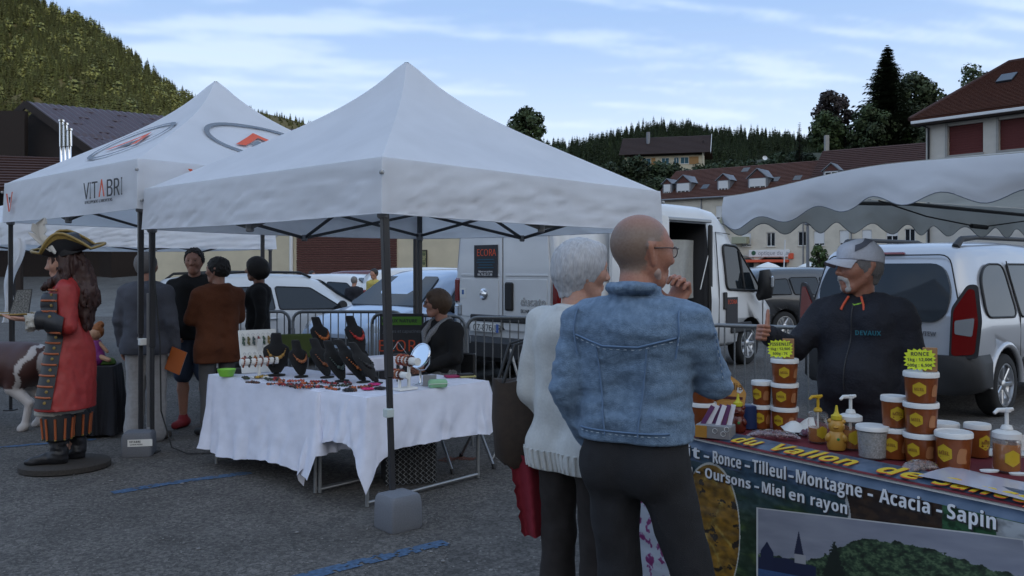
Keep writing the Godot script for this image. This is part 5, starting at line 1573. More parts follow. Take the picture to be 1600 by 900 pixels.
func bust(label: String, at: Vector3, turn: float, k: float, beads: Color, lean := 0.3, kind := 0) -> void:
	var t := thing("necklace_bust", label, "display", at, turn, "black necklace busts on the jewellery table")
	t.scale = Vector3(k, k, k)
	var st := new_st()
	var rings := []
	# height, half-width, half-depth, backward lean
	for s in [[0.02, 0.03, 0.02], [0.05, 0.05, 0.022], [0.10, 0.075, 0.03], [0.16, 0.088, 0.036], [0.19, 0.082, 0.036], [0.205, 0.06, 0.034], [0.215, 0.042, 0.032], [0.24, 0.037, 0.032], [0.27, 0.036, 0.032], [0.285, 0.03, 0.026]]:
		var ring := PackedVector3Array()
		for i in 18:
			var a := -TAU * i / 18
			ring.append(Vector3(cos(a) * s[1], s[0], sin(a) * s[2] - s[0] * lean))
		rings.append(ring)
	loft(st, rings)
	obj("bust", st, M.velvet, t)
	obj("base", lt([Vector2(0, 0), Vector2(0.06, 0), Vector2(0.06, 0.008), Vector2(0.02, 0.014), Vector2(0.012, 0.05), Vector2(0, 0.05)], 18, Transform3D(Basis.IDENTITY, Vector3(0, 0, -0.01)), Vector2(1, 0.7)), M.velvet, t)
	var nk := thing("necklace", "beaded necklace hung on the " + label.replace("with", "beside"), "necklace", at, turn)
	nk.queue_free() if false else nk.set_meta("group", "necklaces on the busts")
	nk.scale = t.scale
	var bs := new_st()
	for i in 19:
		var a := lerpf(-1.25, 1.25, i / 18.0)
		var y := 0.205 - 0.085 * cos(a) * (1.0 + 0.3 * kind)
		var hw := lerpf(0.088, 0.045, clampf((y - 0.14) / 0.07, 0, 1))
		var p := Vector3(sin(a) * 0.062, y, 0.036 * sqrt(maxf(0.05, 1.0 - pow(sin(a) * 0.062 / hw, 2.0))) - y * lean + 0.006)
		var r := 0.0055 + (0.010 if absf(a) < 0.8 and i % (2 + kind) == 0 else 0.0) * (1.0 - absf(a) / 1.6)
		lathe(bs, [Vector2(0, -r), Vector2(r * 0.8, -r * 0.6), Vector2(r, 0), Vector2(r * 0.8, r * 0.6), Vector2(0, r)], 8, Transform3D(Basis(Vector3.RIGHT, PI / 2), p))
	obj("beads", bs, mat(beads, 0.35), nk)
func trinket(i: int, label: String, at: Vector3, c: Color, kind: int) -> void:
	# a seed bracelet or brooch lying flat on the cloth
	rng.seed = 500 + i
	var t := thing("seed_bracelet" if kind == 0 else "flower_brooch", label, "bracelet" if kind == 0 else "brooch", at, rng.randf() * TAU, "trinkets laid out along the front of the tablecloth")
	var st := new_st()
	var st2 := new_st()
	if kind == 0:
		for k in 16:
			var a := TAU * k / 16
			var r := rng.randf_range(0.006, 0.011)
			var p := Vector3(cos(a) * 0.055, r, sin(a) * 0.018 + 0.006 * sin(a * 3.0))
			lathe(st if k % 3 else st2, [Vector2(0, -r), Vector2(r * 0.8, -r * 0.55), Vector2(r, 0), Vector2(r * 0.8, r * 0.55), Vector2(0, r)], 8, Transform3D(Basis.IDENTITY, p))
		obj("beads", st, mat(c, 0.4), t)
		obj("accent_beads", st2, mat(C(0.03, 0.022, 0.02), 0.4), t)
	else:
		for k in 8:
			var a := TAU * k / 8
			lathe(st, [Vector2(0, 0), Vector2(0.02, 0.003), Vector2(0.024, 0.008), Vector2(0.012, 0.014), Vector2(0, 0.016)], 8, Transform3D(Basis(Vector3.UP, -a), Vector3(cos(a) * 0.022, 0, sin(a) * 0.022)), Vector2(1, 0.6))
		lathe(st2, [Vector2(0, 0), Vector2(0.012, 0.004), Vector2(0.013, 0.016), Vector2(0, 0.022)], 10)
		obj("petals", st, mat(c, 0.6), t)
		obj("centre", st2, mat(c * 0.5, 0.5), t)

func build_jewellery() -> void:
	M.galvanised = mat(C(0.27, 0.28, 0.29), 0.5, {met = 0.6, tex = ntex(0.05, 0.7, 3), sc = 4.0})
	M.velvet = mat(C(0.010, 0.010, 0.011), 0.95, {sheen = 0.3})
	barrier("crowd barrier partly behind the dark-haired woman", V(-3.45, 0, 10.1), V(-2.6, 0, 10.02))
	barrier("crowd barrier in front of the white estate car", V(-2.55, 0, 9.98), V(-1.27, 0, 9.98))
	barrier("crowd barrier behind the seated jewellery seller", V(-1.55, 0, 9.5), V(-0.49, 0, 8.95))
	barrier("crowd barrier in front of the van's rear doors", V(-0.46, 0, 8.8), V(0.68, 0, 8.7))
	barrier("crowd barrier hidden largely by the denim jacket", V(0.74, 0, 8.62), V(1.7, 0, 7.9))
	barrier("crowd barrier behind the honey seller's thumb", V(1.72, 0, 7.65), V(2.75, 0, 7.12))
	var Sp := V(-2.33, 0, 6.58)
	var Pp := V(-0.90, 0, 5.33)
	folding_table("folding_table", "long folding table under the left white cloth", Sp, -E1, E2, 1.38, 0.7, 0.685)
	folding_table("folding_table", "narrow folding table under the right white cloth", Pp, E1, E2, 0.6, 1.08, 0.69)
	var ca := drape(Sp, -E1, E2, 1.42, 0.7, 0.69, func(s, t): return (0.55 + 0.03 * sin(t * 7.0)) if s == 0 else 0.58 if s != 1 else 0.4, 0.05, 3)
	tag(obj("tablecloth", ca, M.table_cloth), "white cloth over the left table, hanging almost to ground", "tablecloth")
	var cb := drape(Pp + E1 * 0.6, -E1, E2, 0.6, 1.1, 0.697, func(s, t):
		var L: float = 0.6 if s % 2 == 0 else 1.1
		var e0: float = t * L
		var e1: float = (1.0 - t) * L
		if s == 0: return 0.29 + 0.36 * exp(-e0 / 0.09) + 0.29 * exp(-e1 / 0.05)
		if s == 1: return 0.345 + 0.24 * exp(-e0 / 0.05) + 0.05 * exp(-e1 / 0.1)
		return 0.34, 0.04, 8)
	tag(obj("tablecloth", cb, M.table_cloth), "white cloth over the right table with pointed corners", "tablecloth")
	# things along the back of the left table
	var h := 0.694
	var pb := thing("keyring_panel", "white slanted panel hung with seed keyrings", "display", tp(408, 582, h), 0.62)
	var tilt := Basis(Vector3.RIGHT, -0.28)
	obj("panel", bx(Vector3(0, 0.17, 0), Vector3(0.30, 0.34, 0.012), 0.003, Transform3D(tilt, Vector3.ZERO)), M.paper, pb)
	obj("strut", bx(Vector3(0, 0.12, -0.09), Vector3(0.04, 0.25, 0.008), 0.0, Transform3D(Basis(Vector3.RIGHT, 0.3), Vector3.ZERO)), M.paper, pb)
	rng.seed = 8
	var fobc := [C(0.03, 0.06, 0.04), C(0.08, 0.07, 0.02), C(0.03, 0.05, 0.05), C(0.12, 0.02, 0.02), C(0.02, 0.05, 0.03), C(0.14, 0.09, 0.02), C(0.015, 0.02, 0.015)]
	for row in 2:
		for k in 7:
			var fx := -0.12 + k * 0.04
			var fy := 0.30 - row * 0.15
			var fob := obj("keyring", tb([Vector3(fx - 0.011, fy, 0.012), Vector3(fx, fy + 0.013, 0.012), Vector3(fx + 0.011, fy, 0.012), Vector3(fx, fy - 0.013, 0.012), Vector3(fx - 0.011, fy, 0.012)], 0.0015, 5), M.chrome, pb)
			fob.transform = Transform3D(tilt, Vector3.ZERO)
			var fs := new_st()
			for q in 5:
				var r := 0.008 + 0.004 * (q % 2)
				lathe(fs, [Vector2(0, -r), Vector2(r, -r * 0.5), Vector2(r, r * 0.5), Vector2(0, r)], 8, Transform3D(Basis.IDENTITY, Vector3(fx + 0.003 * sin(q * 2.0), fy - 0.022 - q * 0.014, 0.018)))
			obj("beads", fs, mat(fobc[(k + row * 3) % 7] * 1.6, 0.4), fob)
	var bb := thing("bracelet_bar", "white padded bar of orange bracelets before the keyring panel", "display", tp(405, 590, h), 0.62)
	obj("padded_bar", tb([Vector3(-0.14, 0.12, 0), Vector3(0.14, 0.12, 0)], 0.026, 14), M.paper, bb)
	obj("stand", bx(Vector3(0, 0.06, 0), Vector3(0.02, 0.12, 0.02), 0.003), M.paper, bb)
	obj("foot", bx(Vector3(0, 0.006, 0), Vector3(0.12, 0.012, 0.08), 0.003), M.paper, bb)
	for k in 6:
		var rs := new_st()
		for q in 14:
			var a := TAU * q / 14
			var r := 0.008
			lathe(rs, [Vector2(0, -r), Vector2(r, 0), Vector2(0, r)], 6, Transform3D(Basis.IDENTITY, Vector3(-0.12 + k * 0.045 + 0.004 * sin(a * 2.0), 0.118 + sin(a) * 0.033, cos(a) * 0.033)))
		obj("bracelet", rs, mat([C(0.3, 0.07, 0.02), C(0.05, 0.03, 0.02), C(0.35, 0.1, 0.02), C(0.2, 0.04, 0.02)][k % 4], 0.4), bb)
	var bw := thing("plastic_bowl", "lime green plastic bowl at the table's left end", "bowl", tp(354, 588, h), 0)
	obj("bowl", lt([Vector2(0, 0.004), Vector2(0.05, 0.002), Vector2(0.066, 0.055), Vector2(0.069, 0.055), Vector2(0.068, 0.05), Vector2(0.052, 0.008), Vector2(0, 0.008)], 24), mat(C(0.22, 0.55, 0.06), 0.4), bw)
	tag(obj("card_reader", bx(tp(374, 583, h) + Vector3(0, 0.02, 0), Vector3(0.085, 0.04, 0.06), 0.006), M.black), "small black box beside the lime green bowl", "box")
	# busts
	bust("black bust with round gold discs", tp(432, 587, h), 0.35, 1.12, C(0.40, 0.22, 0.05), 0.12)
	bust("small black bust with orange pendant", tp(472, 589, h), 0.9, 0.95, C(0.4, 0.14, 0.05), 0.3)
	bust("tall black bust tilted, amber beads", tp(513, 590, h), 1.0, 1.0, C(0.28, 0.09, 0.03), 0.55, 1)
	bust("tall black bust tilted, teal and brown beads", tp(536, 596, h), 1.0, 1.0, C(0.06, 0.09, 0.08), 0.55, 1)
	bust("raised black bust with orange collar", tp(505, 575, h) + Vector3(0.03, 0.11, 0), 0.9, 1.05, C(0.5, 0.14, 0.03), 0.5)
	bust("raised black bust with bright red collar", tp(566, 577, h) + Vector3(0, 0.11, 0), 0.9, 1.1, C(0.5, 0.03, 0.02), 0.5)
	bust("black bust with orange flower at its edge", tp(570, 598, h), 1.2, 1.05, C(0.5, 0.15, 0.04), 0.75, 1)
	bust("plain curved black bust nearest the leg", tp(590, 600, h), 1.2, 1.0, C(0.02, 0.02, 0.02), 0.75)
	var rsr := thing("display_riser", "white boxy riser behind the black busts", "riser", tp(548, 582, h) + Vector3(0, 0, 0), 0.72)
	obj("block", bx(Vector3(0.13, 0.055, 0), Vector3(0.62, 0.11, 0.16), 0.012), M.table_cloth, rsr)
	# trinkets
	var cols := [["dark green", C(0.03, 0.05, 0.02)], ["orange", C(0.4, 0.09, 0.02)], ["red", C(0.28, 0.015, 0.015)], ["brown", C(0.09, 0.035, 0.02)], ["yellow", C(0.4, 0.25, 0.03)], ["coral", C(0.45, 0.1, 0.06)], ["crimson", C(0.2, 0.01, 0.03)]]
	var pos := [[384, 592, 0], [408, 590, 4], [395, 599, 3], [420, 594, 0], [432, 594, 2], [430, 601, 1], [447, 603, 2], [462, 597, 5], [440, 597, 1], [468, 604, 2], [482, 601, 1], [455, 604, 3], [474, 607, 1], [498, 598, 2], [488, 606, 6], [505, 606, 5], [518, 600, 2], [530, 604, 0], [543, 601, 6], [520, 609, 1], [548, 611, 3], [560, 607, 1], [572, 606, 2]]
	pos.sort_custom(func(a, b): return a[0] < b[0])
	var nth := ["first", "second", "third", "fourth", "fifth", "sixth", "seventh", "eighth", "ninth", "tenth", "eleventh", "twelfth", "thirteenth", "fourteenth", "fifteenth", "sixteenth", "seventeenth", "eighteenth", "nineteenth", "twentieth", "twenty-first", "twenty-second", "twenty-third"]
	for i in pos.size():
		var cc: Array = cols[pos[i][2]]
		trinket(i, "%s seed bracelet, %s trinket from the lime bowl" % [cc[0], nth[i]], tp(pos[i][0], pos[i][1], h + 0.002), cc[1], 0)
	trinket(40, "hot pink felt brooch near the tent leg", tp(575, 609, 0.7), C(0.55, 0.02, 0.14), 1)
	trinket(41, "bright pink felt brooch behind the hot pink one", tp(585, 602, 0.7), C(0.6, 0.03, 0.2), 1)
	trinket(42, "black felt brooch beside the pink brooches", tp(545, 611, 0.7), C(0.012, 0.012, 0.014), 1)
	trinket(43, "dark felt brooch right of the hot pink one", tp(594, 608, 0.7), C(0.02, 0.014, 0.016), 1)
	# white T stand with coral bracelets
	var ts := thing("bracelet_stand", "white two-tier stand with coral and orange bracelets", "display", tp(633, 609, 0.7), 0.75)
	obj("base", bx(Vector3(0, 0.008, 0), Vector3(0.15, 0.016, 0.09), 0.004), M.paper, ts)
	obj("post", bx(Vector3(0.03, 0.09, 0), Vector3(0.018, 0.17, 0.018), 0.003), M.paper, ts)
	obj("post", bx(Vector3(-0.045, 0.05, 0), Vector3(0.018, 0.09, 0.018), 0.003), M.paper, ts)
	for e in [[0.19, 0.03, 0.026], [0.105, -0.045, 0.022]]:
		obj("roll", tb([Vector3(e[1], e[0], -0.13), Vector3(e[1], e[0], 0.10)], e[2], 16), M.paper, ts)
		for k in 4:
			var rs := new_st()
			for q in 14:
				var a := TAU * q / 14
				lathe(rs, [Vector2(0, -0.009), Vector2(0.01, 0), Vector2(0, 0.009)], 6, Transform3D(Basis.IDENTITY, Vector3(e[1] + cos(a) * (e[2] + 0.007), e[0] + sin(a) * (e[2] + 0.007), -0.1 + k * 0.04)))
			obj("bracelet", rs, mat([C(0.4, 0.1, 0.04), C(0.3, 0.04, 0.02), C(0.42, 0.16, 0.08), C(0.12, 0.03, 0.02)][k], 0.4), ts)
	var mr := thing("table_mirror", "round chrome table mirror tilted to the sky", "mirror", tp(657, 601, 0.7), -0.75)
	var mx := Transform3D(Basis(Vector3.RIGHT, PI / 2 - 0.42), Vector3(0, 0.20, 0))
	obj("mirror_glass", lt([Vector2(0, 0.004), Vector2(0.083, 0.004), Vector2(0.083, 0.007), Vector2(0, 0.007)], 32, mx), mat(C(0.9, 0.9, 0.9), 0.02, {met = 1.0}), mr)
	obj("rim", lt([Vector2(0.082, -0.008), Vector2(0.09, -0.006), Vector2(0.093, 0.0), Vector2(0.09, 0.01), Vector2(0.082, 0.01)], 32, mx), M.chrome, mr)
	obj("yoke", tb([Vector3(-0.1, 0.2, 0), Vector3(-0.09, 0.15, 0), Vector3(-0.05, 0.11, 0), Vector3(0, 0.1, 0), Vector3(0.05, 0.11, 0), Vector3(0.09, 0.15, 0), Vector3(0.1, 0.2, 0)], 0.005, 6), M.chrome, mr)
	obj("stem", lt([Vector2(0, 0), Vector2(0.055, 0), Vector2(0.055, 0.006), Vector2(0.015, 0.014), Vector2(0.008, 0.03), Vector2(0.007, 0.1), Vector2(0, 0.1)], 20), M.chrome, mr)
	var er := thing("earring_rack", "small dark wire earring rack behind the bracelet stand", "rack", tp(622, 596, 0.7), 0.5)
	obj("tray", bx(Vector3(0, 0.19, 0), Vector3(0.14, 0.012, 0.06), 0.003), M.black, er)
	obj("stem", bx(Vector3(0, 0.095, 0), Vector3(0.02, 0.19, 0.02), 0.002), M.black, er)
	obj("wire", tb([Vector3(-0.06, 0.2, 0), Vector3(0, 0.28, 0), Vector3(0.06, 0.2, 0)], 0.002, 5), M.chrome, er)
	var pc := thing("soft_case", "mint green soft case on the right tablecloth", "case", tp(684, 605, 0.7), 0.3)
	var ps := new_st()
	var prs := []
	for k in [[0.0, 0.85], [0.008, 0.97], [0.025, 1.0], [0.042, 0.97], [0.052, 0.82]]:
		var ring := PackedVector3Array()
		for p in round_poly([Vector2(-0.066, -0.034), Vector2(0.066, -0.034), Vector2(0.066, 0.034), Vector2(-0.066, 0.034)], 0.03, 6): ring.append(Vector3(p.x * k[1], k[0], -p.y * k[1]))
		prs.append(ring)
	loft(ps, prs)
	obj("case", ps, mat(C(0.25, 0.50, 0.30), 0.6), pc)
	obj("zip", tb([Vector3(-0.068, 0.027, 0.036), Vector3(0.068, 0.027, 0.036)], 0.002, 5), M.paper, pc)
	tag(obj("gift_box", bx(tp(671, 603, 0.7) + Vector3(0, 0.035, -0.02), Vector3(0.09, 0.075, 0.05), 0.003, Transform3D.IDENTITY), mat(C(0.23, 0.23, 0.24), 0.8)), "small grey box behind the mint green case", "box")
	var nbk := thing("notebook_stack", "small pile of notebooks at the table's far corner", "notebooks", tp(718, 589, 0.7), 0.35)
	obj("notebook", bx(Vector3(-0.05, 0.008, 0), Vector3(0.12, 0.014, 0.08), 0.002), mat(C(0.3, 0.02, 0.09), 0.6), nbk)
	obj("notebook", bx(Vector3(0.05, 0.007, 0.02), Vector3(0.12, 0.012, 0.09), 0.002), mat(C(0.4, 0.36, 0.14), 0.7), nbk)
	obj("notebook", bx(Vector3(0.04, 0.02, 0.02), Vector3(0.11, 0.012, 0.085), 0.002), M.black, nbk)
	# chairs, board, basket
	var gc := thing("folding_chair", "folding chair with green back behind the busts", "chair", V(-2.02, 0, 8.3), 0.4)
	obj("backrest", bx(Vector3(0, 0.76, -0.2), Vector3(0.36, 0.24, 0.03), 0.02, Transform3D(Basis(Vector3.RIGHT, -0.12), Vector3.ZERO)), mat(C(0.085, 0.115, 0.03), 0.85), gc)
	obj("seat", bx(Vector3(0, 0.44, 0), Vector3(0.4, 0.03, 0.4), 0.012), mat(C(0.085, 0.115, 0.03), 0.85), gc)
	for s in [-0.2, 0.2]:
		obj("leg", tb([Vector3(s, 0, 0.22), Vector3(s, 0.44, -0.1), Vector3(s, 0.9, -0.33)], 0.011, 7), M.steel, gc)
		obj("leg", tb([Vector3(s * 0.93, 0, -0.25), Vector3(s * 0.93, 0.44, 0.18)], 0.011, 7), M.steel, gc)
	var sg := thing("display_board", "black ECORA sign board with green top band", "sign", V(-1.06, 0, 8.25), 0.05)
	sg.set_meta("label", "black standing board with a green top band and red letters")
	obj("board", bx(Vector3(0, 0.68, 0), Vector3(0.42, 0.78, 0.02), 0.004), M.black_ink, sg)
	obj("band", bx(Vector3(0, 1.0, 0.012), Vector3(0.38, 0.08, 0.004)), mat(C(0.10, 0.26, 0.03), 0.7), sg)
	text("lettering", "BIJOUX NATURE", 0.045, M.black_ink, sg, Transform3D(Basis.IDENTITY, Vector3(-0.02, 1.0, 0.016)), {mid = true})
	text("lettering", "graines et capucines", 0.04, M.grey_ink, sg, Transform3D(Basis.IDENTITY, Vector3(0.0, 0.9, 0.012)), {mid = true, weight = 400})
	text("lettering", "ECORA", 0.15, M.red_ink, sg, Transform3D(Basis.IDENTITY, Vector3(0.0, 0.76, 0.012)), {mid = true, weight = 400})
	for s in [-0.19, 0.19]: obj("leg", tb([Vector3(s, 0, 0.05), Vector3(s, 0.6, -0.02)], 0.01, 6), M.dark_frame, sg)
	obj("leg", tb([Vector3(0, 0, -0.3), Vector3(0, 0.7, -0.02)], 0.01, 6), M.dark_frame, sg)
	var bk := thing("wire_basket", "black wire mesh basket under the right table", "basket", V(-0.73, 0, 6.05), 0.3)
	for k in 9:
		for s in [-1.0, 1.0]:
			var pts := []
			for q in 9: pts.append(Vector3(-0.16 + 0.04 * k + s * 0.018 * (1.0 if q % 2 else -1.0), 0.01 + 0.035 * q, 0.12))
			obj("wire", tb(pts, 0.0025, 4), M.steel, bk)
	obj("liner", bx(Vector3(0, 0.15, 0), Vector3(0.36, 0.28, 0.22), 0.01), M.black, bk)
	obj("rim", tb([Vector3(-0.19, 0.3, 0.12), Vector3(0.19, 0.3, 0.12), Vector3(0.19, 0.3, -0.12), Vector3(-0.19, 0.3, -0.12), Vector3(-0.19, 0.3, 0.12)], 0.006, 6), M.black, bk)
	var sc := thing("folding_stool", "metal folding stool frame behind the right table", "stool", V(-0.42, 0, 6.55), 0.5)
	for s in [-0.17, 0.17]:
		for q in [-1.0, 1.0]:
			obj("leg", tb([Vector3(s + 0.02 * q, 0.02, 0.24 * q), Vector3(s + 0.02 * q, 0.45, -0.18 * q)], 0.012, 7), M.steel, sc)
			obj("foot_cap", tb([Vector3(s + 0.02 * q, 0.0, 0.25 * q), Vector3(s + 0.02 * q, 0.035, 0.235 * q)], 0.016, 7), M.black, sc)
	obj("seat", bx(Vector3(0, 0.46, 0), Vector3(0.4, 0.02, 0.36), 0.008), M.black, sc)
	var fc := thing("folding_chair", "folded metal chair behind the white cardigan", "chair", V(0.0, 0, 6.9), 0.3)
	for q in [[-0.16, 0.3, 0.3, 0.9], [0.2, 0.0, 0.0, 0.85], [-0.2, 0.0, 0.22, 0.55]]:
		obj("leg", tb([Vector3(q[0], q[1] * 0.02, 0.1), Vector3(q[2], q[3], -0.05)], 0.012, 7), M.steel, fc)
	obj("seat", bx(Vector3(0.15, 0.45, 0), Vector3(0.3, 0.02, 0.36), 0.008), M.plastic, fc)

# ---------------------------------------------------------------- honey stall
const HT := Vector3(0.58, 0, 0.815)         # along the front edge, towards the right
const HN := Vector3(0.815, 0, -0.58)        # from the front edge to the back
func front_s(px: float) -> float:           # distance along the front edge from its left end
	var k := (px - 800.0) / 1340.0
	return (k * 3.96 - 0.59) / (0.58 + k * 0.815)
func hexagon(r: float) -> PackedVector2Array:
	var p := PackedVector2Array()
	for k in 6: p.append(Vector2(cos(TAU * k / 6 + PI / 6), sin(TAU * k / 6 + PI / 6)) * r)
	return p
func cyl_patch(poly: PackedVector2Array, r0: float, r1: float, y0: float, y1: float, turn: float, yc: float) -> SurfaceTool:
	# a label wrapped on a slightly conical pot
	var st := new_st()
	st.set_smooth_group(1)
	var idx := Geometry2D.triangulate_polygon(poly)
	var f := func(p: Vector2) -> Vector3:
		var r := lerpf(r0, r1, clampf((yc + p.y - y0) / (y1 - y0), 0, 1)) + 0.0012
		var a := turn + p.x / r
		return Vector3(sin(a) * r, yc + p.y, cos(a) * r)
	for i in range(0, idx.size(), 3):
		var a: Vector2 = poly[idx[i]]
		var b: Vector2 = poly[idx[i + 1]]
		var c: Vector2 = poly[idx[i + 2]]
		for q in [[a, (a + b) / 2, (a + c) / 2], [b, (b + c) / 2, (a + b) / 2], [c, (a + c) / 2, (b + c) / 2], [(a + b) / 2, (b + c) / 2, (a + c) / 2]]:
			QO(st, f.call(q[0]), f.call(q[1]), f.call(q[2]), f.call(q[2]), Vector3(sin(turn), 0, cos(turn)))
	return st
func tub(label: String, at: Vector3, r: float, h: float, honey: Material, turn := -0.5, group := "honey tubs with white lids") -> Node3D:
	var t := thing("honey_tub", label, "honey tub", at, turn, group)
	obj("tub", lt([Vector2(0, 0.0), Vector2(r * 0.86, 0), Vector2(r * 0.88, 0.004), Vector2(r, h - 0.016), Vector2(0, h - 0.016)], 28), honey, t)
	obj("lid", lt([Vector2(r * 1.0, h - 0.02), Vector2(r * 1.07, h - 0.019), Vector2(r * 1.07, h - 0.004), Vector2(r * 1.03, h), Vector2(r * 0.96, h), Vector2(r * 0.93, h - 0.003), Vector2(0, h - 0.003)], 28), M.lid, t)
	obj("hexagon_label", cyl_patch(hexagon(h * 0.24), r * 0.88, r, 0.0, h - 0.016, -0.35, h * 0.46), M.yellow_ink, t)
	text("lettering", "MIEL", h * 0.13, M.amber_ink, t, Transform3D(Basis(Vector3.UP, -0.35), Vector3(sin(-0.35), 0, cos(-0.35)) * (r * 0.955) + Vector3(0, h * 0.46, 0)), {mid = true})
	var hv := cyl_patch(round_poly([Vector2(-0.35, -0.5), Vector2(0.35, -0.5), Vector2(0.2, -0.1), Vector2(0.35, 0.4), Vector2(-0.2, 0.5), Vector2(-0.35, 0.0)].map(func(p): return p * h * 0.42), 0.01), r * 0.88, r, 0.0, h - 0.016, 0.75, h * 0.42)
	obj("hive_print", hv, M.print_pale, t)
	return t
func price_star(label: String, at: Vector3, turn: float, lines: Array) -> void:
	var t := thing("price_star", label, "price sign", at, turn)
	var poly := PackedVector2Array()
	for k in 36:
		var a := TAU * k / 36
		var r := 1.0 if k % 2 else 0.82
		var q := pow(pow(absf(cos(a)), 4.0) + pow(absf(sin(a)), 4.0), -0.25)
		poly.append(Vector2(cos(a) * 0.055, sin(a) * 0.041) * r * q)
	var st := new_st()
	prism(st, poly, Transform3D(Basis.IDENTITY, Vector3(0, 0.045, 0)), 0.003)
	obj("card", st, mat(C(0.62, 0.72, 0.03), 0.6), t)
	obj("backing", bx(Vector3(0.035, 0.045, -0.012), Vector3(0.05, 0.09, 0.012), 0.002), mat(C(0.32, 0.17, 0.08), 0.8), t)
	for i in lines.size():
		text("handwriting", lines[i], 0.019 if i == 0 else 0.0155, M.black_ink, t, Transform3D(Basis(Vector3(0, 0, 1), 0.03), Vector3(0, 0.066 - i * 0.021, 0.0035)), {mid = true, weight = 700, depth = 0.001})
func bear_bottle(label: String, at: Vector3, k: float, honey: Material, cap: Material) -> void:
	var t := thing("bear_bottle", label, "bottle", at, -0.4)
	t.scale = Vector3(k, k, k)
	var s := new_st()
	lathe(s, [Vector2(0, 0), Vector2(0.032, 0), Vector2(0.036, 0.01), Vector2(0.037, 0.04), Vector2(0.032, 0.062), Vector2(0.024, 0.072), Vector2(0.03, 0.085), Vector2(0.031, 0.1), Vector2(0.022, 0.115), Vector2(0.014, 0.12), Vector2(0, 0.12)], 24, Transform3D.IDENTITY, Vector2(1, 0.85))
	for x in [-0.024, 0.024]:
		lathe(s, [Vector2(0, -0.011), Vector2(0.009, -0.006), Vector2(0.011, 0), Vector2(0.009, 0.006), Vector2(0, 0.011)], 10, Transform3D(Basis.IDENTITY, Vector3(x, 0.112, 0)))
		lathe(s, [Vector2(0, -0.02), Vector2(0.01, -0.012), Vector2(0.012, 0), Vector2(0.01, 0.012), Vector2(0, 0.02)], 10, Transform3D(Basis(Vector3(0, 0, 1), x * 14.0), Vector3(x * 1.25, 0.048, 0.015)))
	lathe(s, [Vector2(0, -0.008), Vector2(0.011, 0), Vector2(0, 0.008)], 10, Transform3D(Basis.IDENTITY, Vector3(0, 0.092, 0.026)))
	obj("body", s, honey, t)
	obj("cap", lt([Vector2(0.018, 0.118), Vector2(0.021, 0.12), Vector2(0.021, 0.135), Vector2(0.012, 0.14), Vector2(0.007, 0.152), Vector2(0.004, 0.175), Vector2(0, 0.176)], 18), cap, t)
	obj("sticker", lt([Vector2(0, 0), Vector2(0.006, 0), Vector2(0, 0.002)], 10, Transform3D(Basis(Vector3.RIGHT, PI / 2), Vector3(0.008, 0.045, 0.0315))), mat(C(0.03, 0.2, 0.05), 0.6), t)
func pump_jar(label: String, at: Vector3, k: float, pump: Material, turn: float, fill: float) -> void:
	var t := thing("pump_jar", label, "jar", at, turn)
	t.scale = Vector3(k, k, k)
	obj("honey", lt([Vector2(0, 0.004), Vector2(0.036, 0.004), Vector2(0.038, 0.01), Vector2(0.038, fill), Vector2(0, fill)], 24), M.honey, t)
	obj("glass", lt([Vector2(0, 0), Vector2(0.037, 0), Vector2(0.0405, 0.008), Vector2(0.0405, 0.085), Vector2(0.036, 0.097), Vector2(0.036, 0.112)], 24), M.clear, t)
	obj("collar", lt([Vector2(0.038, 0.1), Vector2(0.041, 0.102), Vector2(0.041, 0.118), Vector2(0.03, 0.124), Vector2(0.012, 0.127), Vector2(0, 0.127)], 20), M.lid if pump == M.lid else M.clear, t)
	var p := new_st()
	lathe(p, [Vector2(0.016, 0.126), Vector2(0.018, 0.13), Vector2(0.014, 0.14), Vector2(0.006, 0.143), Vector2(0.006, 0.18), Vector2(0.012, 0.182), Vector2(0.013, 0.192), Vector2(0, 0.196)], 16)
	tube(p, [Vector3(0, 0.187, 0), Vector3(-0.03, 0.188, 0), Vector3(-0.042, 0.178, 0)], [0.008, 0.007, 0.005], 8)
	tube(p, [Vector3(0, 0.187, 0), Vector3(0.02, 0.19, 0)], [0.008, 0.006], 8)
	obj("pump", p, pump, t)
	obj("dip_tube", tb([Vector3(0, 0.02, 0), Vector3(0, 0.13, 0)], 0.004, 6), M.lid, t)
	obj("hexagon_label", cyl_patch(hexagon(0.026), 0.0405, 0.0405, 0, 0.1, -0.2 - turn * 0.0, 0.045), M.yellow_ink, t)

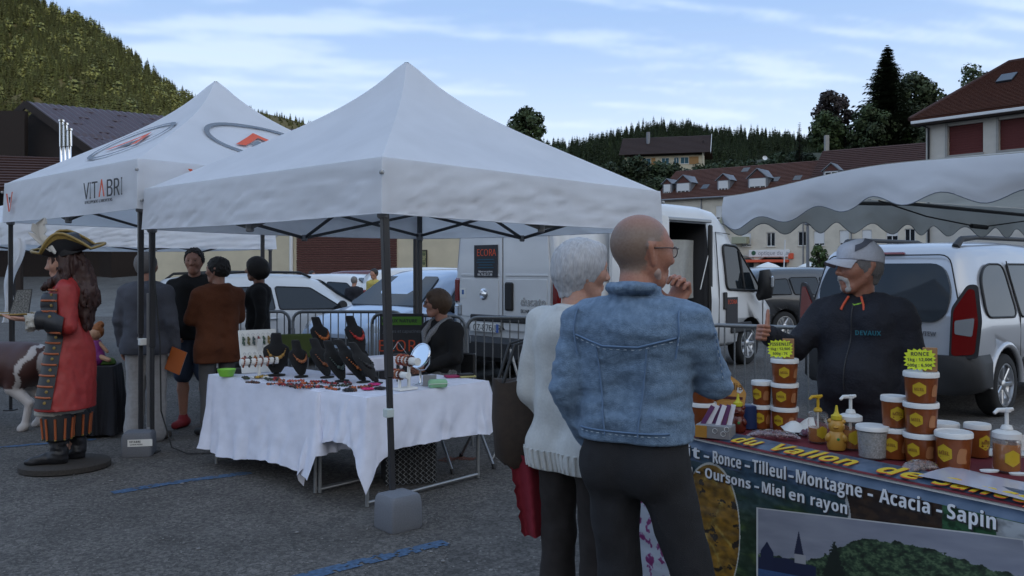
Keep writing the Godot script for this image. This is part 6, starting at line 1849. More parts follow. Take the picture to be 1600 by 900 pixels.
func banner_print() -> ImageTexture:
	var W := 960
	var H := 320
	var data := PackedByteArray()
	data.resize(W * H * 3)
	var n := FastNoiseLite.new()
	n.seed = 3
	n.frequency = 1.0
	n.fractal_octaves = 5
	var cn := FastNoiseLite.new()
	cn.noise_type = FastNoiseLite.TYPE_CELLULAR
	cn.frequency = 1.0
	cn.cellular_return_type = FastNoiseLite.RETURN_DISTANCE2_SUB
	for y in H:
		for x in W:
			var u := x / 400.0          # metres along the stall front
			var v := y / 400.0 + 0.03   # metres down from the table edge
			var g := n.get_noise_2d(u * 3.0, v * 9.0)
			var g2 := n.get_noise_2d(u * 14.0 + 50.0, v * 22.0)
			var c := Color(0.20, 0.30, 0.38).lerp(Color(0.12, 0.20, 0.13), smoothstep(0.05, 0.32, v + g * 0.12))
			c = c.lerp(Color(0.25, 0.33, 0.17), smoothstep(0.1, 0.4, g) * smoothstep(0.12, 0.25, v))
			if smoothstep(0.32, 0.5, n.get_noise_2d(u * 2.0 + 9.0, v * 26.0)) > 0.4 and v > 0.14: c = c.lerp(Color(0.07, 0.12, 0.07), 0.8)
			if v < 0.09: c = c.lerp(Color(0.30, 0.38, 0.50), smoothstep(0.0, 0.3, g + 0.15))
			c = c.lightened(clampf(g2 * 0.16, 0, 1)) if g2 > 0 else c.darkened(-g2 * 0.3)
			# oval with honeycomb and bees
			var e := Vector2((u - 0.47) / 0.175, (v - 0.43) / 0.34)
			var q := e.length() + 0.12 * e.x * e.y
			if q < 1.0:
				var cell := cn.get_noise_2d(u * 6.0, v * 5.0)
				c = Color(0.62, 0.45, 0.10).lerp(Color(0.82, 0.70, 0.36), smoothstep(-0.95, -0.99, cell) if false else 1.0 - smoothstep(-1.0, -0.82, cell))
				c = c.darkened(0.25 + g2 * 0.35)
				if n.get_noise_2d(u * 9.0 + 7.0, v * 12.0) > 0.33: c = Color(0.13, 0.09, 0.04)
			elif q < 1.035: c = Color(0.72, 0.72, 0.70)
			# oval with pink flowers
			var e2 := Vector2((u - 0.10) / 0.2, (v - 0.5) / 0.26)
			if e2.length() < 1.0 and q > 1.035:
				c = Color(0.62, 0.64, 0.68).lerp(Color(0.42, 0.10, 0.34), smoothstep(0.12, 0.3, n.get_noise_2d(u * 13.0, v * 12.0 + 4.0)))
			elif e2.length() < 1.05 and q > 1.035: c = Color(0.72, 0.72, 0.70)
			# brown ploughed-earth oval and a white hive at the right
			var w := u - 1.16 + 0.35 * pow(v - 0.2, 2.0) * 4.0
			if w > 0.0 and u < 1.62 and v < 0.46:
				c = Color(0.16, 0.12, 0.11).lerp(Color(0.24, 0.18, 0.14), smoothstep(-0.3, 0.4, g2))
				if w < 0.014: c = Color(0.7, 0.72, 0.74)
			if u > 1.52:
				c = Color(0.20, 0.36, 0.24).lerp(Color(0.08, 0.20, 0.12), smoothstep(-0.2, 0.3, g2))
				if u > 1.7 and v > 0.03 and v < 0.14: c = Color(0.62, 0.64, 0.66).darkened(clampf(-g2 * 0.4, 0, 0.4))
			var i := (y * W + x) * 3
			data[i] = int(clampf(c.r, 0, 1) * 255.0); data[i + 1] = int(clampf(c.g, 0, 1) * 255.0); data[i + 2] = int(clampf(c.b, 0, 1) * 255.0)
	return ImageTexture.create_from_image(Image.create_from_data(W, H, false, Image.FORMAT_RGB8, data))
func poster_print() -> ImageTexture:
	# a country view: grey sky, wooded hill, blue-roofed house, long red roof, small white tower
	var W := 480
	var H := 300
	var im := Image.create(W, H, false, Image.FORMAT_RGB8)
	var n := FastNoiseLite.new()
	n.seed = 6
	n.frequency = 1.0
	n.fractal_octaves = 4
	for y in H:
		for x in W:
			var u := float(x) / W
			var v := float(y) / H
			var g := n.get_noise_2d(u * 22.0, v * 16.0)
			var g2 := n.get_noise_2d(u * 60.0, v * 46.0)
			var c := Color(0.52, 0.53, 0.58).lightened(0.12 * n.get_noise_2d(u * 3.0, v * 6.0))
			var rim := 0.42 - 0.27 * smoothstep(0.2, 0.5, u) + 0.12 * smoothstep(0.6, 1.0, u) + g * 0.03
			if v > rim: c = Color(0.16, 0.24, 0.17).lerp(Color(0.30, 0.38, 0.27), smoothstep(-0.15, 0.4, g * 0.7 + g2 * 0.6)).darkened(clampf(-g * 0.9, 0, 0.6))
			var fx := absf(u - 0.345)
			if v > 0.2 and fx < (v - 0.2) * 0.16 + g2 * 0.012 and v < 0.62: c = Color(0.07, 0.11, 0.09)
			if u < 0.27 and v > 0.42 + absf(u - 0.14) * 0.25 and v < 0.56: c = Color(0.09, 0.12, 0.24)
			if u < 0.26 and v >= 0.56 and v < 0.8: c = Color(0.22, 0.34, 0.52).darkened(0.3 * absf(g2))
			if u > 0.02 and u < 0.08 and v > 0.30 + absf(u - 0.05) * 3.0 and v < 0.56: c = Color(0.10, 0.13, 0.25)
			if absf(u - 0.195) < (v - 0.16) * 0.10 and v > 0.16 and v < 0.37: c = Color(0.12, 0.14, 0.24)
			if absf(u - 0.20) < 0.025 and v >= 0.37 and v < 0.45: c = Color(0.6, 0.6, 0.62)
			if u > 0.12 and u < 0.3 and v > 0.66 + 0.1 * g: c = Color(0.22, 0.30, 0.22).darkened(clampf(-g2, 0, 0.5))
			if u > 0.31 - (v - 0.64) * 0.3 and u < 0.70 + (v - 0.64) * 0.4 and v > 0.64 + (u - 0.3) * 0.12 and v < 0.80 + (u - 0.3) * 0.12: c = Color(0.30, 0.20, 0.20).darkened(0.25 * absf(g2))
			if u > 0.30 and u < 0.72 and v >= 0.80 + (u - 0.3) * 0.12: c = Color(0.55, 0.53, 0.52)
			if absf(u - 0.83) < 0.035 and v > 0.68: c = Color(0.64, 0.64, 0.66)
			if absf(u - 0.83) < (v - 0.58) * 0.5 and v > 0.58 and v < 0.68: c = Color(0.42, 0.42, 0.45)
			if v > 0.70 and v < 0.73 and (absf(u - 0.815) < 0.007 or absf(u - 0.83) < 0.007 or absf(u - 0.845) < 0.007): c = Color(0.08, 0.08, 0.09)
			if u < 0.008 or u > 0.992 or v < 0.01: c = Color(0.75, 0.75, 0.75)
			im.set_pixel(x, y, c)
	return ImageTexture.create_from_image(im)
func fit_text(parent: Node, s: String, X: Transform3D, width: float, em: float, m: Material, o := {}) -> void:
	var t := text("lettering", s, em, m, parent, X, o)
	var b := t.mesh.get_aabb()
	t.transform = X * Transform3D(Basis.from_scale(Vector3(width / b.size.x, 1, 1)), Vector3(-b.position.x * width / b.size.x, 0, 0))

func build_honey() -> void:
	M.lid = mat(C(0.66, 0.66, 0.65), 0.45)
	M.honey = mat(C(0.33, 0.11, 0.012), 0.15)
	M.honey_tub = mat(C(0.215, 0.056, 0.014), 0.28, {tex = ntex(0.02, 0.8, 3), sc = 6.0})
	M.dark_tub = mat(C(0.19, 0.05, 0.012), 0.28, {tex = ntex(0.02, 0.8, 3), sc = 6.0})
	M.yellow_ink = mat(C(0.50, 0.34, 0.015), 0.5)
	M.amber_ink = mat(C(0.25, 0.12, 0.01), 0.6)
	M.print_pale = mat(C(0.36, 0.15, 0.06), 0.5)
	M.clear = mat(C(0.9, 0.93, 0.92), 0.03, {alpha = 0.04})
	M.cellophane = mat(C(0.5, 0.46, 0.48), 0.15, {nm = nmap(0.12, 12.0), ns = 1.0, sc = 10.0})
	M.crimson = mat(C(0.13, 0.008, 0.016), 0.85)
	var hd := 0.78
	var G := V(0.59, 0, 3.96)
	var L := 2.25
	var D := 0.78
	var ft := thing("stall_table", "long trestle table carrying the honey", "table")
	var X := Transform3D(Basis(HT, Vector3.UP, -HN), G)       # x along the front, z towards the customers
	obj("table_top", bx(Vector3(L / 2, hd - 0.025, -D / 2), Vector3(L - 0.02, 0.03, D - 0.02), 0.004, X), M.paper, ft)
	for x in [0.15, L - 0.15]:
		for z in [-0.08, -D + 0.08]: obj("leg", tb([X * Vector3(x, 0, z), X * Vector3(x, hd - 0.04, z)], 0.016, 8), M.steel, ft)
	var rc := new_st()
	sheet(rc, 30, 10, func(u, v): return X * Vector3(u * L, hd - 0.006 + 0.003 * noise.get_noise_2d(u * 300.0, v * 90.0), -v * D))
	tag(obj("table_runner", rc, M.crimson), "dark red cloth covering the honey table top", "tablecloth")
	# the printed banner: a lip on the table top and a long front
	var bn := thing("printed_banner", "printed banner with honey names hung on the stall front", "banner")
	var bm := StandardMaterial3D.new()
	bm.albedo_texture = banner_print()
	bm.albedo_color = Color(1, 1, 1)
	bm.roughness = 0.42
	bm.normal_enabled = true
	bm.normal_texture = nmap(0.02, 8.0, 3)
	bm.normal_scale = 0.25
	var bs := new_st()
	bs.set_smooth_group(1)
	var hang := func(u: float, v: float) -> Vector3:
		return X * Vector3(u * L, hd - 0.045 - v * 0.70, 0.028 + 0.014 * v + 0.008 * sin(u * 9.0) * v)
	sheet(bs, 60, 20, func(u, v): return hang.call(u, 1.0 - v))
	obj("front", bs, bm, bn)
	var ls := new_st()
	sheet(ls, 60, 4, func(u, v): return X * Vector3(u * L, hd - 0.045 + 0.056 * sin(minf(v * 1.4, 1.0) * PI / 2.0), 0.028 - 0.12 * minf(v * 1.4, 1.0) - maxf(0.0, v - 0.714) * 0.2))
	obj("top_lip", ls, mat(C(0.10, 0.13, 0.19), 0.4, {tex = ntex(0.02, 0.4, 4, 0, 256, C(0.5, 0.8, 1.0)), sc = 1.5, nm = nmap(0.02, 8.0, 3), ns = 0.3}), bn)
	var rows := [[[["it", 1083, 1103], ["-", 1110, 1118], ["Ronce", 1124, 1168], ["-", 1174, 1182], ["Tilleul", 1186, 1238], ["-", 1242, 1250], ["Montagne", 1254, 1357], ["-", 1366, 1374], ["Acacia", 1384, 1463], ["-", 1473, 1482], ["Sapin", 1490, 1566]], 0.722, 0.067], [["n", 1082, 1092], ["-", 1098, 1104], ["Oursons", 1112, 1183], ["-", 1189, 1196], ["Miel", 1201, 1236], ["en", 1243, 1267], ["rayon", 1277, 1334]]]
	rows[1] = [rows[1], 0.648, 0.058]
	# the two lines run over the banner as printed: first names, then products
	for r in rows:
		for w in r[0]:
			var s0 := front_s(w[1])
			var s1 := front_s(w[2])
			var yy: float = r[1]
			for k in 2:
				var off := Vector3(s0 + (0.004 if k == 0 else 0.0), yy - (0.004 if k == 0 else 0.0), 0.038 + 0.004 * (hd - yy) + 0.0018 * k)
				fit_text(bn, w[0], X * Transform3D(Basis.IDENTITY, off), s1 - s0, r[2] * (1.08 if k == 0 else 1.0), M.black_ink if k == 0 else M.pale_ink, {depth = 0.0012})
	var flat := Transform3D(Basis(Vector3(1, 0, 0), Vector3(0.25, 0.16, -0.96).normalized(), Vector3(0, 0.985, 0.165)), Vector3.ZERO)
	for w in [["du", 1135, 1172], ["Vallon", 1192, 1322], ["de", 1362, 1428], ["Sancey", 1452, 1640]]:
		var s0 := front_s(w[1])
		var s1 := front_s(w[2])
		for k in 2:
			var off := Vector3(s0, hd + 0.010 + 0.0015 * k, -0.062)
			fit_text(bn, w[0], X * (Transform3D(Basis.IDENTITY, off) * flat), s1 - s0, 0.122 if k == 0 else 0.11, M.red_ink if k == 0 else M.yellow_bright, {depth = 0.001})
	var pm := StandardMaterial3D.new()
	pm.albedo_texture = poster_print()
	pm.albedo_color = Color(1, 1, 1)
	pm.roughness = 0.5
	var pst := new_st()
	sheet(pst, 20, 12, func(u, v):
		var x: float = lerp(0.70, 1.69, u)
		var top: float = lerp(0.565, 0.695, u)
		var y: float = lerp(top - 0.42, top, v)
		return X * Vector3(x + 0.01 * (1.0 - v), y, 0.04 + (hd - y) * 0.03 + 0.012 * smoothstep(0.9, 1.0, v) * smoothstep(0.85, 1.0, u)))
	var post := obj("hung_poster", pst, pm)
	tag(post, "poster of a village and wooded hill taped to the banner", "poster")

	# tubs
	var h := hd
	for k in 3: tub("honey tub in the three-high stack under dandelion sign, %s" % ["bottom", "middle", "top"][k], tp(1226, 672, h) + Vector3(0, 0.107 * k, 0), 0.057, 0.1065, M.honey_tub, -0.5 + 0.25 * k)
	for k in 2: tub("honey tub in the small two-high stack, %s" % ["lower", "upper"][k], tp(1190, 668, h) + Vector3(0, 0.107 * k, 0), 0.043, 0.1065, M.honey_tub, -0.2 - 0.3 * k)
	for k in 3: tub("honey tub in the three-high stack under bramble sign, %s" % ["bottom", "middle", "top"][k], tp(1439, 722, h) + Vector3(0, 0.113 * k, 0), 0.0585, 0.1125, M.honey_tub, -0.6 + 0.2 * k)
	for k in 2: tub("slim honey tub left of the bramble stack, %s" % ["lower", "upper"][k], tp(1397, 714, h) + Vector3(0, 0.118 * k, 0), 0.046 if k else 0.055, 0.117, M.honey_tub, -0.3 + 0.5 * k)
	tub("honey tub nearest the paper sheet, yellow hexagon clear", tp(1490, 732, h), 0.06, 0.135, M.honey_tub, -0.7)
	tub("honey tub mostly hidden behind bramble stack", tp(1474, 706, h), 0.055, 0.117, M.dark_tub, -0.4)
	tub("honey tub standing alone right of bramble stack", tp(1527, 712, h), 0.045, 0.125, M.honey_tub, 0.6)
	for k in 2: tub("honey tub at the stall's left end, %s" % ["lower", "upper"][k], tp(1098, 668, h) + Vector3(0, 0.118 * k, 0), 0.058, 0.117, M.honey_tub, 0.9)
	tub("honey tub behind the left-end pair", tp(1112, 664, h) + Vector3(0, 0.12, 0), 0.05, 0.11, M.dark_tub, 0.2)
	var wt := thing("comb_tub", "clear tub of pale honeycomb with white lid", "honey tub", tp(1363, 714, h), 0)
	obj("contents", lt([Vector2(0, 0.004), Vector2(0.048, 0.004), Vector2(0.054, 0.1), Vector2(0, 0.1)], 24), mat(C(0.42, 0.42, 0.42), 0.7, {tex = ntex(0.06, 0.35, 4, 1), sc = 12.0}), wt)
	obj("tub", lt([Vector2(0, 0), Vector2(0.05, 0), Vector2(0.057, 0.108)], 24), M.clear, wt)
	obj("lid", lt([Vector2(0.056, 0.104), Vector2(0.061, 0.105), Vector2(0.061, 0.118), Vector2(0.058, 0.122), Vector2(0, 0.12)], 24), M.lid, wt)
	price_star("yellow starburst price sign reading pissenlit", tp(1219, 672, h) + Vector3(0, 0.318, 0.0), -0.25, ["PISSENLIT", "1kg : 12,50€", "500g : 7€"])
	price_star("yellow starburst price sign reading ronce", tp(1437, 722, h) + Vector3(0, 0.337, 0.0), -0.4, ["RONCE", "1kg : 12,00€", "500g : 6,50€"])
	pump_jar("honey jar with yellow pump", tp(1278, 690, h), 1.0, mat(C(0.5, 0.3, 0.01), 0.5), 0.3, 0.06)
	pump_jar("honey jar with white pump behind bear bottle", tp(1329, 700, h), 1.1, M.lid, 0.2, 0.07)
	pump_jar("honey jar with white pump on the paper sheet", tp(1573, 735, h), 1.15, M.lid, 0.1, 0.085)
	bear_bottle("bear-shaped honey bottle with yellow nozzle", tp(1307, 702, h), 1.0, mat(C(0.45, 0.24, 0.04), 0.3), mat(C(0.55, 0.42, 0.02), 0.5))
	bear_bottle("dark red bear-shaped bottle beside the packet box", tp(1153, 674, h), 0.95, mat(C(0.10, 0.018, 0.01), 0.2), mat(C(0.5, 0.45, 0.02), 0.5))
	tag(obj("blue_pot", lt([Vector2(0, 0), Vector2(0.04, 0), Vector2(0.042, 0.1), Vector2(0.036, 0.104), Vector2(0, 0.104)], 20, Transform3D(Basis.IDENTITY, tp(1170, 668, h))), mat(C(0.012, 0.03, 0.10), 0.4)), "small dark blue pot behind the red bear bottle", "pot")
	var jr := thing("glass_jar", "empty glass jar at the table's right edge", "jar", tp(1597, 712, h), 0)
	obj("glass", lt([Vector2(0, 0), Vector2(0.04, 0), Vector2(0.044, 0.01), Vector2(0.044, 0.08), Vector2(0.04, 0.1), Vector2(0.042, 0.11)], 24), M.clear, jr)
	obj("card", bx(Vector3(0, 0.05, 0), Vector3(0.04, 0.06, 0.004)), M.paper, jr)
	# propolis card display and packets
	var cd := thing("card_display", "orange cardboard propolis display with hive-shaped header", "display", tp(1133, 668, h), -0.45)
	var hp := new_st()
	prism(hp, round_poly([Vector2(-0.075, 0), Vector2(0.075, 0), Vector2(0.085, 0.12), Vector2(0.09, 0.16), Vector2(0.055, 0.21), Vector2(0, 0.245), Vector2(-0.055, 0.21), Vector2(-0.085, 0.16)], 0.012), Transform3D(Basis(Vector3.RIGHT, -0.18), Vector3.ZERO), 0.006)
	obj("card", hp, mat(C(0.48, 0.24, 0.055), 0.7), cd)
	obj("band", bx(Vector3(0, 0.135, 0.008), Vector3(0.15, 0.012, 0.003), 0.0, Transform3D(Basis(Vector3.RIGHT, -0.18), Vector3.ZERO)), mat(C(0.08, 0.012, 0.012), 0.7), cd)
	text("lettering", "propolia", 0.04, M.amber_dark, cd, Transform3D(Basis(Vector3.RIGHT, -0.18), Vector3(0.0, 0.185, 0.008 - 0.03)), {mid = true, weight = 400, depth = 0.002})
	for q in [[-0.05, 0.185], [0.06, 0.17], [0.015, 0.2]]:
		var fl := new_st()
		for k in 5: lathe(fl, [Vector2(0, 0), Vector2(0.007, 0.0), Vector2(0, 0.002)], 8, Transform3D(Basis(Vector3.RIGHT, PI / 2 - 0.18), Vector3(q[0] + cos(TAU * k / 5) * 0.008, q[1] + sin(TAU * k / 5) * 0.008, 0.007 - q[1] * 0.18)))
		obj("flower_print", fl, M.lid, cd)
	var bxp := thing("packet_box", "grey hexagon-patterned box of purple candy packets", "box", tp(1118, 683, h), -0.5)
	obj("tray", bx(Vector3(0, 0.028, 0), Vector3(0.15, 0.056, 0.09), 0.003), mat(C(0.22, 0.22, 0.23), 0.7), bxp)
	obj("end_panel", bx(Vector3(-0.05, 0.028, 0.0465), Vector3(0.05, 0.05, 0.003)), mat(C(0.42, 0.2, 0.03), 0.7), bxp)
	for q in [[0.01, 0.035], [0.045, 0.025], [0.06, 0.045]]:
		var hx := new_st()
		var pts := []
		for p in hexagon(0.011): pts.append(Vector3(q[0] + p.x, q[1] + p.y, 0.047))
		pts.append(pts[0])
		tube(hx, pts, 0.0013, 4)
		obj("hexagon_print", hx, M.lid, bxp)
	for k in 6:
		var st := new_st()
		box(st, Vector3(0, 0.05, 0), Vector3(0.02, 0.1, 0.004), 0.001, Transform3D(Basis(Vector3(0, 0, 1), -0.45 + 0.06 * k) * Basis(Vector3.RIGHT, -0.3), Vector3(-0.055 + k * 0.022, 0.045, 0.02 - 0.012 * (k % 3))))
		obj("packet", st, mat([C(0.10, 0.02, 0.09), C(0.6, 0.58, 0.62)][k % 2], 0.4), bxp)
	# bags of sweets, papers
	for b in [["long cellophane bag of purple sweets on the banner lip", 1208, 688, 0.105, 0.034, -0.25], ["small cellophane bag of brown sweets below the bramble stack", 1438, 740, 0.06, 0.04, 0.3], ["little purple bag beside the dandelion stack", 1262, 684, 0.035, 0.022, 0.5]]:
		var bag := thing("sweet_bag", b[0], "bag", tp(b[1], b[2] - 4, h + 0.004), b[5])
		rng.seed = int(b[1])
		var ss := new_st()
		for k in 46:
			var r := 0.0085
			var p := Vector3(rng.randf_range(-1, 1), 0, rng.randf_range(-1, 1))
			p = Vector3(p.x * b[3] * 0.85, 0.008 + rng.randf() * b[4] * 0.55 * (1.0 - p.x * p.x), p.z * b[4] * 0.7)
			lathe(ss, [Vector2(0, -r), Vector2(r * 0.9, -r * 0.5), Vector2(r * 0.9, r * 0.5), Vector2(0, r)], 7, Transform3D(Basis(Vector3(1, 0, 0), rng.randf() * 3.0), p))
		obj("sweets", ss, mat([C(0.17, 0.09, 0.11), C(0.16, 0.09, 0.07), C(0.12, 0.03, 0.06)][[1208, 1438, 1262].find(b[1])], 0.45), bag)
		var fs := new_st()
		var rr := []
		for k in 9:
			var u := k / 8.0 * 2.0 - 1.0
			var ring := PackedVector3Array()
			var prof := sqrt(maxf(0.02, 1.0 - pow(absf(u), 3.0)))
			for q in 14:
				var a := -TAU * q / 14
				ring.append(Vector3(u * b[3] * 1.05, 0.003 + b[4] * 0.42 * prof * (1.0 + sin(a)) * (1.0 + 0.15 * sin(k * 3.0 + q * 2.0)), cos(a) * b[4] * (0.55 + 0.4 * prof)))
			rr.append(ring)
		loft(fs, rr)
		obj("wrapper", fs, mat(C(0.9, 0.88, 0.9), 0.12, {alpha = 0.07}), bag)
	var pp := new_st()
	var c0 := tp(1468, 738, h)
	sheet(pp, 12, 8, func(u, v): return X * Vector3(1.30 + u * 0.62, h + 0.013 + 0.004 * sin(u * 6.0 + v * 3.0), -0.05 - v * 0.24 + 0.05 * u))
	var plastic := obj("plastic_sheet", pp, mat(C(0.42, 0.43, 0.50), 0.18))
	tag(plastic, "laminated pale price sheet under the right-hand pump jar", "sheet")
	var tis := new_st()
	sheet(tis, 8, 6, func(u, v): return tp(1250, 676, h) + Vector3((u - 0.5) * 0.16, 0.012 + 0.035 * sin(u * 5.0) * sin(v * 4.0) + 0.02 * v, -(v - 0.5) * 0.12))
	tag(obj("paper_napkin", tis, M.paper), "crumpled white paper beside the yellow pump jar", "napkin")
	tag(obj("paper_sheet", bx(tp(1560, 708, h) + Vector3(0, 0.004, 0), Vector3(0.2, 0.004, 0.12), 0.0), M.paper), "white paper lying behind the lone honey tub", "paper")
	for k in 2:
		tag(obj("wooden_spoon_rest", lt([Vector2(0, 0), Vector2(0.03, 0), Vector2(0.034, 0.006), Vector2(0, 0.008)], 16, Transform3D(Basis.IDENTITY, tp([1546, 1592][k], [737, 742][k], h + 0.018)), Vector2(1, 0.5)), M.lid), ["small pale disc left of the right-hand pump jar", "small pale disc right of the right-hand pump jar"][k], "disc")

# ---------------------------------------------------------------- blended bodies: tapered capsules joined by a smooth minimum, meshed as surface nets
# an operation is [kind, a, b, ra, rb, blend, flatten direction, flatten factor]; kinds: 0 add, 1 carve, 2 cut by a plane [2, normal, offset]
var acc_v := PackedVector3Array()
var acc_i := PackedInt32Array()
func cap(a: Vector3, b: Vector3, ra: float, rb: float, k := 0.02, fd := Vector3.ZERO, f := 1.0) -> Array: return [0, a, b, ra, rb, k, fd, f]
func ball(a: Vector3, r: float, k := 0.02, fd := Vector3.ZERO, f := 1.0) -> Array: return [0, a, a, r, r, k, fd, f]
func carve(a: Vector3, b: Vector3, ra: float, rb: float, k := 0.01) -> Array: return [1, a, b, ra, rb, k, Vector3.ZERO, 1.0]
func cut(n: Vector3, c: float) -> Array: return [2, n, c]
func moved(ops: Array, X: Transform3D, s := 1.0) -> Array:
	var out := []
	for o in ops:
		if o[0] == 2:
			var n: Vector3 = (X.basis.orthonormalized() * o[1]).normalized()
			out.append([2, n, o[2] * s + n.dot(X.origin)])
		else: out.append([o[0], X * o[1], X * o[2], o[3] * s, o[4] * s, o[5] * s, X.basis.orthonormalized() * o[6], o[7]])
	return out
func field(ops: Array, p: Vector3) -> float:
	var v := 10.0
	for o in ops:
		if o[0] == 2:
			v = maxf(v, p.dot(o[1]) - o[2])
			continue
		var q := p
		if o[7] > 1.0: q = p + o[6] * ((p - o[1]).dot(o[6]) * (o[7] - 1.0))
		var ab: Vector3 = o[2] - o[1]
		var L := ab.length_squared()
		var t := 0.0 if L < 1e-9 else clampf((q - o[1]).dot(ab) / L, 0.0, 1.0)
		var d: float = (q - o[1] - ab * t).length() - lerpf(o[3], o[4], t)
		var k: float = o[5]
		if o[0] == 0:
			var h := clampf(0.5 + 0.5 * (v - d) / k, 0.0, 1.0)
			v = lerpf(v, d, h) - k * h * (1.0 - h)
		else:
			var h := clampf(0.5 - 0.5 * (v + d) / k, 0.0, 1.0)
			v = lerpf(v, -d, h) + k * h * (1.0 - h)
	return v
func march(ops: Array, from: Vector3, dir: Vector3, off := 0.0) -> Vector3:
	var t := 0.0
	for i in 60:
		var d := field(ops, from + dir * t) - off
		if d < 0.0008: break
		t += d * 0.6
	return from + dir * t
func sdf(ops: Array, cell: float, amp := 0.0, fr := Vector3.ONE, seedv := 1) -> void:
	var lo := Vector3(1e9, 1e9, 1e9)
	var hi := -lo
	for o in ops:
		if o[0] != 0: continue
		var r: float = maxf(o[3], o[4]) + 3.0 * cell
		var rv := Vector3(r, r, r)
		lo = lo.min(o[1] - rv).min(o[2] - rv)
		hi = hi.max(o[1] + rv).max(o[2] + rv)
	var nx := int((hi.x - lo.x) / cell) + 2
	var ny := int((hi.y - lo.y) / cell) + 2
	var nz := int((hi.z - lo.z) / cell) + 2
	var A := PackedFloat32Array()
	A.resize(nx * ny * nz)
	A.fill(1.0)
	var nxy := nx * ny
	for o in ops:
		if o[0] == 2:
			var n: Vector3 = o[1]
			var c: float = o[2]
			for z in nz:
				for y in ny:
					var i := nxy * z + nx * y
					var e := n.dot(lo + Vector3(0, y, z) * cell) - c
					var de := n.x * cell
					for x in nx:
						if A[i] < e: A[i] = e
						e += de
						i += 1
			continue
		var a: Vector3 = o[1]
		var b: Vector3 = o[2]
		var ra: float = o[3]
		var rb: float = o[4]
		var k: float = o[5]
		var fd: Vector3 = o[6]
		var f: float = o[7] - 1.0
		var R := maxf(ra, rb) + k + 3.0 * cell
		var rv := Vector3(R, R, R)
		var l: Vector3 = ((a.min(b) - rv - lo) / cell).floor()
		var h: Vector3 = ((a.max(b) + rv - lo) / cell).ceil()
		var ab := b - a
		var L := ab.length_squared()
		var inv := 0.0 if L < 1e-9 else 1.0 / L
		var add: bool = o[0] == 0
		for z in range(maxi(int(l.z), 0), mini(int(h.z) + 1, nz)):
			for y in range(maxi(int(l.y), 0), mini(int(h.y) + 1, ny)):
				var x0 := maxi(int(l.x), 0)
				var i := nxy * z + nx * y + x0
				var p := lo + Vector3(x0, y, z) * cell - a
				for x in range(x0, mini(int(h.x) + 1, nx)):
					var q := p
					if f > 0.0: q = p + fd * (p.dot(fd) * f)
					var t := clampf(q.dot(ab) * inv, 0.0, 1.0)
					var d := (q - ab * t).length() - ra - (rb - ra) * t
					var v := A[i]
					if add:
						if d < v + k:
							var g := clampf(0.5 + 0.5 * (v - d) / k, 0.0, 1.0)
							A[i] = v + (d - v) * g - k * g * (1.0 - g)
					elif -d > v - k:
						var g := clampf(0.5 - 0.5 * (v + d) / k, 0.0, 1.0)
						A[i] = v + (-d - v) * g + k * g * (1.0 - g)
					i += 1
					p.x += cell
	var hem := -1e9
	for o in ops:
		if o[0] == 2 and o[1].y < -0.95: hem = -o[2]
	if amp > 0.0:
		noise.seed = seedv
		noise.frequency = 1.0
		noise.fractal_octaves = 3
		for z in nz:
			for y in ny:
				if absf(lo.y + y * cell - hem) < cell * 2.0: continue
				for x in nx:
					var i := nxy * z + nx * y + x
					if absf(A[i]) < cell * 2.5: A[i] += amp * noise.get_noise_3d((lo.x + x * cell) * fr.x, (lo.y + y * cell) * fr.y, (lo.z + z * cell) * fr.z)
	var ids := PackedInt32Array()
	ids.resize(A.size())
	ids.fill(-1)
	var lim := cell * 3.2
	var base := PackedInt32Array([0, 1, nx, nx + 1, nxy, nxy + 1, nxy + nx, nxy + nx + 1])
	var edges := PackedInt32Array([0, 1, 2, 3, 4, 5, 6, 7, 0, 2, 1, 3, 4, 6, 5, 7, 0, 4, 1, 5, 2, 6, 3, 7])
	var corner := []
	for c in 8: corner.append(Vector3(c & 1, (c >> 1) & 1, c >> 2))
	var cells := PackedInt32Array()
	for z in nz - 1:
		for y in ny - 1:
			var i := nxy * z + nx * y - 1
			for x in nx - 1:
				i += 1
				var v0 := A[i]
				if v0 > lim or v0 < -lim: continue
				var mask := 0
				for c in 8:
					if A[i + base[c]] < 0.0: mask |= 1 << c
				if mask == 0 or mask == 255: continue
				var s := Vector3.ZERO
				var cnt := 0
				for e in 12:
					var c0 := edges[e * 2]
					var c1 := edges[e * 2 + 1]
					if ((mask >> c0) & 1) != ((mask >> c1) & 1):
						var va := A[i + base[c0]]
						var vb := A[i + base[c1]]
						s += corner[c0].lerp(corner[c1], va / (va - vb))
						cnt += 1
				ids[i] = acc_v.size()
				acc_v.append(lo + (Vector3(x, y, z) + s / cnt) * cell)
				cells.append(i)
	var step := [1, nx, nxy]
	for i in cells:
		for ax in 3:
			var j: int = i + step[ax]
			if (A[i] < 0.0) == (A[j] < 0.0): continue
			var u: int = step[(ax + 1) % 3]
			var w: int = step[(ax + 2) % 3]
			if i - u - w < 0: continue
			var p := ids[i]
			var q := ids[i - u]
			var r := ids[i - u - w]
			var t := ids[i - w]
			if q < 0 or r < 0 or t < 0: continue
			if A[i] < 0.0: acc_i.append_array(PackedInt32Array([p, r, q, p, t, r]))
			else: acc_i.append_array(PackedInt32Array([p, q, r, p, r, t]))
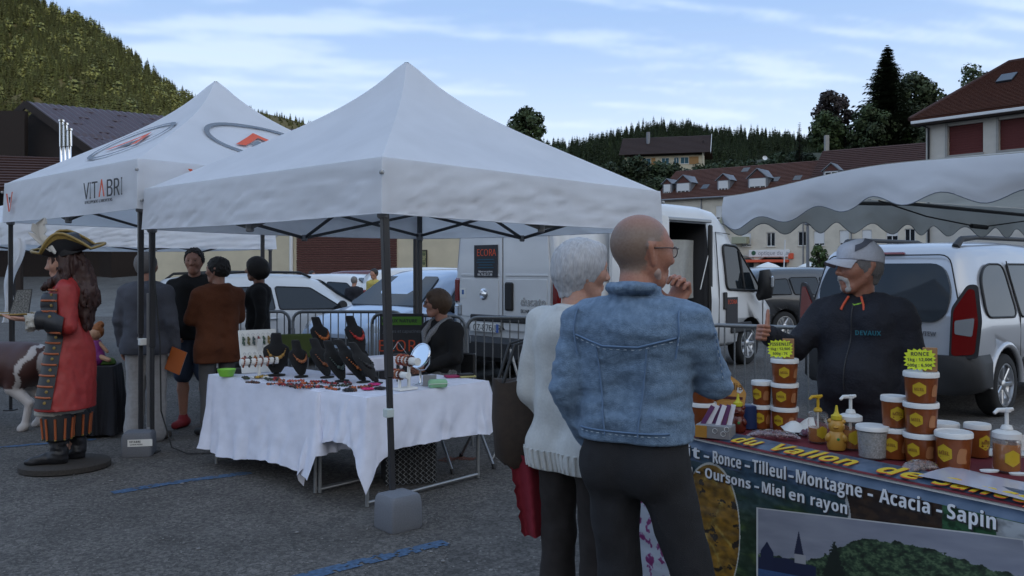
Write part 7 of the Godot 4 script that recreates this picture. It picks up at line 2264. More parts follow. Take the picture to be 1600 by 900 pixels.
func sdf_done() -> ArrayMesh:
	var N := PackedVector3Array()
	N.resize(acc_v.size())
	for i in range(0, acc_i.size(), 3):
		var a := acc_i[i]
		var b := acc_i[i + 1]
		var c := acc_i[i + 2]
		var n := (acc_v[c] - acc_v[a]).cross(acc_v[b] - acc_v[a])
		N[a] += n; N[b] += n; N[c] += n
	for i in N.size(): N[i] = N[i].normalized()
	var arr := []
	arr.resize(Mesh.ARRAY_MAX)
	arr[Mesh.ARRAY_VERTEX] = acc_v
	arr[Mesh.ARRAY_NORMAL] = N
	arr[Mesh.ARRAY_INDEX] = acc_i
	var m := ArrayMesh.new()
	m.add_surface_from_arrays(Mesh.PRIMITIVE_TRIANGLES, arr)
	acc_v = PackedVector3Array()
	acc_i = PackedInt32Array()
	return m
func blob(called: String, ops: Array, cell: float, m: Material, parent: Node, amp := 0.0, fr := Vector3.ONE, seedv := 1) -> MeshInstance3D:
	sdf(ops, cell, amp, fr, seedv)
	return put(called, sdf_done(), m, parent)

func head_ops(fem := 0.0) -> Array:
	var X := Vector3.RIGHT
	var o := [ball(Vector3(0, 0.026, -0.004), 0.096, 0.03, X, 1.24), ball(Vector3(0, 0.03, -0.03), 0.087, 0.03, X, 1.14)]
	o.append(cap(Vector3(0, -0.01, 0.03), Vector3(0, -0.075, 0.045), 0.064, 0.043 - fem * 0.004, 0.03, X, 1.08))
	o.append(ball(Vector3(0, -0.096, 0.06), 0.02, 0.025))
	for s in [-1.0, 1.0]:
		o.append(cap(Vector3(0.047 * s, -0.05, -0.002), Vector3(0.022 * s, -0.09, 0.046), 0.02, 0.017, 0.03))
		o.append(ball(Vector3(0.037 * s, -0.016, 0.06), 0.024, 0.03))
		o.append(ball(Vector3(0.010 * s, -0.027, 0.098), 0.0085, 0.012))
	o.append(cap(Vector3(-0.034, 0.030, 0.078), Vector3(0.034, 0.030, 0.078), 0.013, 0.013, 0.02))
	for s in [-1.0, 1.0]:
		o.append(carve(Vector3(0.031 * s, 0.010, 0.102), Vector3(0.034 * s, 0.010, 0.100), 0.014, 0.014, 0.012))
		o.append(ball(Vector3(0.031 * s, 0.010, 0.079), 0.0125, 0.004))
	o.append(cap(Vector3(0, 0.022, 0.088), Vector3(0, -0.020, 0.110), 0.0075, 0.0125, 0.014))
	o.append(cap(Vector3(-0.017, -0.056, 0.084), Vector3(0.017, -0.056, 0.084), 0.0075, 0.0075, 0.008))
	o.append(cap(Vector3(-0.014, -0.068, 0.083), Vector3(0.014, -0.068, 0.083), 0.0085, 0.0085, 0.008))
	for s in [-1.0, 1.0]:
		o.append(cap(Vector3(0.079 * s, 0.018, -0.016), Vector3(0.073 * s, -0.032, -0.002), 0.024, 0.014, 0.008, Vector3(0.9 * s, 0, 0.43).normalized(), 2.2))
		o.append(carve(Vector3(0.091 * s, 0.012, -0.006), Vector3(0.087 * s, -0.008, -0.002), 0.009, 0.006, 0.006))
	return o
# hand: wrist, finger direction, palm side, towards the thumb, curl of the fingers 0..1.6, thumb direction
func hand_ops(W: Vector3, F: Vector3, N: Vector3, S: Vector3, curl: float, thumb: Vector3) -> Array:
	var o := []
	for i in 4:
		var k := (1.5 - i) * 0.0185
		o.append(cap(W + S * k * 0.7, W + F * 0.085 + S * k, 0.014, 0.0115, 0.012))
	var Ls := [0.040, 0.044, 0.041, 0.032]
	for i in 4:
		var p: Vector3 = W + F * 0.088 + S * (1.5 - i) * 0.0195
		var a := curl * 0.75
		var d := F
		for q in 3:
			d = (F * cos(a) + N * sin(a)).normalized()
			var e: Vector3 = p + d * Ls[i] * [1.0, 0.66, 0.52][q]
			o.append(cap(p, e, 0.0092 - q * 0.0008, 0.0085 - q * 0.0009, 0.003))
			p = e
			a += curl * [0.95, 0.8, 0.0][q]
	var t0 := W + F * 0.028 + S * 0.026 + N * 0.006
	var t1 := t0 + (thumb + S * 0.4).normalized() * 0.036
	o.append(cap(W + F * 0.01 + S * 0.012, t0, 0.015, 0.014, 0.012))
	o.append(cap(t0, t1, 0.0135, 0.0105, 0.008))
	o.append(cap(t1, t1 + thumb * 0.030, 0.0102, 0.0095, 0.004))
	o.append(cap(t1 + thumb * 0.030, t1 + thumb * 0.052, 0.0095, 0.0075, 0.004))
	return o
const JOINTS := {
	pel = Vector3(0, 0.93, 0), chest = Vector3(0, 1.27, 0), neck = Vector3(0, 1.425, -0.015), head = Vector3(0, 1.585, 0.015),
	shL = Vector3(0.185, 1.35, -0.01), shR = Vector3(-0.185, 1.35, -0.01), elL = Vector3(0.235, 1.10, -0.03), elR = Vector3(-0.235, 1.10, -0.03),
	wrL = Vector3(0.245, 0.86, 0.04), wrR = Vector3(-0.245, 0.86, 0.04), hipL = Vector3(0.09, 0.9, 0), hipR = Vector3(-0.09, 0.9, 0),
	knL = Vector3(0.10, 0.49, 0.015), knR = Vector3(-0.10, 0.49, 0.015), anL = Vector3(0.105, 0.085, -0.02), anR = Vector3(-0.105, 0.085, -0.02)}
func top_ops(J: Dictionary, o: Dictionary) -> Array:
	var b: float = o.get("bulk", 1.0)
	var up := Vector3.UP
	var Z := Vector3.BACK
	var hem: float = o.get("hem", 0.9)
	var w: float = o.get("width", 1.0)
	var ops := []
	var c: Vector3 = J.chest
	var p: Vector3 = J.pel
	for s in [-1.0, 1.0]:
		ops.append(cap(c + Vector3(0.075 * s * w, 0.05, 0), p + Vector3(0.062 * s * w, 0.08, 0), 0.115 * b, 0.108 * b, 0.05))
		ops.append(cap(p + Vector3(0.062 * s * w, 0.1, 0), p + Vector3(0.075 * s * w, -0.1, 0) , 0.108 * b, 0.115 * b * o.get("skirt", 1.0), 0.05))
		if hem < 0.82: ops.append(cap(p + Vector3(0.075 * s * w, -0.1, 0), p + Vector3(0.085 * s * w, -0.26, 0.0), 0.115 * b * o.get("skirt", 1.0), 0.12 * b * o.get("skirt", 1.0), 0.05))
	for q in [-1.0, 1.0]: ops.append(ball(p + Vector3(0.085 * q * w, -0.06, -0.04), 0.103 * b * o.get("skirt", 1.0), 0.05))
	if o.get("belly", 0.0) > 0.0: ops.append(ball(p.lerp(c, 0.35) + Z * 0.05, 0.12 + o.belly * 0.04, 0.06))
	ops.append(ball(c + Vector3(0, 0.06, -0.04), 0.10 * b, 0.06))
	if o.get("bust", 0.0) > 0.0:
		for s in [-1.0, 1.0]: ops.append(ball(c + Vector3(0.07 * s, 0.0, 0.09), 0.06 * o.bust, 0.05))
	ops.append(cut(-up, -hem))
	for s in ["L", "R"]:
		var sh: Vector3 = J["sh" + s]
		var el: Vector3 = J["el" + s]
		var wr: Vector3 = J["wr" + s]
		var r: float = o.get("sleeve", 1.0)
		ops.append(cap(J.neck + Vector3(0, -0.045, -0.01), sh + Vector3(0, -0.004, 0), 0.058 * b, 0.06 * r, 0.05))
		ops.append(cap(sh, el, 0.068 * r, 0.054 * r, 0.03))
		if not o.get("short", false):
			ops.append(cap(el, wr.lerp(el, 0.06), 0.055 * r, o.get("cuff", 0.043) * r, 0.02))
	return ops
func bottom_ops(J: Dictionary, o: Dictionary) -> Array:
	var b: float = o.get("bulk", 1.0)
	var ops := [cap(J.hipL + Vector3(-0.03, 0.06, -0.01), J.hipR + Vector3(0.03, 0.06, -0.01), 0.092 * b, 0.092 * b, 0.04), cap((J.hipL + J.hipR) / 2.0 + Vector3(-0.03, -0.02, -0.015), (J.hipL + J.hipR) / 2.0 + Vector3(0.03, -0.02, -0.015), 0.097 * b, 0.097 * b, 0.04)]
	for s in ["L", "R"]:
		var h: Vector3 = J["hip" + s]
		ops.append(cap(h + Vector3(0, 0.09, 0), h, 0.088 * b, 0.098 * b, 0.05))
		ops.append(ball(h + Vector3(0, -0.03, -0.04), 0.082 * b, 0.05))
		var kn: Vector3 = J["kn" + s]
		var an: Vector3 = J["an" + s]
		ops.append(cap(h, kn, 0.096 * b, 0.070 * b, 0.025))
		if o.get("shorts", false): ops[-1] = cap(h, h.lerp(kn, 0.96), 0.098 * b, 0.085 * b, 0.025)
		else: ops.append(cap(kn, an + Vector3(0, -0.02, 0), 0.070 * b, o.get("leg", 0.062) * b, 0.03))
	return ops
func person(label: String, at: Vector3, yaw: float, H: float, j: Dictionary, o: Dictionary) -> Node3D:
	var t := thing("person", label, "person", at, yaw)
	var s := H / 1.7
	t.scale = Vector3(s, s, s)
	var J := JOINTS.duplicate()
	J.merge(j, true)
	var near: bool = o.get("near", false)
	var hc: float = o.get("head_cell", 0.0042 if near else 0.0075)
	# the body: one skin surface, finer at head and hands
	var HB := Basis(Vector3.UP, o.get("hyaw", 0.0)) * Basis(Vector3.RIGHT, o.get("hpitch", 0.0)) * Basis(Vector3.BACK, o.get("hroll", 0.0))
	var HX := Transform3D(HB, J.head)
	var skin: Material = o.get("skin", M.skin)
	var body := [cap(J.chest, J.pel, 0.095, 0.08, 0.05), cap(J.neck, J.chest + Vector3(0, 0.05, 0), 0.05, 0.08, 0.04)]
	for q in ["L", "R"]:
		body += [cap(J.chest + Vector3(0, 0.06, 0), J["sh" + q], 0.06, 0.05, 0.03), cap(J["sh" + q], J["el" + q], 0.045, 0.038, 0.02), cap(J["el" + q], J["wr" + q], 0.038, 0.026, 0.02)]
		body += [cap(J.pel, J["hip" + q], 0.075, 0.075, 0.04), cap(J["hip" + q], J["kn" + q], 0.075, 0.052, 0.03), cap(J["kn" + q], J["kn" + q].lerp(J["an" + q], 0.3), 0.052, 0.054, 0.02), cap(J["kn" + q].lerp(J["an" + q], 0.3), J["an" + q], 0.054, 0.034, 0.02)]
	sdf(body, 0.018)
	var hd := moved(head_ops(o.get("fem", 0.0)), HX)
	hd.append(cap(HX * Vector3(0, -0.045, -0.022), J.neck + Vector3(0, -0.03, 0), 0.052 - 0.006 * o.get("fem", 0.0), 0.06, 0.02))
	sdf(hd, hc)
	for q in ["L", "R"]:
		var g = o.get("hand" + q)
		var W: Vector3 = J["wr" + q]
		var F: Vector3 = (W - J["el" + q]).normalized()
		var sd := 1.0 if q == "L" else -1.0
		if g == null:
			var N := Vector3(-sd, 0, 0)
			N = (N - F * N.dot(F)).normalized()
			var S := Vector3(0, 0, 1)
			S = (S - F * S.dot(F) - N * S.dot(N)).normalized()
			g = [F, N, S, 0.45, (F + S * 0.5).normalized()]
		if g is Array: sdf(hand_ops(W, g[0], g[1], g[2], g[3], g[4]), 0.0042 if near else 0.0065)
	var bm: ArrayMesh
	if o.has("scalp"):
		# cropped hair: grey stubble mixed into the skin of the scalp
		var cols := PackedColorArray()
		var inv := HX.affine_inverse()
		noise.frequency = 1.0
		for v in acc_v:
			var q := inv * v
			var k := 0.0
			if q.length() < 0.15:
				k = smoothstep(0.012, -0.012, q.z * 0.84 - q.y * 0.45 + 0.012 * noise.get_noise_3d(q.x * 90.0, q.y * 90.0, q.z * 90.0)) * smoothstep(-0.085, -0.055, q.y) * (1.0 - 0.55 * smoothstep(0.05, 0.11, q.y))
				if absf(q.x) > 0.068 and q.y < 0.035 and q.z > -0.035: k = 0.0
			cols.append(Color.WHITE.lerp(o.scalp, k))
		var arr := sdf_done().surface_get_arrays(0)
		arr[Mesh.ARRAY_COLOR] = cols
		bm = ArrayMesh.new()
		bm.add_surface_from_arrays(Mesh.PRIMITIVE_TRIANGLES, arr)
		skin = skin.duplicate()
		skin.vertex_color_use_as_albedo = true
	else: bm = sdf_done()
	put("body", bm, skin, t)
	if near or o.get("eyes", false):
		for e in [-1.0, 1.0]:
			obj("eye", lt([Vector2(0, -0.006), Vector2(0.005, -0.004), Vector2(0.0062, 0), Vector2(0, 0.003)], 10, HX * Transform3D(Basis(Vector3.RIGHT, PI / 2), Vector3(0.031 * e, 0.010, 0.0905))), M.black, t)
	# clothes
	var tp_: Dictionary = o.top
	var tops := top_ops(J, tp_)
	if tp_.has("extra"): tops += tp_.extra
	blob(tp_.get("name", "top"), tops, 0.0095 if near else 0.016, tp_.m, t, tp_.get("amp", 0.012), tp_.get("fr", Vector3(7, 9, 7)), tp_.get("seed", 5))
	t.set_meta("tops", 0)
	t.remove_meta("tops")
	var bo: Dictionary = o.bottom
	blob(bo.get("name", "trousers"), bottom_ops(J, bo), 0.013 if near else 0.018, bo.m, t, 0.010, Vector3(8, 6, 8), 9)
	if o.has("shoe"):
		for q in ["L", "R"]:
			var an: Vector3 = J["an" + q]
			var toe: Vector3 = Vector3(0.3 if q == "L" else -0.3, 0, 1).normalized()
			var f := Vector3(an.x, 0.0, an.z)
			if j.has("toe"): toe = j.toe
			var so := [cap(f + Vector3(0, 0.045, 0) - toe * 0.05, f + Vector3(0, 0.036, 0) + toe * 0.15, 0.046, 0.036, 0.02), cap(f + Vector3(0, 0.05, 0), an + Vector3(0, 0.01, 0), 0.05, 0.045, 0.03), cut(Vector3(0, -1, 0), 0.0)]
			blob("shoe", so, 0.012, o.shoe, t)
	# hair as a fitted shell
	if o.has("hair"):
		var h: Dictionary = o.hair
		blob("hair", moved(h.ops, HX), hc * 1.2, h.m, t, h.get("amp", 0.006), h.get("fr", Vector3(60, 14, 60)), 3)
	return t
func strands(parent: Node, X: Transform3D, n: int, m: Material, f: Callable, r := 0.0016) -> void:
	var st := new_st()
	rng.seed = n
	for i in n:
		var pts: Array = f.call(i)
		var q := []
		for p in pts: q.append(X * p)
		var rr := []
		for k in q.size(): rr.append(r * (1.0 - 0.75 * k / (q.size() - 1.0)))
		tube(st, q, rr, 4, false)
	obj("hair_strands", st, m, parent)
func line_on(ops: Array, pts: Array, dir: Vector3, off: float) -> Array:
	var out := []
	for i in pts.size() - 1:
		var n := maxi(2, int(pts[i].distance_to(pts[i + 1]) / 0.02))
		for k in n: out.append(march(ops, pts[i].lerp(pts[i + 1], float(k) / n) - dir * 0.5, dir, off))
	out.append(march(ops, pts[-1] - dir * 0.5, dir, off))
	return out
func short_hair(th := 0.008, low := -0.03, front := 0.030) -> Array:
	var X := Vector3.RIGHT
	return [ball(Vector3(0, 0.03, -0.008), 0.096 + th, 0.03, X, 1.22), ball(Vector3(0, 0.03, -0.032), 0.088 + th, 0.03, X, 1.12), cap(Vector3(0, -0.02, -0.06), Vector3(0, -0.055, -0.055), 0.058, 0.045, 0.02), cut(Vector3(0, -1, 0), -low + 0.03), cut(Vector3(0, -0.55, 0.84).normalized(), front), cut(Vector3(0, -0.75, 0.66).normalized(), 0.028)]

func build_people() -> void:
	var wv := nmap(0.35, 5.0, 2)
	M.denim = mat(C(0.175, 0.255, 0.36), 0.9, {tex = ntex(0.03, 0.5, 5, 0, 512, C(0.8, 0.9, 1.0)), sc = 2.2, nm = wv, ns = 0.4, sheen = 0.25})
	M.denim_seam = mat(C(0.10, 0.165, 0.27), 0.9)
	M.thread = mat(C(0.34, 0.40, 0.46), 0.9)
	M.black_trousers = mat(C(0.012, 0.012, 0.015), 0.9, {tex = ntex(0.03, 0.6, 4), sc = 3.0, nm = wv, ns = 0.3})
	M.brown_trousers = mat(C(0.022, 0.017, 0.016), 0.9, {tex = ntex(0.03, 0.6, 4), sc = 3.0})
	M.knit = mat(C(0.56, 0.57, 0.56), 0.95, {tex = ntex(0.05, 0.85, 4), sc = 5.0, nm = nmap(0.4, 8.0, 2, 1), ns = 0.5, sheen = 0.4})
	M.white_hair = mat(C(0.52, 0.52, 0.54), 0.6, {tex = ntex(0.05, 0.5, 4), sc = Vector3(9, 2, 9)})
	M.shaved = mat(C(0.30, 0.195, 0.155), 0.7, {tex = ntex(0.06, 0.7, 4), sc = 8.0})
	M.grey_hair = mat(C(0.20, 0.185, 0.18), 0.8, {tex = ntex(0.06, 0.6, 4), sc = 8.0})
	M.dark_hair = mat(C(0.014, 0.010, 0.008), 0.55)
	M.brown_hair = mat(C(0.10, 0.055, 0.028), 0.55, {tex = ntex(0.05, 0.5, 4), sc = Vector3(9, 2, 9)})
	M.navy = mat(C(0.010, 0.011, 0.018), 0.85, {nm = wv, ns = 0.2})
	M.black_knit = mat(C(0.008, 0.008, 0.009), 0.95)
	M.orange_fleece = mat(C(0.125, 0.036, 0.012), 0.95, {tex = ntex(0.05, 0.7, 4), sc = 4.0})
	M.grey_knit = mat(C(0.105, 0.110, 0.135), 0.95, {tex = ntex(0.09, 0.4, 3), sc = Vector3(3, 14, 3)})
	M.khaki = mat(C(0.38, 0.365, 0.36), 0.9, {tex = ntex(0.03, 0.75, 4), sc = 3.0})
	M.pale_skin = mat(C(0.46, 0.26, 0.19), 0.5, {tex = ntex(0.04, 0.82, 4, 0, 256, C(1, 0.9, 0.88)), sc = 6.0, sss = 0.08})
	M.ruddy_skin = mat(C(0.40, 0.19, 0.125), 0.48, {tex = ntex(0.05, 0.72, 4, 0, 256, C(1, 0.85, 0.82)), sc = 7.0, sss = 0.08})
	M.spectacle = mat(C(0.03, 0.015, 0.012), 0.3)

	# ---- man in the denim jacket, back to us, hand at his chin
	var dj := {shR = Vector3(-0.188, 1.35, 0.0), elR = Vector3(-0.235, 1.165, 0.10), wrR = Vector3(-0.06, 1.39, 0.195), shL = Vector3(0.188, 1.35, -0.01), elL = Vector3(0.225, 1.13, -0.06), wrL = Vector3(0.185, 0.93, 0.07),
		hipL = Vector3(0.085, 0.9, 0), hipR = Vector3(-0.088, 0.9, 0), knL = Vector3(0.06, 0.49, 0.02), knR = Vector3(-0.20, 0.49, 0.02), anL = Vector3(0.075, 0.085, 0.0), anR = Vector3(-0.25, 0.085, 0.0), head = Vector3(-0.015, 1.585, 0.035)}
	var cf := Vector3(-0.3, 0.8, 0.45).normalized()
	var dtop := {m = M.denim, name = "denim_jacket", hem = 0.972, bulk = 1.03, width = 1.08, sleeve = 1.03, cuff = 0.046, belly = 0.6, amp = 0.014, fr = Vector3(5, 17, 5), seed = 12}
	var ce := []
	for k in 9:
		var a := TAU * k / 9
		var b := TAU * (k + 1) / 9
		ce.append(cap(Vector3(sin(a) * 0.072, 1.452 + 0.014 * -cos(a), cos(a) * 0.066 - 0.01), Vector3(sin(b) * 0.072, 1.452 + 0.014 * -cos(b), cos(b) * 0.066 - 0.01), 0.021, 0.021, 0.006, Vector3.UP, 0.62 if false else 1.0))
	for k in range(3, 6):
		var a := TAU * (k) / 9
		var b := TAU * (k + 1) / 9
		ce.append(cap(Vector3(sin(a) * 0.09, 1.466, cos(a) * 0.084 - 0.012), Vector3(sin(b) * 0.09, 1.466, cos(b) * 0.084 - 0.012), 0.014, 0.014, 0.012))
	dtop.extra = ce
	var man := person("man in blue denim jacket and black jeans with hand to chin", V(0.40, 0, 2.78), deg_to_rad(152), 1.665, dj, {near = true, top = dtop, bottom = {m = M.black_trousers, bulk = 0.97}, shoe = M.black, skin = M.ruddy_skin,
		hyaw = deg_to_rad(-40), hpitch = 0.06, handR = [cf, Vector3(0.1, 0.25, -0.9).normalized(), Vector3(0.85, 0.3, 0.2).normalized(), 1.25, Vector3(0.5, 0.75, -0.2).normalized()], handL = false,
		scalp = Color(0.55, 0.85, 1.15)})
	# seams on the jacket's back
	var J := JOINTS.duplicate()
	J.merge(dj, true)
	var ops := top_ops(J, dtop) + ce
	var fwd := Vector3(0, 0, 1)
	var seam_at := func(pts: Array, dir: Vector3, double: bool) -> void:
		var L := line_on(ops, pts, dir, 0.0085)
		obj("seam", tb(L, 0.0035, 5), M.denim_seam, man)
		if double:
			var st := new_st()
			for i in range(0, L.size() - 1):
				var mid: Vector3 = (L[i] + L[i + 1]) / 2.0 + Vector3(0, -0.009, 0)
				bar(st, L[i].lerp(mid, 0.2) + Vector3(0, -0.007, 0) - dir * 0.001, mid - dir * 0.001, 0.0018, 0.0018)
			obj("stitching", st, M.thread, man)
	seam_at.call([Vector3(0.17, 1.315, 0), Vector3(0.06, 1.285, 0), Vector3(-0.06, 1.285, 0), Vector3(-0.17, 1.315, 0)], fwd, true)
	seam_at.call([Vector3(0.085, 1.28, 0), Vector3(0.065, 1.1, 0), Vector3(0.055, 1.0, 0)], fwd, false)
	seam_at.call([Vector3(-0.085, 1.28, 0), Vector3(-0.065, 1.1, 0), Vector3(-0.055, 1.0, 0)], fwd, false)
	seam_at.call([Vector3(0.15, 1.015, 0), Vector3(0.0, 1.012, 0), Vector3(-0.15, 1.015, 0)], fwd, true)
	seam_at.call([Vector3(-0.172, 1.40, 0), Vector3(-0.178, 1.33, 0), Vector3(-0.165, 1.25, 0)], fwd, true)
	seam_at.call([Vector3(0.172, 1.40, 0), Vector3(0.178, 1.33, 0), Vector3(0.165, 1.25, 0)], fwd, true)
	var side := Vector3(0.8, 0, 0.6)
	seam_at.call([Vector3(-0.225, 1.33, 0.02), Vector3(-0.24, 1.24, 0.05), Vector3(-0.245, 1.18, 0.07)], side, true)
	var HX := Transform3D(Basis(Vector3.UP, deg_to_rad(-40)) * Basis(Vector3.RIGHT, 0.06), dj.head)
	var gl := new_st()
	tube(gl, [HX * Vector3(-0.086, 0.014, -0.01), HX * Vector3(-0.084, 0.018, 0.05), HX * Vector3(-0.066, 0.018, 0.095)], 0.0022, 6)
	for e in [-1.0, 1.0]:
		var pts := []
		for k in 13: pts.append(HX * Vector3(0.034 * e + cos(TAU * k / 12) * 0.025, 0.008 + sin(TAU * k / 12) * 0.018, 0.108 - absf(0.034 * e + cos(TAU * k / 12) * 0.025) * 0.22))
		tube(gl, pts, 0.0016, 5, false)
	var gls := obj("glasses", gl, M.spectacle, man)
	for e in [-1.0, 1.0]: obj("lens", lt([Vector2(0, 0), Vector2(0.024, 0), Vector2(0.024, 0.0015), Vector2(0, 0.0015)], 16, HX * Transform3D(Basis(Vector3.UP, 0.22 * e) * Basis(Vector3.RIGHT, PI / 2), Vector3(0.034 * e, 0.008, 0.1)), Vector2(1, 0.75)), M.clear, gls)
	var bd := moved([cap(Vector3(0, -0.092, 0.066), Vector3(0, -0.074, 0.082), 0.022, 0.018, 0.02), cap(Vector3(-0.046, -0.062, 0.02), Vector3(-0.02, -0.094, 0.052), 0.02, 0.017, 0.02), cap(Vector3(0.046, -0.062, 0.02), Vector3(0.02, -0.094, 0.052), 0.02, 0.017, 0.02)], HX)
	blob("beard", bd, 0.005, M.grey_stubble, man, 0.002, Vector3(90, 90, 90))

	# ---- woman in the white cardigan
	var wj := {elL = Vector3(0.225, 1.08, -0.03), wrL = Vector3(0.20, 0.87, 0.10), wrR = Vector3(-0.16, 0.95, 0.22), head = Vector3(-0.01, 1.585, 0.03), shL = Vector3(0.17, 1.365, 0), shR = Vector3(-0.17, 1.365, 0)}
	var wtop := {m = M.knit, name = "cardigan", hem = 0.785, bulk = 1.0, width = 1.02, skirt = 1.05, sleeve = 1.05, bust = 1.0, amp = 0.010, fr = Vector3(6, 5, 6), cuff = 0.045}
	var neckb := []
	for k in 9:
		var a := TAU * k / 9
		var b := TAU * (k + 1) / 9
		neckb.append(cap(Vector3(sin(a) * 0.066, 1.43, cos(a) * 0.062 - 0.012), Vector3(sin(b) * 0.066, 1.43, cos(b) * 0.062 - 0.012), 0.018, 0.018, 0.01))
	wtop.extra = neckb
	var X := Vector3.RIGHT
	var whair := [ball(Vector3(0, 0.03, -0.008), 0.106, 0.03, X, 1.17), ball(Vector3(0, 0.02, -0.035), 0.098, 0.03, X, 1.08), cap(Vector3(0, -0.03, -0.05), Vector3(0, -0.09, -0.045), 0.075, 0.05, 0.03), cap(Vector3(-0.03, 0.085, 0.05), Vector3(0.03, 0.085, 0.05), 0.034, 0.034, 0.02), cut(Vector3(0, -0.35, 0.94).normalized(), 0.062), cut(Vector3(0, -0.92, 0.40).normalized(), 0.075)]
	var wom := person("white-haired woman in long white cardigan and brown trousers", V(0.245, 0, 3.28), deg_to_rad(138), 1.60, wj, {near = true, fem = 1.0, top = wtop, bottom = {m = M.brown_trousers, bulk = 0.98, leg = 0.085}, shoe = M.black, skin = M.pale_skin, hyaw = deg_to_rad(-34), hpitch = 0.08,
		hair = {m = M.white_hair, ops = whair, amp = 0.005, fr = Vector3(50, 9, 50)}})
	var WX := Transform3D(Basis(Vector3.UP, deg_to_rad(-34)) * Basis(Vector3.RIGHT, 0.08), wj.head)
	strands(wom, WX, 900, M.white_hair, func(_i):
		var a := rng.randf_range(-2.6, 2.6) + PI
		var len := rng.randf_range(0.5, 1.25)
		var st := rng.randf_range(0.05, 0.55)
		var pts := []
		for k in 6:
			var e := st + len * k / 5.0
			var d := Vector3(sin(a) * sin(e) * 0.93, cos(e), cos(a) * sin(e))
			var p := Vector3(0, 0.022, -0.02) + d * Vector3(0.096, 0.110, 0.110) * (1.0 + 0.03 * rng.randf() * k / 5.0)
			if e > 1.5: p.y -= (e - 1.5) * 0.05
			pts.append(p)
		return pts)
	var wops := top_ops(J.merged(wj, true), wtop)
	var rs := new_st()
	for k in 40:
		var a := PI * 0.25 + TAU * k / 40
		var d := Vector3(sin(a), 0, cos(a))
		var p0 := march(wops, Vector3(0, 0.87, 0) + d * 0.6, -d, 0.002)
		var p1 := march(wops, Vector3(0, 0.795, 0) + d * 0.6, -d, 0.002)
		tube(rs, [p0, p1], 0.0075, 6)
	obj("ribbed_hem", rs, M.knit, wom)
	var hb := thing("handbag", "brown soft handbag hanging at the white-haired woman's side", "bag", V(0.02, 0, 3.42), 0.35)
	var hs := []
	for k in [[0.72, 0.05, 0.045], [0.75, 0.085, 0.06], [0.9, 0.10, 0.058], [1.03, 0.098, 0.046], [1.06, 0.1, 0.04]]:
		var ring := PackedVector3Array()
		for i in 20:
			var a := -TAU * i / 20
			ring.append(Vector3(signf(cos(a)) * pow(absf(cos(a)), 0.6) * k[1], k[0] - 0.01 * cos(a * 3.0), signf(sin(a)) * pow(absf(sin(a)), 0.6) * k[2]))
		hs.append(ring)
	var hst := new_st()
	loft(hst, hs)
	obj("bag", hst, mat(C(0.045, 0.03, 0.022), 0.8, {tex = ntex(0.03, 0.6, 4), sc = 4.0}), hb)
	for e in [-0.03, 0.03]: obj("handle", tb([Vector3(-0.07, 1.05, e), Vector3(-0.02, 1.2, e), Vector3(0.06, 1.22, e), Vector3(0.08, 1.05, e)], 0.007, 6), M.black, hb)
	var sf := new_st()
	sheet(sf, 14, 16, func(u, v):
		var sc := 0.012 * absf(sin(v * 20.0))
		return V(-0.005 + u * (0.12 - 0.05 * (1.0 - v)) - sc * (1.0 - u) + 0.055 * (1.0 - v), 0.45 + v * 0.32, 3.36 + 0.02 * sin(u * 8.0)))
	tag(obj("lace_scarf", sf, mat(C(0.17, 0.008, 0.02), 0.9)), "dark red scallop-edged cloth hanging below the brown handbag", "scarf")

	# ---- honey seller
	var cj := {elR = Vector3(-0.285, 1.17, 0.12), wrR = Vector3(-0.31, 1.255, 0.36), elL = Vector3(0.255, 1.07, -0.03), wrL = Vector3(0.23, 0.86, 0.08), head = Vector3(0, 1.575, 0.03)}
	var hf := Vector3(-0.15, 0.18, 0.97).normalized()
	var ctop := {m = M.navy, name = "jacket", hem = 0.82, bulk = 1.14, width = 1.12, sleeve = 1.12, belly = 1.2, amp = 0.012, fr = Vector3(7, 8, 7)}
	var cex := []
	for k in 8:
		var a := 0.5 + (TAU - 1.0) * k / 8
		var b := 0.5 + (TAU - 1.0) * (k + 1) / 8
		cex.append(cap(Vector3(sin(a) * 0.075, 1.435, cos(a) * 0.068 - 0.008), Vector3(sin(b) * 0.075, 1.435, cos(b) * 0.068 - 0.008), 0.02, 0.02, 0.01))
	ctop.extra = cex
	var cy := deg_to_rad(-42)
	var cap_man := person("honey seller in grey cap and navy jacket giving thumbs up", V(1.635, 0, 4.02), cy, 1.62, cj, {near = true, top = ctop, bottom = {m = M.black_trousers}, shoe = M.black, skin = M.ruddy_skin, hyaw = deg_to_rad(-38), hpitch = 0.0,
		handR = [hf, Vector3(0.95, 0.0, 0.1).normalized(), Vector3(0.05, 0.98, -0.15).normalized(), 1.55, Vector3(-0.05, 0.97, -0.2).normalized()],
		hair = {m = M.grey_hair, ops = short_hair(0.003, -0.05, 0.03)}})
	var CX := Transform3D(Basis(Vector3.UP, deg_to_rad(-38)), cj.head)
	var crown := moved([ball(Vector3(0, 0.035, -0.004), 0.106, 0.03, X, 1.2), ball(Vector3(0, 0.045, -0.03), 0.095, 0.03, X, 1.1), cap(Vector3(-0.03, 0.08, 0.05), Vector3(0.03, 0.08, 0.05), 0.04, 0.04, 0.03), cut(Vector3(0, -1, 0.12).normalized(), -0.036)], CX)
	var capm := mat(C(0.52, 0.53, 0.58), 0.9, {tex = ntex(0.05, 0.8, 3), sc = 6.0})
	var cn := blob("cap", crown, 0.005, capm, cap_man, 0.002, Vector3(20, 20, 20))
	var brim := new_st()
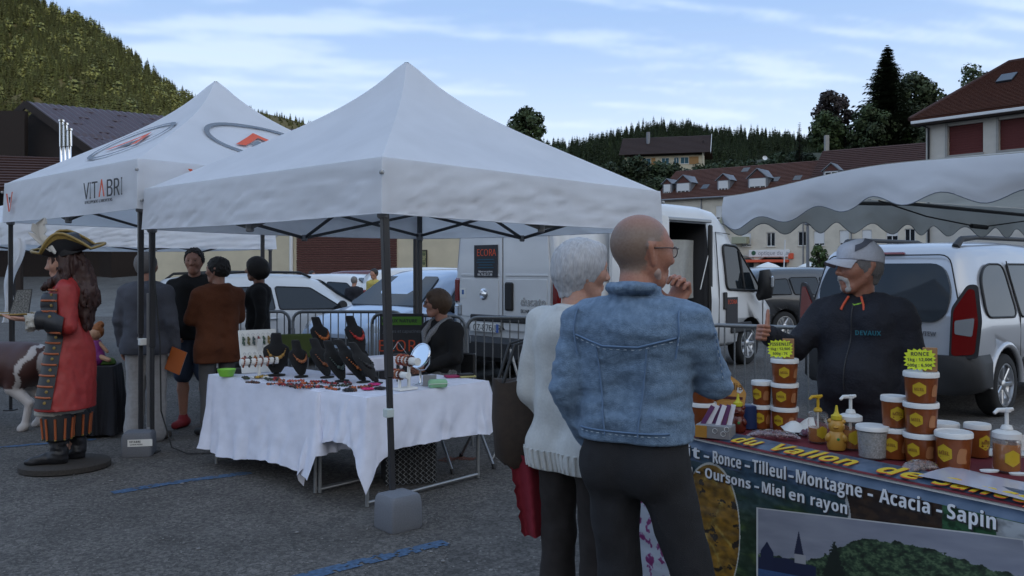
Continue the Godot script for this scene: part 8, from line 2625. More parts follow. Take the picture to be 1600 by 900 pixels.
	sheet(brim, 16, 8, func(u, v):
		var a: float = lerp(-1.15, 1.15, u)
		var r0 := Vector3(sin(a) * 0.079, 0.046, cos(a) * 0.096)
		var r1 := Vector3(sin(a) * 0.078, 0.034 - 0.014 * absf(sin(a)), cos(a) * 0.096 + 0.082 * pow(maxf(0.0, cos(a)), 0.7))
		var p: Vector3 = r0.lerp(r1, v)
		p.y += 0.008 * sin(v * PI) - 0.02 * sin(a) * sin(a) * v
		return CX * p)
	sheet(brim, 16, 8, func(u, v):
		var a: float = lerp(1.15, -1.15, u)
		var r0 := Vector3(sin(a) * 0.079, 0.043, cos(a) * 0.096)
		var r1 := Vector3(sin(a) * 0.078, 0.031 - 0.014 * absf(sin(a)), cos(a) * 0.096 + 0.082 * pow(maxf(0.0, cos(a)), 0.7))
		var p: Vector3 = r0.lerp(r1, v)
		p.y += 0.008 * sin(v * PI) - 0.02 * sin(a) * sin(a) * v
		return CX * p)
	obj("brim", brim, capm, cn)
	var pan := new_st()
	sheet(pan, 14, 8, func(u, v):
		var ph := deg_to_rad(lerpf(48.0, 158.0, u))
		var el := deg_to_rad(22.0 + 34.0 * sin(u * PI * 0.62) + 20.0 * v)
		var d := Vector3(cos(el) * sin(ph), sin(el), cos(el) * cos(ph))
		return march(crown, CX * (Vector3(0, 0.04, 0) + d * 0.25), (CX.basis * -d).normalized(), 0.002))
	obj("dark_panel", pan, mat(C(0.10, 0.105, 0.13), 0.9), cn)
	var mus := moved([cap(Vector3(0, -0.043, 0.098), Vector3(0.026, -0.056, 0.084), 0.011, 0.009, 0.008), cap(Vector3(0, -0.043, 0.098), Vector3(-0.026, -0.056, 0.084), 0.011, 0.009, 0.008), cap(Vector3(0.028, -0.056, 0.082), Vector3(0.026, -0.092, 0.064), 0.010, 0.012, 0.008), cap(Vector3(-0.028, -0.056, 0.082), Vector3(-0.026, -0.092, 0.064), 0.010, 0.012, 0.008), cap(Vector3(-0.02, -0.1, 0.066), Vector3(0.02, -0.1, 0.066), 0.016, 0.016, 0.012)], CX)
	blob("moustache", mus, 0.0042, mat(C(0.42, 0.40, 0.38), 0.8), cap_man, 0.004, Vector3(120, 60, 120))
	var cops := top_ops(J.merged(cj, true), ctop)
	var tz := line_on(cops, [Vector3(0, 1.40, 0), Vector3(0.0, 1.2, 0), Vector3(0, 1.0, 0)], Vector3(0, 0, -1), 0.007)
	obj("zip", tb(tz, 0.003, 5), M.dark_frame, cap_man)
	var lp := march(cops, Vector3(0.085, 1.27, 0.5), Vector3(0, 0, -1), 0.008)
	text("lettering", "DEVAUX", 0.03, mat(C(0.012, 0.12, 0.16), 0.8), cap_man, Transform3D(Basis(Vector3.UP, 0.28), lp + Vector3(0.0, 0.0, 0.006)), {mid = true, depth = 0.004})
	for e in [-1.0, 1.0]:
		obj("collar_trim", tb([Vector3(0.03 * e, 1.44, 0.078), Vector3(0.048 * e, 1.40, 0.098), Vector3(0.055 * e, 1.375, 0.112)], 0.006, 6), M.red_ink, cap_man)
	obj("shirt_neck", tb([Vector3(-0.05, 1.425, 0.045), Vector3(-0.028, 1.405, 0.074), Vector3(0, 1.397, 0.082), Vector3(0.028, 1.405, 0.074), Vector3(0.05, 1.425, 0.045)], 0.007, 6), mat(C(0.22, 0.42, 0.04), 0.8), cap_man)

	# ---- the group at the left
	var gm := person("grey-haired man in marled grey sweater with his back turned", V(-3.20, 0, 7.5), deg_to_rad(176), 1.63, {elR = Vector3(-0.25, 1.08, -0.02), wrR = Vector3(-0.26, 0.82, 0.05)}, {top = {m = M.grey_knit, name = "sweater", hem = 0.79, bulk = 1.1, width = 1.12, sleeve = 1.1}, bottom = {m = M.khaki, bulk = 1.12, leg = 0.078}, shoe = mat(C(0.06, 0.05, 0.045), 0.8), hyaw = -0.2, hair = {m = M.grey_hair, ops = short_hair(0.008)}})
	var bk := thing("booklet", "orange covered booklet held by the man in grey", "booklet", V(-2.925, 0.70, 7.46), 0.5)
	obj("cover", bx(Vector3(0, 0, 0), Vector3(0.006, 0.21, 0.15), 0.001, Transform3D(Basis(Vector3(0, 1, 0), 0.9) * Basis(Vector3.RIGHT, 0.35), Vector3.ZERO)), mat(C(0.42, 0.10, 0.015), 0.6), bk)
	obj("pages", bx(Vector3(0.006, 0, 0), Vector3(0.006, 0.205, 0.146), 0.0, Transform3D(Basis(Vector3(0, 1, 0), 0.9) * Basis(Vector3.RIGHT, 0.35), Vector3.ZERO)), M.paper, bk)
	var hood := []
	for k in 6:
		var a := PI * 0.5 + PI * k / 6
		var b := PI * 0.5 + PI * (k + 1) / 6
		hood.append(cap(Vector3(sin(a) * 0.09, 1.425, cos(a) * 0.09 - 0.02), Vector3(sin(b) * 0.09, 1.425, cos(b) * 0.09 - 0.02), 0.036, 0.036, 0.02))
	person("young man facing us in black hoodie and denim shorts", V(-3.02, 0, 8.15), deg_to_rad(8), 1.68, {wrL = Vector3(0.17, 0.93, 0.12), wrR = Vector3(-0.17, 0.93, 0.12), elL = Vector3(0.27, 1.1, -0.03), elR = Vector3(-0.27, 1.1, -0.03)}, {eyes = true, top = {m = M.black_knit, name = "hoodie", hem = 0.84, bulk = 1.08, width = 1.1, sleeve = 1.1, extra = hood}, bottom = {m = mat(C(0.035, 0.05, 0.085), 0.9), shorts = true, name = "shorts", bulk = 1.05}, shoe = mat(C(0.22, 0.012, 0.018), 0.7), hair = {m = M.dark_hair, ops = short_hair(0.009, -0.01, 0.012), amp = 0.02, fr = Vector3(45, 30, 45)}})
	person("man in rust orange hoodie with folded arms, seen from behind", V(-2.66, 0, 7.75), deg_to_rad(-140), 1.59, {elL = Vector3(0.235, 1.12, 0.06), elR = Vector3(-0.235, 1.12, 0.06), wrL = Vector3(-0.02, 1.12, 0.20), wrR = Vector3(0.02, 1.08, 0.21)}, {handL = false, handR = false, top = {m = M.orange_fleece, name = "hoodie", hem = 0.70, bulk = 1.12, width = 1.12, sleeve = 1.12, extra = hood}, bottom = {m = mat(C(0.09, 0.09, 0.095), 0.9)}, shoe = M.black, hyaw = deg_to_rad(40), hair = {m = M.dark_hair, ops = short_hair(0.010), amp = 0.018, fr = Vector3(45, 30, 45)}})
	var bob := [ball(Vector3(0, 0.03, -0.006), 0.115, 0.03, X, 1.14), ball(Vector3(0, 0.0, -0.035), 0.112, 0.03, X, 1.05), cap(Vector3(-0.05, -0.03, -0.03), Vector3(-0.055, -0.09, -0.015), 0.045, 0.035, 0.03), cap(Vector3(0.05, -0.03, -0.03), Vector3(0.055, -0.09, -0.015), 0.045, 0.035, 0.03), cut(Vector3(0, -0.3, 0.95).normalized(), 0.075), cut(Vector3(0, -0.85, 0.52).normalized(), 0.075)]
	person("woman with dark bobbed hair and black top", V(-2.52, 0, 8.5), deg_to_rad(-72), 1.60, {}, {fem = 1.0, handR = false, top = {m = M.black_knit, hem = 0.85, bulk = 1.02, bust = 1.0}, bottom = {m = M.black_trousers}, shoe = M.black, hyaw = -0.3, hair = {m = M.dark_hair, ops = bob, amp = 0.004}})
	# ---- seated jewellery seller
	var sj := {}
	for k in ["pel", "chest", "neck", "head", "shL", "shR", "elL", "elR", "wrL", "wrR", "hipL", "hipR"]: sj[k] = JOINTS[k] - Vector3(0, 0.345, 0)
	sj.merge({head = Vector3(0, 1.235, 0.05), hipL = Vector3(0.09, 0.555, 0), hipR = Vector3(-0.09, 0.555, 0), knL = Vector3(0.11, 0.53, 0.42), knR = Vector3(-0.11, 0.53, 0.42), anL = Vector3(0.11, 0.085, 0.36), anR = Vector3(-0.11, 0.085, 0.36), elL = Vector3(0.225, 0.78, 0.02), elR = Vector3(-0.225, 0.78, 0.02), wrL = Vector3(0.05, 0.70, 0.20), wrR = Vector3(-0.05, 0.72, 0.22), toe = Vector3(0, 0, 1)}, true)
	var shair := [ball(Vector3(0, 0.03, -0.006), 0.106, 0.03, X, 1.18), ball(Vector3(0, 0.015, -0.035), 0.098, 0.03, X, 1.08), cap(Vector3(0, -0.03, -0.05), Vector3(0, -0.065, -0.048), 0.06, 0.045, 0.03), cap(Vector3(-0.04, 0.06, 0.06), Vector3(0.04, 0.075, 0.06), 0.03, 0.03, 0.02), cut(Vector3(0, -0.35, 0.94).normalized(), 0.068), cut(Vector3(0, -0.9, 0.44).normalized(), 0.07)]
	var sel := person("seated woman with short brown hair and black cardigan", V(-0.60, 0, 7.3), deg_to_rad(-48), 1.66, sj, {fem = 1.0, eyes = true, top = {m = M.black_knit, name = "cardigan", hem = 0.50, bulk = 1.04, bust = 1.1, sleeve = 1.05}, bottom = {m = mat(C(0.32, 0.33, 0.35), 0.9, {tex = ntex(0.05, 0.06, 3), sc = 5.0}), name = "patterned_skirt", bulk = 1.15}, shoe = M.black, hyaw = deg_to_rad(-34), handR = false, hair = {m = M.brown_hair, ops = shair, amp = 0.006, fr = Vector3(60, 14, 60)}})
	var sn := new_st()
	for e in [-1.0, 1.0]:
		tube(sn, [Vector3(0.06 * e, 1.10, -0.05), Vector3(0.078 * e, 1.075, 0.04), Vector3(0.055 * e, 0.99, 0.145), Vector3(0.0, 0.88, 0.185)], [0.026, 0.03, 0.03, 0.014], 8)
	obj("scarf", sn, mat(C(0.42, 0.43, 0.46), 0.9, {tex = ntex(0.06, 0.15, 3), sc = 8.0}), sel)
	var SX := Transform3D(Basis(Vector3.UP, deg_to_rad(-34)), sj.head)
	var sg := new_st()
	for e in [-1.0, 1.0]:
		tube(sg, [SX * Vector3(0.084 * e, 0.014, -0.01), SX * Vector3(0.07 * e, 0.014, 0.09)], 0.003, 5)
		tube(sg, [SX * Vector3(0.065 * e, 0.02, 0.095), SX * Vector3(0.012 * e, 0.02, 0.108), SX * Vector3(0.02 * e, -0.01, 0.106), SX * Vector3(0.06 * e, -0.008, 0.097), SX * Vector3(0.065 * e, 0.02, 0.095)], 0.003, 5)
	obj("glasses", sg, M.spectacle, sel)
	var chr := thing("chair", "dark chair under the seated jewellery seller", "chair", V(-0.60, 0, 7.3), deg_to_rad(-48))
	obj("seat", bx(Vector3(0, 0.41, 0.05), Vector3(0.42, 0.03, 0.42), 0.01), M.plastic, chr)
	obj("backrest", bx(Vector3(0, 0.68, -0.2), Vector3(0.42, 0.2, 0.03), 0.012), M.plastic, chr)
	for e in [-0.19, 0.19]:
		for z in [-0.18, 0.24]: obj("leg", tb([Vector3(e, 0, z), Vector3(e, 0.4, z)], 0.012, 7), M.steel, chr)
		obj("back_post", tb([Vector3(e, 0.4, -0.18), Vector3(e, 0.78, -0.21)], 0.012, 7), M.steel, chr)
	# ---- passers-by far behind the barriers
	var far := {head_cell = 0.012}
	person("bearded man in yellow and white polo shirt between cars", V(-3.02, 0, 18.8), deg_to_rad(-35), 1.49, {}, {head_cell = 0.011, top = {m = mat(C(0.45, 0.36, 0.09), 0.9), name = "polo_shirt", short = true, hem = 0.85}, bottom = {m = M.khaki}, shoe = M.black, hair = {m = M.dark_hair, ops = short_hair(0.008)}})
	person("bald man in dark top walking between the cars", V(-3.35, 0, 18.2), deg_to_rad(170), 1.33, {}, {head_cell = 0.011, handL = false, handR = false, top = {m = M.navy, hem = 0.85, width = 1.15}, bottom = {m = M.black_trousers}, shoe = M.black, hair = {m = M.grey_hair, ops = short_hair(0.003)}})
	person("dark-haired man showing above the estate car roof", V(-5.6, 0, 24.0), deg_to_rad(60), 1.43, {}, {head_cell = 0.012, handL = false, handR = false, top = {m = M.grey_knit}, bottom = {m = M.black_trousers}, shoe = M.black, hair = {m = M.dark_hair, ops = short_hair(0.012)}})
	person("person barely visible above the estate car's rear roof", V(-6.35, 0, 24.0), deg_to_rad(20), 1.38, {}, {head_cell = 0.012, handL = false, handR = false, top = {m = M.khaki}, bottom = {m = M.black_trousers}, shoe = M.black, hair = {m = M.brown_hair, ops = short_hair(0.012)}})

# ---------------------------------------------------------------- statues, figurine, ground marks, street furniture far off
func build_statues() -> void:
	M.paint_red = mat(C(0.34, 0.022, 0.02), 0.55, {tex = ntex(0.03, 0.7, 4), sc = 3.0})
	M.paint_black = mat(C(0.013, 0.013, 0.016), 0.5)
	M.paint_orange = mat(C(0.34, 0.085, 0.025), 0.55)
	M.paint_gold = mat(C(0.30, 0.20, 0.05), 0.45, {tex = ntex(0.05, 0.6, 3), sc = 5.0})
	M.paint_hair = mat(C(0.055, 0.018, 0.013), 0.6, {tex = ntex(0.05, 0.35, 4), sc = Vector3(10, 2.5, 10)})
	M.paint_white = mat(C(0.46, 0.44, 0.40), 0.6, {tex = ntex(0.05, 0.6, 4), sc = 5.0})
	var t := thing("pirate_statue", "life-size pirate lady statue in red coat and feathered hat", "statue", V(-3.36, 0, 6.45), deg_to_rad(-72))
	var X := Vector3.RIGHT
	var b := lt([Vector2(0, 0), Vector2(0.3, 0), Vector2(0.315, 0.01), Vector2(0.315, 0.045), Vector2(0.3, 0.055), Vector2(0, 0.055)], 40, Transform3D.IDENTITY, Vector2(0.9, 1.0))
	obj("base", b, mat(C(0.05, 0.042, 0.036), 0.85, {tex = ntex(0.05, 0.4, 4), sc = 4.0}), t)
	# body in one piece
	var hX := Transform3D(Basis(Vector3.RIGHT, 0.1), Vector3(0, 1.535, 0.02))
	sdf([cap(Vector3(0, 1.33, -0.02), Vector3(0, 0.92, -0.01), 0.11, 0.11, 0.05), cap(Vector3(0, 1.46, 0), Vector3(0, 1.35, -0.02), 0.048, 0.08, 0.03), cap(Vector3(0.15, 1.33, -0.03), Vector3(0.19, 1.08, -0.05), 0.05, 0.04), cap(Vector3(0.19, 1.08, -0.05), Vector3(0.14, 1.125, 0.2), 0.04, 0.03), cap(Vector3(-0.15, 1.33, -0.03), Vector3(-0.19, 1.08, -0.05), 0.05, 0.04), cap(Vector3(-0.19, 1.08, -0.05), Vector3(-0.12, 1.12, 0.18), 0.04, 0.03), cap(Vector3(0.08, 0.9, 0), Vector3(0.08, 0.1, 0.02), 0.08, 0.05), cap(Vector3(-0.08, 0.9, 0), Vector3(-0.08, 0.1, -0.04), 0.08, 0.05)], 0.018)
	sdf(moved(head_ops(1.0), hX), 0.0075)
	for s in [1.0, -1.0]: sdf(hand_ops(Vector3(0.14 * s, 1.13, 0.21), Vector3(0, 0.05, 1).normalized(), Vector3.UP, Vector3(s, 0, 0), 0.25, Vector3(0.4 * s, 0.2, 0.9).normalized()), 0.006)
	put("body", sdf_done(), M.pale_skin, t)
	var coat := [cap(Vector3(0.045, 1.34, -0.03), Vector3(0.035, 1.08, -0.02), 0.11, 0.10, 0.05), cap(Vector3(-0.045, 1.34, -0.03), Vector3(-0.035, 1.08, -0.02), 0.11, 0.10, 0.05),
		ball(Vector3(0.055, 1.24, 0.07), 0.085, 0.05), ball(Vector3(-0.055, 1.24, 0.07), 0.085, 0.05),
		cap(Vector3(0.04, 1.02, -0.02), Vector3(0.08, 0.42, 0.01), 0.11, 0.19, 0.06), cap(Vector3(-0.04, 1.02, -0.02), Vector3(-0.08, 0.42, 0.01), 0.11, 0.19, 0.06),
		ball(Vector3(0, 0.92, -0.07), 0.12, 0.06), cap(Vector3(0, 0.85, -0.09), Vector3(0, 0.45, -0.07), 0.12, 0.14, 0.05), cut(Vector3(0, -1, 0), -0.46)]
	for s in [1.0, -1.0]: coat += [cap(Vector3(0.145 * s, 1.345, -0.03), Vector3(0.195 * s, 1.08, -0.05), 0.075, 0.062, 0.03), cap(Vector3(0.195 * s, 1.08, -0.05), Vector3(0.155 * s, 1.12, 0.10), 0.062, 0.058, 0.02)]
	blob("coat", coat, 0.013, M.paint_red, t, 0.014, Vector3(9, 5, 9), 4)
	for s in [1.0, -1.0]:
		blob("cuff", [cap(Vector3(0.158 * s, 1.12, 0.085), Vector3(0.148 * s, 1.125, 0.155), 0.066, 0.07, 0.01), cut(Vector3(0, 0, 1), 0.17), cut(Vector3(0, 0, -1), -0.07)], 0.012, M.paint_black, t)
		blob("lace_ruffle", [cap(Vector3(0.146 * s, 1.12, 0.16), Vector3(0.142 * s, 1.11, 0.215), 0.055, 0.068, 0.01), cut(Vector3(0, 0, 1), 0.225)], 0.012, M.paint_white, t, 0.03, Vector3(26, 26, 10))
		# black front facing with orange bands and buttons
		var fz := func(y: float) -> float: return 0.125 if y > 1.15 else lerpf(0.075, 0.165, (1.15 - y) / 0.7)
		var st := new_st()
		sheet(st, 6, 34, func(u, v):
			var y: float = lerp(0.485, 1.32, v)
			var z: float = fz.call(y) + 0.02 - (1.0 - u) * 0.13
			var p := march(coat, Vector3(0.5 * s, y, z), Vector3(-s, 0, 0), 0.012)
			return p if absf(p.x) < 0.4 and p.x * s > 0.0 else Vector3(0.01 * s, y, z))
		obj("front_facing", st, M.paint_black, t)
		for k in 11:
			var y := 0.53 + k * 0.078
			if y > 1.0 and y < 1.1: continue
			var pts := []
			for q in 6:
				var z: float = fz.call(y) + 0.012 - (1.0 - q / 5.0) * 0.115
				var p := march(coat, Vector3(0.5 * s, y + 0.035, z), Vector3(-s, 0, 0), 0.014)
				if p.x * s > 0.0 and absf(p.x) < 0.4: pts.append(p)
			if pts.size() > 2: obj("orange_band", tb(pts, 0.0085, 6), M.paint_orange, t)
			var bp := march(coat, Vector3(0.5 * s, y, fz.call(y) - 0.06), Vector3(-s, 0, 0), 0.014)
			obj("button", lt([Vector2(0, -0.006), Vector2(0.011, -0.003), Vector2(0.011, 0.004), Vector2(0, 0.008)], 10, Transform3D(Basis(Vector3.BACK, -PI / 2 * s), bp)), M.paint_gold, t)
	blob("petticoat", [cap(Vector3(0.05, 0.55, 0.05), Vector3(0.05, 0.42, 0.06), 0.13, 0.14, 0.05), cap(Vector3(-0.05, 0.55, 0.0), Vector3(-0.05, 0.42, 0.0), 0.13, 0.14, 0.05), cut(Vector3(0, -1, 0), -0.42)], 0.014, M.paint_white, t, 0.02, Vector3(20, 4, 20))
	for s in [1.0, -1.0]:
		var lx := Vector3(0.08 * s, 0, 0.035 if s > 0 else -0.06)
		obj("striped_cuff", lt([Vector2(0.07, 0.22), Vector2(0.095, 0.24), Vector2(0.108, 0.4), Vector2(0.1, 0.43), Vector2(0.06, 0.43)], 22, Transform3D(Basis.IDENTITY, lx)), M.paint_black, t)
		for k in 10:
			var a := TAU * k / 10
			var d := Vector3(cos(a), 0, sin(a))
			obj("orange_band", tb([lx + d * 0.099 + Vector3(0, 0.25, 0), lx + d * 0.111 + Vector3(0, 0.4, 0)], 0.009, 6), M.paint_orange, t)
			obj("button", lt([Vector2(0, -0.01), Vector2(0.01, 0), Vector2(0, 0.01)], 8, Transform3D(Basis.IDENTITY, lx + d * 0.101 + Vector3(0, 0.243, 0))), M.paint_gold, t)
		blob("boot", [cap(lx + Vector3(0, 0.3, -0.005), lx + Vector3(0, 0.14, -0.01), 0.075, 0.058, 0.03), cap(lx + Vector3(0, 0.14, -0.01), lx + Vector3(0, 0.10, 0.0), 0.058, 0.055, 0.02), cap(lx + Vector3(0, 0.11, 0.0), lx + Vector3(0, 0.082, 0.17), 0.05, 0.032, 0.03), cap(lx + Vector3(0, 0.082, 0.15), lx + Vector3(0, 0.075, 0.21), 0.034, 0.018, 0.02), cap(lx + Vector3(0, 0.1, -0.03), lx + Vector3(0, 0.06, -0.035), 0.04, 0.032, 0.01), cut(Vector3(0, -1, 0), -0.055)], 0.011, M.paint_black, t, 0.012, Vector3(14, 26, 14))
	# long hair, hat and plume
	blob("hair", [ball(Vector3(0, 1.57, -0.01), 0.11, 0.03, X, 1.1), cap(Vector3(0.0, 1.52, -0.08), Vector3(0.0, 1.3, -0.14), 0.09, 0.10, 0.04), cap(Vector3(0.05, 1.32, -0.14), Vector3(0.04, 1.08, -0.13), 0.075, 0.05, 0.04), cap(Vector3(-0.05, 1.32, -0.14), Vector3(-0.04, 1.08, -0.13), 0.075, 0.05, 0.04), cap(Vector3(0.085, 1.5, -0.02), Vector3(0.12, 1.33, 0.0), 0.045, 0.04, 0.03), cap(Vector3(-0.085, 1.5, -0.02), Vector3(-0.12, 1.33, 0.0), 0.045, 0.04, 0.03), cap(Vector3(0.1, 1.42, 0.04), Vector3(0.06, 1.36, 0.12), 0.035, 0.028, 0.02), carve(Vector3(0, 1.53, 0.13), Vector3(0, 1.47, 0.13), 0.07, 0.06, 0.02)], 0.011, M.paint_hair, t, 0.035, Vector3(26, 7, 26))
	var HT2 := Transform3D(Basis(Vector3.RIGHT, 0.26) * Basis(Vector3.BACK, -0.15), Vector3(0, 1.615, -0.02))
	obj("hat_crown", lt([Vector2(0.115, 0.0), Vector2(0.112, 0.06), Vector2(0.10, 0.13), Vector2(0.08, 0.145), Vector2(0, 0.148)], 26, HT2, Vector2(0.9, 1.1)), M.paint_black, t)
	var brim := func(u: float, v: float) -> Vector3:
		var a := u * TAU
		var lift := 0.10 * pow(0.5 + 0.5 * cos(3.0 * a), 0.8) if false else 0.13 * pow(maxf(0.0, -cos(a * 2.0)), 0.8) + 0.06 * maxf(0.0, cos(a))
		var r := 0.105 + v * (0.095 + 0.04 * absf(cos(a)))
		r -= lift * 0.5 * v
		return HT2 * Vector3(sin(a) * r * 0.85, lift * v * v * 1.2 + 0.01, cos(a) * r * 1.1)
	var hs := new_st()
	sheet(hs, 48, 6, brim)
	var hb := obj("hat_brim", hs, M.paint_black, t)
	var rim := []
	for k in 49: rim.append(brim.call(k / 48.0, 1.0))
	obj("gold_trim", tb(rim, 0.011, 6), M.paint_gold, hb)
	var gb := new_st()
	sheet(gb, 48, 2, func(u, v): return brim.call(u, 0.86 + 0.12 * v) + (HT2.basis * Vector3(sin(u * TAU), 0.1, cos(u * TAU))) * 0.004)
	obj("gold_band", gb, M.paint_gold, hb)
	var fs := new_st()
	var fp := [HT2 * Vector3(0.11, 0.03, 0.07), HT2 * Vector3(0.11, 0.10, 0.10), HT2 * Vector3(0.10, 0.17, 0.13), HT2 * Vector3(0.09, 0.24, 0.12), HT2 * Vector3(0.085, 0.29, 0.07)]
	for i in fp.size() - 1:
		for k in 16:
			var p: Vector3 = fp[i].lerp(fp[i + 1], k / 16.0)
			var d: Vector3 = (fp[i + 1] - fp[i]).normalized()
			var w := 0.042 * sin(PI * clampf((i + k / 16.0) / 4.0 * 0.9 + 0.1, 0, 1)) + 0.008
			for s in [-1.0, 1.0]: tube(fs, [p, p + Vector3(0, 0.012, s * w * 0.7) + d * w * 0.5, p + Vector3(0.01 * s, 0.0, s * w) + d * w], [0.006, 0.005, 0.002], 4)
	obj("plume", fs, mat(C(0.50, 0.48, 0.45), 0.8), t)
	# tray with a card
	var tr := thing("serving_tray", "round gold-rimmed tray held out by the pirate statue", "tray", V(-3.74, 1.15, 6.42), 0)
	obj("plate", lt([Vector2(0, 0), Vector2(0.15, 0), Vector2(0.165, 0.012), Vector2(0.155, 0.014), Vector2(0.14, 0.006), Vector2(0, 0.006)], 30), M.paint_white, tr)
	var rp := []
	for k in 33: rp.append(Vector3(cos(TAU * k / 32) * 0.163, 0.014, sin(TAU * k / 32) * 0.163))
	obj("rim", tb(rp, 0.008, 6), M.paint_gold, tr)
	var cd := thing("menu_card", "grey printed card standing on the pirate's tray", "card", V(-3.70, 1.157, 6.45), 0.15)
	var cs := new_st()
	prism(cs, PackedVector2Array([Vector2(-0.075, 0), Vector2(0.06, 0), Vector2(0.07, 0.19), Vector2(-0.035, 0.185)]), Transform3D(Basis(Vector3.RIGHT, -0.2), Vector3.ZERO), 0.004)
	obj("card", cs, mat(C(0.25, 0.25, 0.24), 0.7, {tex = ntex(0.03, 0.12, 3), sc = 9.0}), cd)
	obj("frame", tb([Vector3(-0.075, 0, 0.004), Vector3(-0.035, 0.182, -0.035), Vector3(0.07, 0.187, -0.036), Vector3(0.06, 0, 0.004)], 0.004, 5), M.paint_black, cd)

	# ---- cow statue at the left edge
	var c := thing("cow_statue", "painted brown and white cow statue cut off by left edge", "statue", V(-4.86, 0, 8.05), PI)
	var cow := []
	cow += [cap(Vector3(-0.30, 0.60, 0), Vector3(0.55, 0.60, 0), 0.215, 0.225, 0.06), ball(Vector3(-0.36, 0.63, 0.07), 0.15, 0.05), ball(Vector3(-0.36, 0.63, -0.07), 0.15, 0.05), cap(Vector3(0.6, 0.68, 0), Vector3(0.85, 0.86, 0), 0.16, 0.11, 0.06), cap(Vector3(0.85, 0.9, 0), Vector3(1.1, 0.76, 0), 0.105, 0.07, 0.03)]
	for s in [-1.0, 1.0]:
		cow += [cap(Vector3(-0.33, 0.55, 0.11 * s), Vector3(-0.24, 0.40, 0.12 * s), 0.12, 0.07, 0.05), cap(Vector3(-0.24, 0.40, 0.12 * s), Vector3(-0.40, 0.26, 0.12 * s), 0.065, 0.042, 0.02), cap(Vector3(-0.40, 0.26, 0.12 * s), Vector3(-0.36, 0.06, 0.12 * s), 0.038, 0.036, 0.02), cap(Vector3(-0.36, 0.05, 0.12 * s), Vector3(-0.33, 0.02, 0.12 * s), 0.045, 0.045, 0.01)]
		cow += [cap(Vector3(0.55, 0.5, 0.12 * s), Vector3(0.56, 0.27, 0.12 * s), 0.085, 0.045, 0.04), cap(Vector3(0.56, 0.27, 0.12 * s), Vector3(0.55, 0.06, 0.12 * s), 0.04, 0.036, 0.02), cap(Vector3(0.55, 0.05, 0.12 * s), Vector3(0.58, 0.02, 0.12 * s), 0.045, 0.045, 0.01), cap(Vector3(0.83, 0.98, 0.08 * s), Vector3(0.82, 0.96, 0.2 * s), 0.03, 0.02, 0.02), cap(Vector3(0.88, 1.0, 0.05 * s), Vector3(0.9, 1.08, 0.12 * s), 0.018, 0.008, 0.01)]
	cow += [cap(Vector3(-0.47, 0.76, 0), Vector3(-0.51, 0.6, 0.03), 0.024, 0.018, 0.02), cap(Vector3(-0.51, 0.6, 0.03), Vector3(-0.45, 0.44, 0.15), 0.018, 0.018, 0.01), cap(Vector3(-0.45, 0.44, 0.15), Vector3(-0.30, 0.40, 0.24), 0.018, 0.02, 0.01), cut(Vector3(0, -1, 0), 0.0)]
	sdf(cow, 0.014)
	var cv := acc_v
	var ci := acc_i
	var cm: ArrayMesh = sdf_done()
	var arr := cm.surface_get_arrays(0)
	var cols := PackedColorArray()
	noise.frequency = 1.0
	for p in cv:
		var nn := noise.get_noise_3d(p.x * 4.0, p.y * 4.0, p.z * 4.0) * 0.06
		var brown: bool = p.y + nn > 0.40 and not (p.x < -0.485 and p.y < 0.9) and not (p.z > 0.135 and p.y < 0.47) and absf(p.x + 0.38 + (p.y - 0.6) * 0.4 + nn) > 0.025
		cols.append(C(0.055, 0.022, 0.017) if brown else C(0.44, 0.41, 0.40))
	arr[Mesh.ARRAY_COLOR] = cols
	var cmesh := ArrayMesh.new()
	cmesh.add_surface_from_arrays(Mesh.PRIMITIVE_TRIANGLES, arr)
	put("body", cmesh, mat(C(1, 1, 1), 0.5, {vc = 1}), c)
	obj("tail_tuft", tb([Vector3(-0.31, 0.40, 0.235), Vector3(-0.22, 0.35, 0.25), Vector3(-0.17, 0.22, 0.24)], [0.022, 0.035, 0.01], 8), M.paint_black, c)

	# ---- figurine on a dark draped pedestal
	var pd := thing("draped_pedestal", "dark cloth draped pedestal behind the pirate statue", "pedestal", V(-3.78, 0, 7.75), 0.2)
	var dr := drape(Vector3(-0.2, 0, 0.17), Vector3(1, 0, 0), Vector3(0, 0, -1), 0.4, 0.34, 0.63, func(_s, _t): return 0.6, 0.03, 21)
	obj("cloth", dr, mat(C(0.010, 0.010, 0.014), 0.9), pd)
	obj("plinth", bx(Vector3(0, 0.31, 0), Vector3(0.36, 0.6, 0.3), 0.01), M.black, pd)
	var fg := thing("doll_figurine", "small orange-haired doll figurine in purple on green base", "figurine", V(-3.76, 0.632, 7.75), 0.3)
	blob("base", [cap(Vector3(-0.1, 0.015, 0), Vector3(0.12, 0.015, 0), 0.05, 0.05, 0.02), cut(Vector3(0, -1, 0), 0.0)], 0.01, mat(C(0.06, 0.13, 0.02), 0.7), fg)
	blob("body", [cap(Vector3(0, 0.08, 0), Vector3(0, 0.2, 0), 0.05, 0.035, 0.02), ball(Vector3(-0.01, 0.285, 0), 0.062, 0.01), cap(Vector3(0.03, 0.2, 0.02), Vector3(0.1, 0.12, 0.04), 0.018, 0.015, 0.01), cap(Vector3(-0.03, 0.2, 0.02), Vector3(-0.1, 0.13, 0.04), 0.018, 0.015, 0.01), cap(Vector3(0.03, 0.08, 0.04), Vector3(0.12, 0.05, 0.09), 0.025, 0.02, 0.01), cap(Vector3(-0.03, 0.08, 0.04), Vector3(-0.1, 0.05, 0.09), 0.025, 0.02, 0.01)], 0.008, mat(C(0.42, 0.23, 0.14), 0.6), fg)
	blob("dress", [cap(Vector3(0, 0.06, 0), Vector3(0, 0.2, 0), 0.085, 0.045, 0.02), cut(Vector3(0, 1, 0), 0.225)], 0.008, mat(C(0.20, 0.02, 0.17), 0.6), fg, 0.008, Vector3(30, 10, 30))
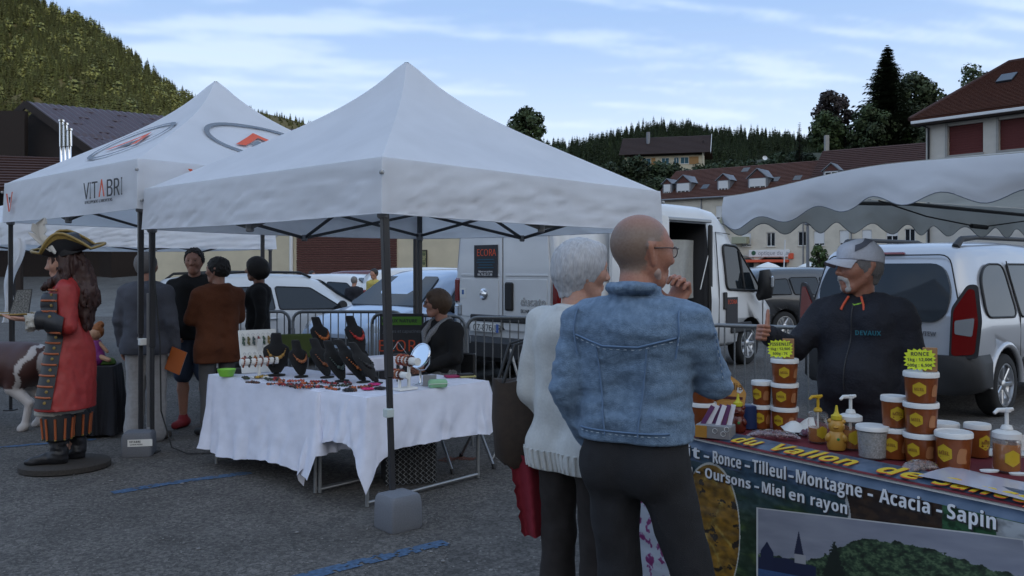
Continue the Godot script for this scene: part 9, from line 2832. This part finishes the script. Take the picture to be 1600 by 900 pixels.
	blob("hair", [ball(Vector3(-0.005, 0.3, -0.015), 0.07, 0.01), ball(Vector3(0.03, 0.36, -0.02), 0.035, 0.01), ball(Vector3(-0.05, 0.25, -0.02), 0.03, 0.01)], 0.008, mat(C(0.26, 0.09, 0.025), 0.7), fg, 0.01, Vector3(40, 40, 40))

func strip(st: SurfaceTool, pts: Array, w: float) -> void:
	st.set_smooth_group(1)
	for i in pts.size() - 1:
		var a: Vector3 = pts[i]
		var b: Vector3 = pts[i + 1]
		var s := (b - a).normalized().cross(Vector3.UP) * w / 2.0
		# worn paint: small flakes, missing where the coat has gone
		var k := int(a.distance_to(b) / 0.02)
		for q in k:
			var p := a.lerp(b, float(q) / k)
			var r := a.lerp(b, float(q + 1) / k)
			for e in 6:
				var f := e / 3.0 - 1.0
				var m := p + s * (f + 0.17)
				if noise.get_noise_2d(m.x * 9.0, m.z * 9.0) + 0.6 * noise.get_noise_2d(m.x * 45.0, m.z * 45.0) - 0.45 * pow(absf(f + 0.17), 4.0) > -0.36:
					QO(st, p + s * f, p + s * (f + 0.335), r + s * (f + 0.335), r + s * f, Vector3.UP)
func build_ground_marks() -> void:
	var g := 0.004
	for l in [[[tp(440, 910, g), tp(560, 879, g), tp(698, 847, g)], 0.1, "blue painted line on asphalt nearest the camera"], [[tp(176, 770, g), tp(250, 757, g), tp(330, 746, g), tp(392, 738, g)], 0.095, "blue painted line left of the jewellery table"], [[tp(-20, 700, g), tp(80, 692, g), tp(150, 686, g)], 0.08, "faint blue painted line behind the pirate statue"]]:
		var st := new_st()
		strip(st, l[0], l[1])
		var o := obj("painted_line", st, M.blue_paint)
		o.set_meta("kind", "structure")
	var so := new_st()
	strip(so, [tp(688, 720, g), tp(712, 715, g), tp(742, 717, g)], 0.12)
	obj("spray_mark", so, mat(C(0.20, 0.06, 0.03), 0.9, {tex = ntex(0.09, 0.3, 5), sc = 2.0})).set_meta("kind", "structure")
	# older, smoother repair of the asphalt beside the women and the stall
	var ps := new_st()
	ps.set_smooth_group(-1)
	var poly := []
	for q in [[690, 905], [705, 850], [735, 822], [742, 790], [785, 768], [860, 760], [900, 790], [980, 800], [1080, 905]]: poly.append(tp(q[0], q[1], 0.0035))
	var cc := Vector3.ZERO
	for p in poly: cc += p
	cc /= poly.size()
	for i in poly.size(): QO(ps, cc, poly[i], poly[(i + 1) % poly.size()], poly[(i + 1) % poly.size()], Vector3.UP)
	obj("asphalt_patch", ps, mat(C(0.20, 0.185, 0.172), 0.95, {tex = ntex(0.12, 0.2, 3, 1, 1024), sc = 0.5, world = true, big = ntex(0.02, 0.5, 5, 0, 512), bsc = 0.3})).set_meta("kind", "structure")
	# small stones and litter scattered on the asphalt
	rng.seed = 31
	var mm := MultiMesh.new()
	mm.transform_format = MultiMesh.TRANSFORM_3D
	mm.mesh = done(lt([Vector2(0, 0), Vector2(0.8, 0.1), Vector2(1, 0.5), Vector2(0.6, 0.9), Vector2(0, 1)], 5))
	mm.instance_count = 2600
	for i in mm.instance_count:
		var d := lerpf(3.0, 11.0, rng.randf())
		var s := rng.randf_range(0.0025, 0.0075) * (1.8 if rng.randf() < 0.05 else 1.0)
		mm.set_instance_transform(i, Transform3D(Basis(Vector3.UP, rng.randf() * TAU).scaled(Vector3(s, s * 0.6, s * 1.3)), V(rng.randf_range(-0.62, 0.4) * d, 0.002, d)))
	var o := MultiMeshInstance3D.new()
	o.name = "grit"
	o.multimesh = mm
	o.material_override = mat(C(0.20, 0.19, 0.18), 0.95)
	add_child(o)
	tag(o, "loose grit scattered over the asphalt in front", "grit", "", "stuff")
	# far shops' clutter
	for k in 2:
		var p := thing("parasol", ["white parasol left of the shop doorway, under the optician sign", "white parasol right of the shop doorway, under the optician sign"][k], "parasol", V([20.6, 24.3][k], 0, [69.0, 70.0][k]))
		obj("canopy", lt([Vector2(1.1, 1.55), Vector2(1.08, 1.6), Vector2(0.6, 1.85), Vector2(0, 2.05)], 8), M.paper, p)
		obj("pole", tb([Vector3(0, 0, 0), Vector3(0, 2.04, 0)], 0.04, 8), M.steel, p)
		obj("foot", lt([Vector2(0, 0), Vector2(0.3, 0), Vector2(0.3, 0.08), Vector2(0, 0.1)], 12), M.black, p)
	var lm := thing("lamp_post", "tall grey lamp post before the apartment row", "lamp post", V(20.7, 0, 60.0))
	obj("pole", tb([Vector3.ZERO, Vector3(0, 4.6, 0)], [0.13, 0.09], 10), M.zinc, lm)
	obj("lamp_head", bx(Vector3(0, 4.65, 0), Vector3(0.4, 0.2, 0.4), 0.05), M.zinc, lm)
	obj("base", lt([Vector2(0.2, 0), Vector2(0.2, 0.5), Vector2(0.14, 0.6)], 10), M.zinc, lm)
	var fl := thing("flag_pole", "thin white mast standing between shop fronts", "pole", V(19.6, 0, 62.0))
	obj("mast", tb([Vector3.ZERO, Vector3(0.15, 3.6, 0)], [0.06, 0.04], 8), M.white_frame, fl)
	obj("footing", bx(Vector3(0, 0.2, 0), Vector3(0.4, 0.4, 0.4), 0.04), M.stone, fl)
	for k in 3:
		var r := thing("postcard_rack", ["orange postcard rack outside the shop arch", "blue goods rack under the white parasol", "grey goods rack beside the mast"][k], "rack", V([22.2, 18.2, 16.7][k], 0, [66.0, 62.0, 60.0][k]))
		obj("panel", bx(Vector3(0, 0.9, 0), Vector3(1.3, 1.4, 0.3), 0.05), [M.paint_orange, mat(C(0.08, 0.14, 0.22), 0.7), M.zinc][k], r)
		for e in [-0.5, 0.5]: obj("leg", tb([Vector3(e, 0, 0), Vector3(e, 0.3, 0)], 0.03, 6), M.black, r)
		for q in 3: obj("shelf", bx(Vector3(0, 0.5 + q * 0.4, 0.2), Vector3(1.2, 0.04, 0.2)), M.paper, r)

func _ready() -> void:
	setup_view()
	make_materials()
	build_terrain()
	build_tents()
	build_buildings()
	build_trees()
	build_vehicles()
	build_jewellery()
	build_honey()
	build_people()
	build_statues()
	build_ground_marks()
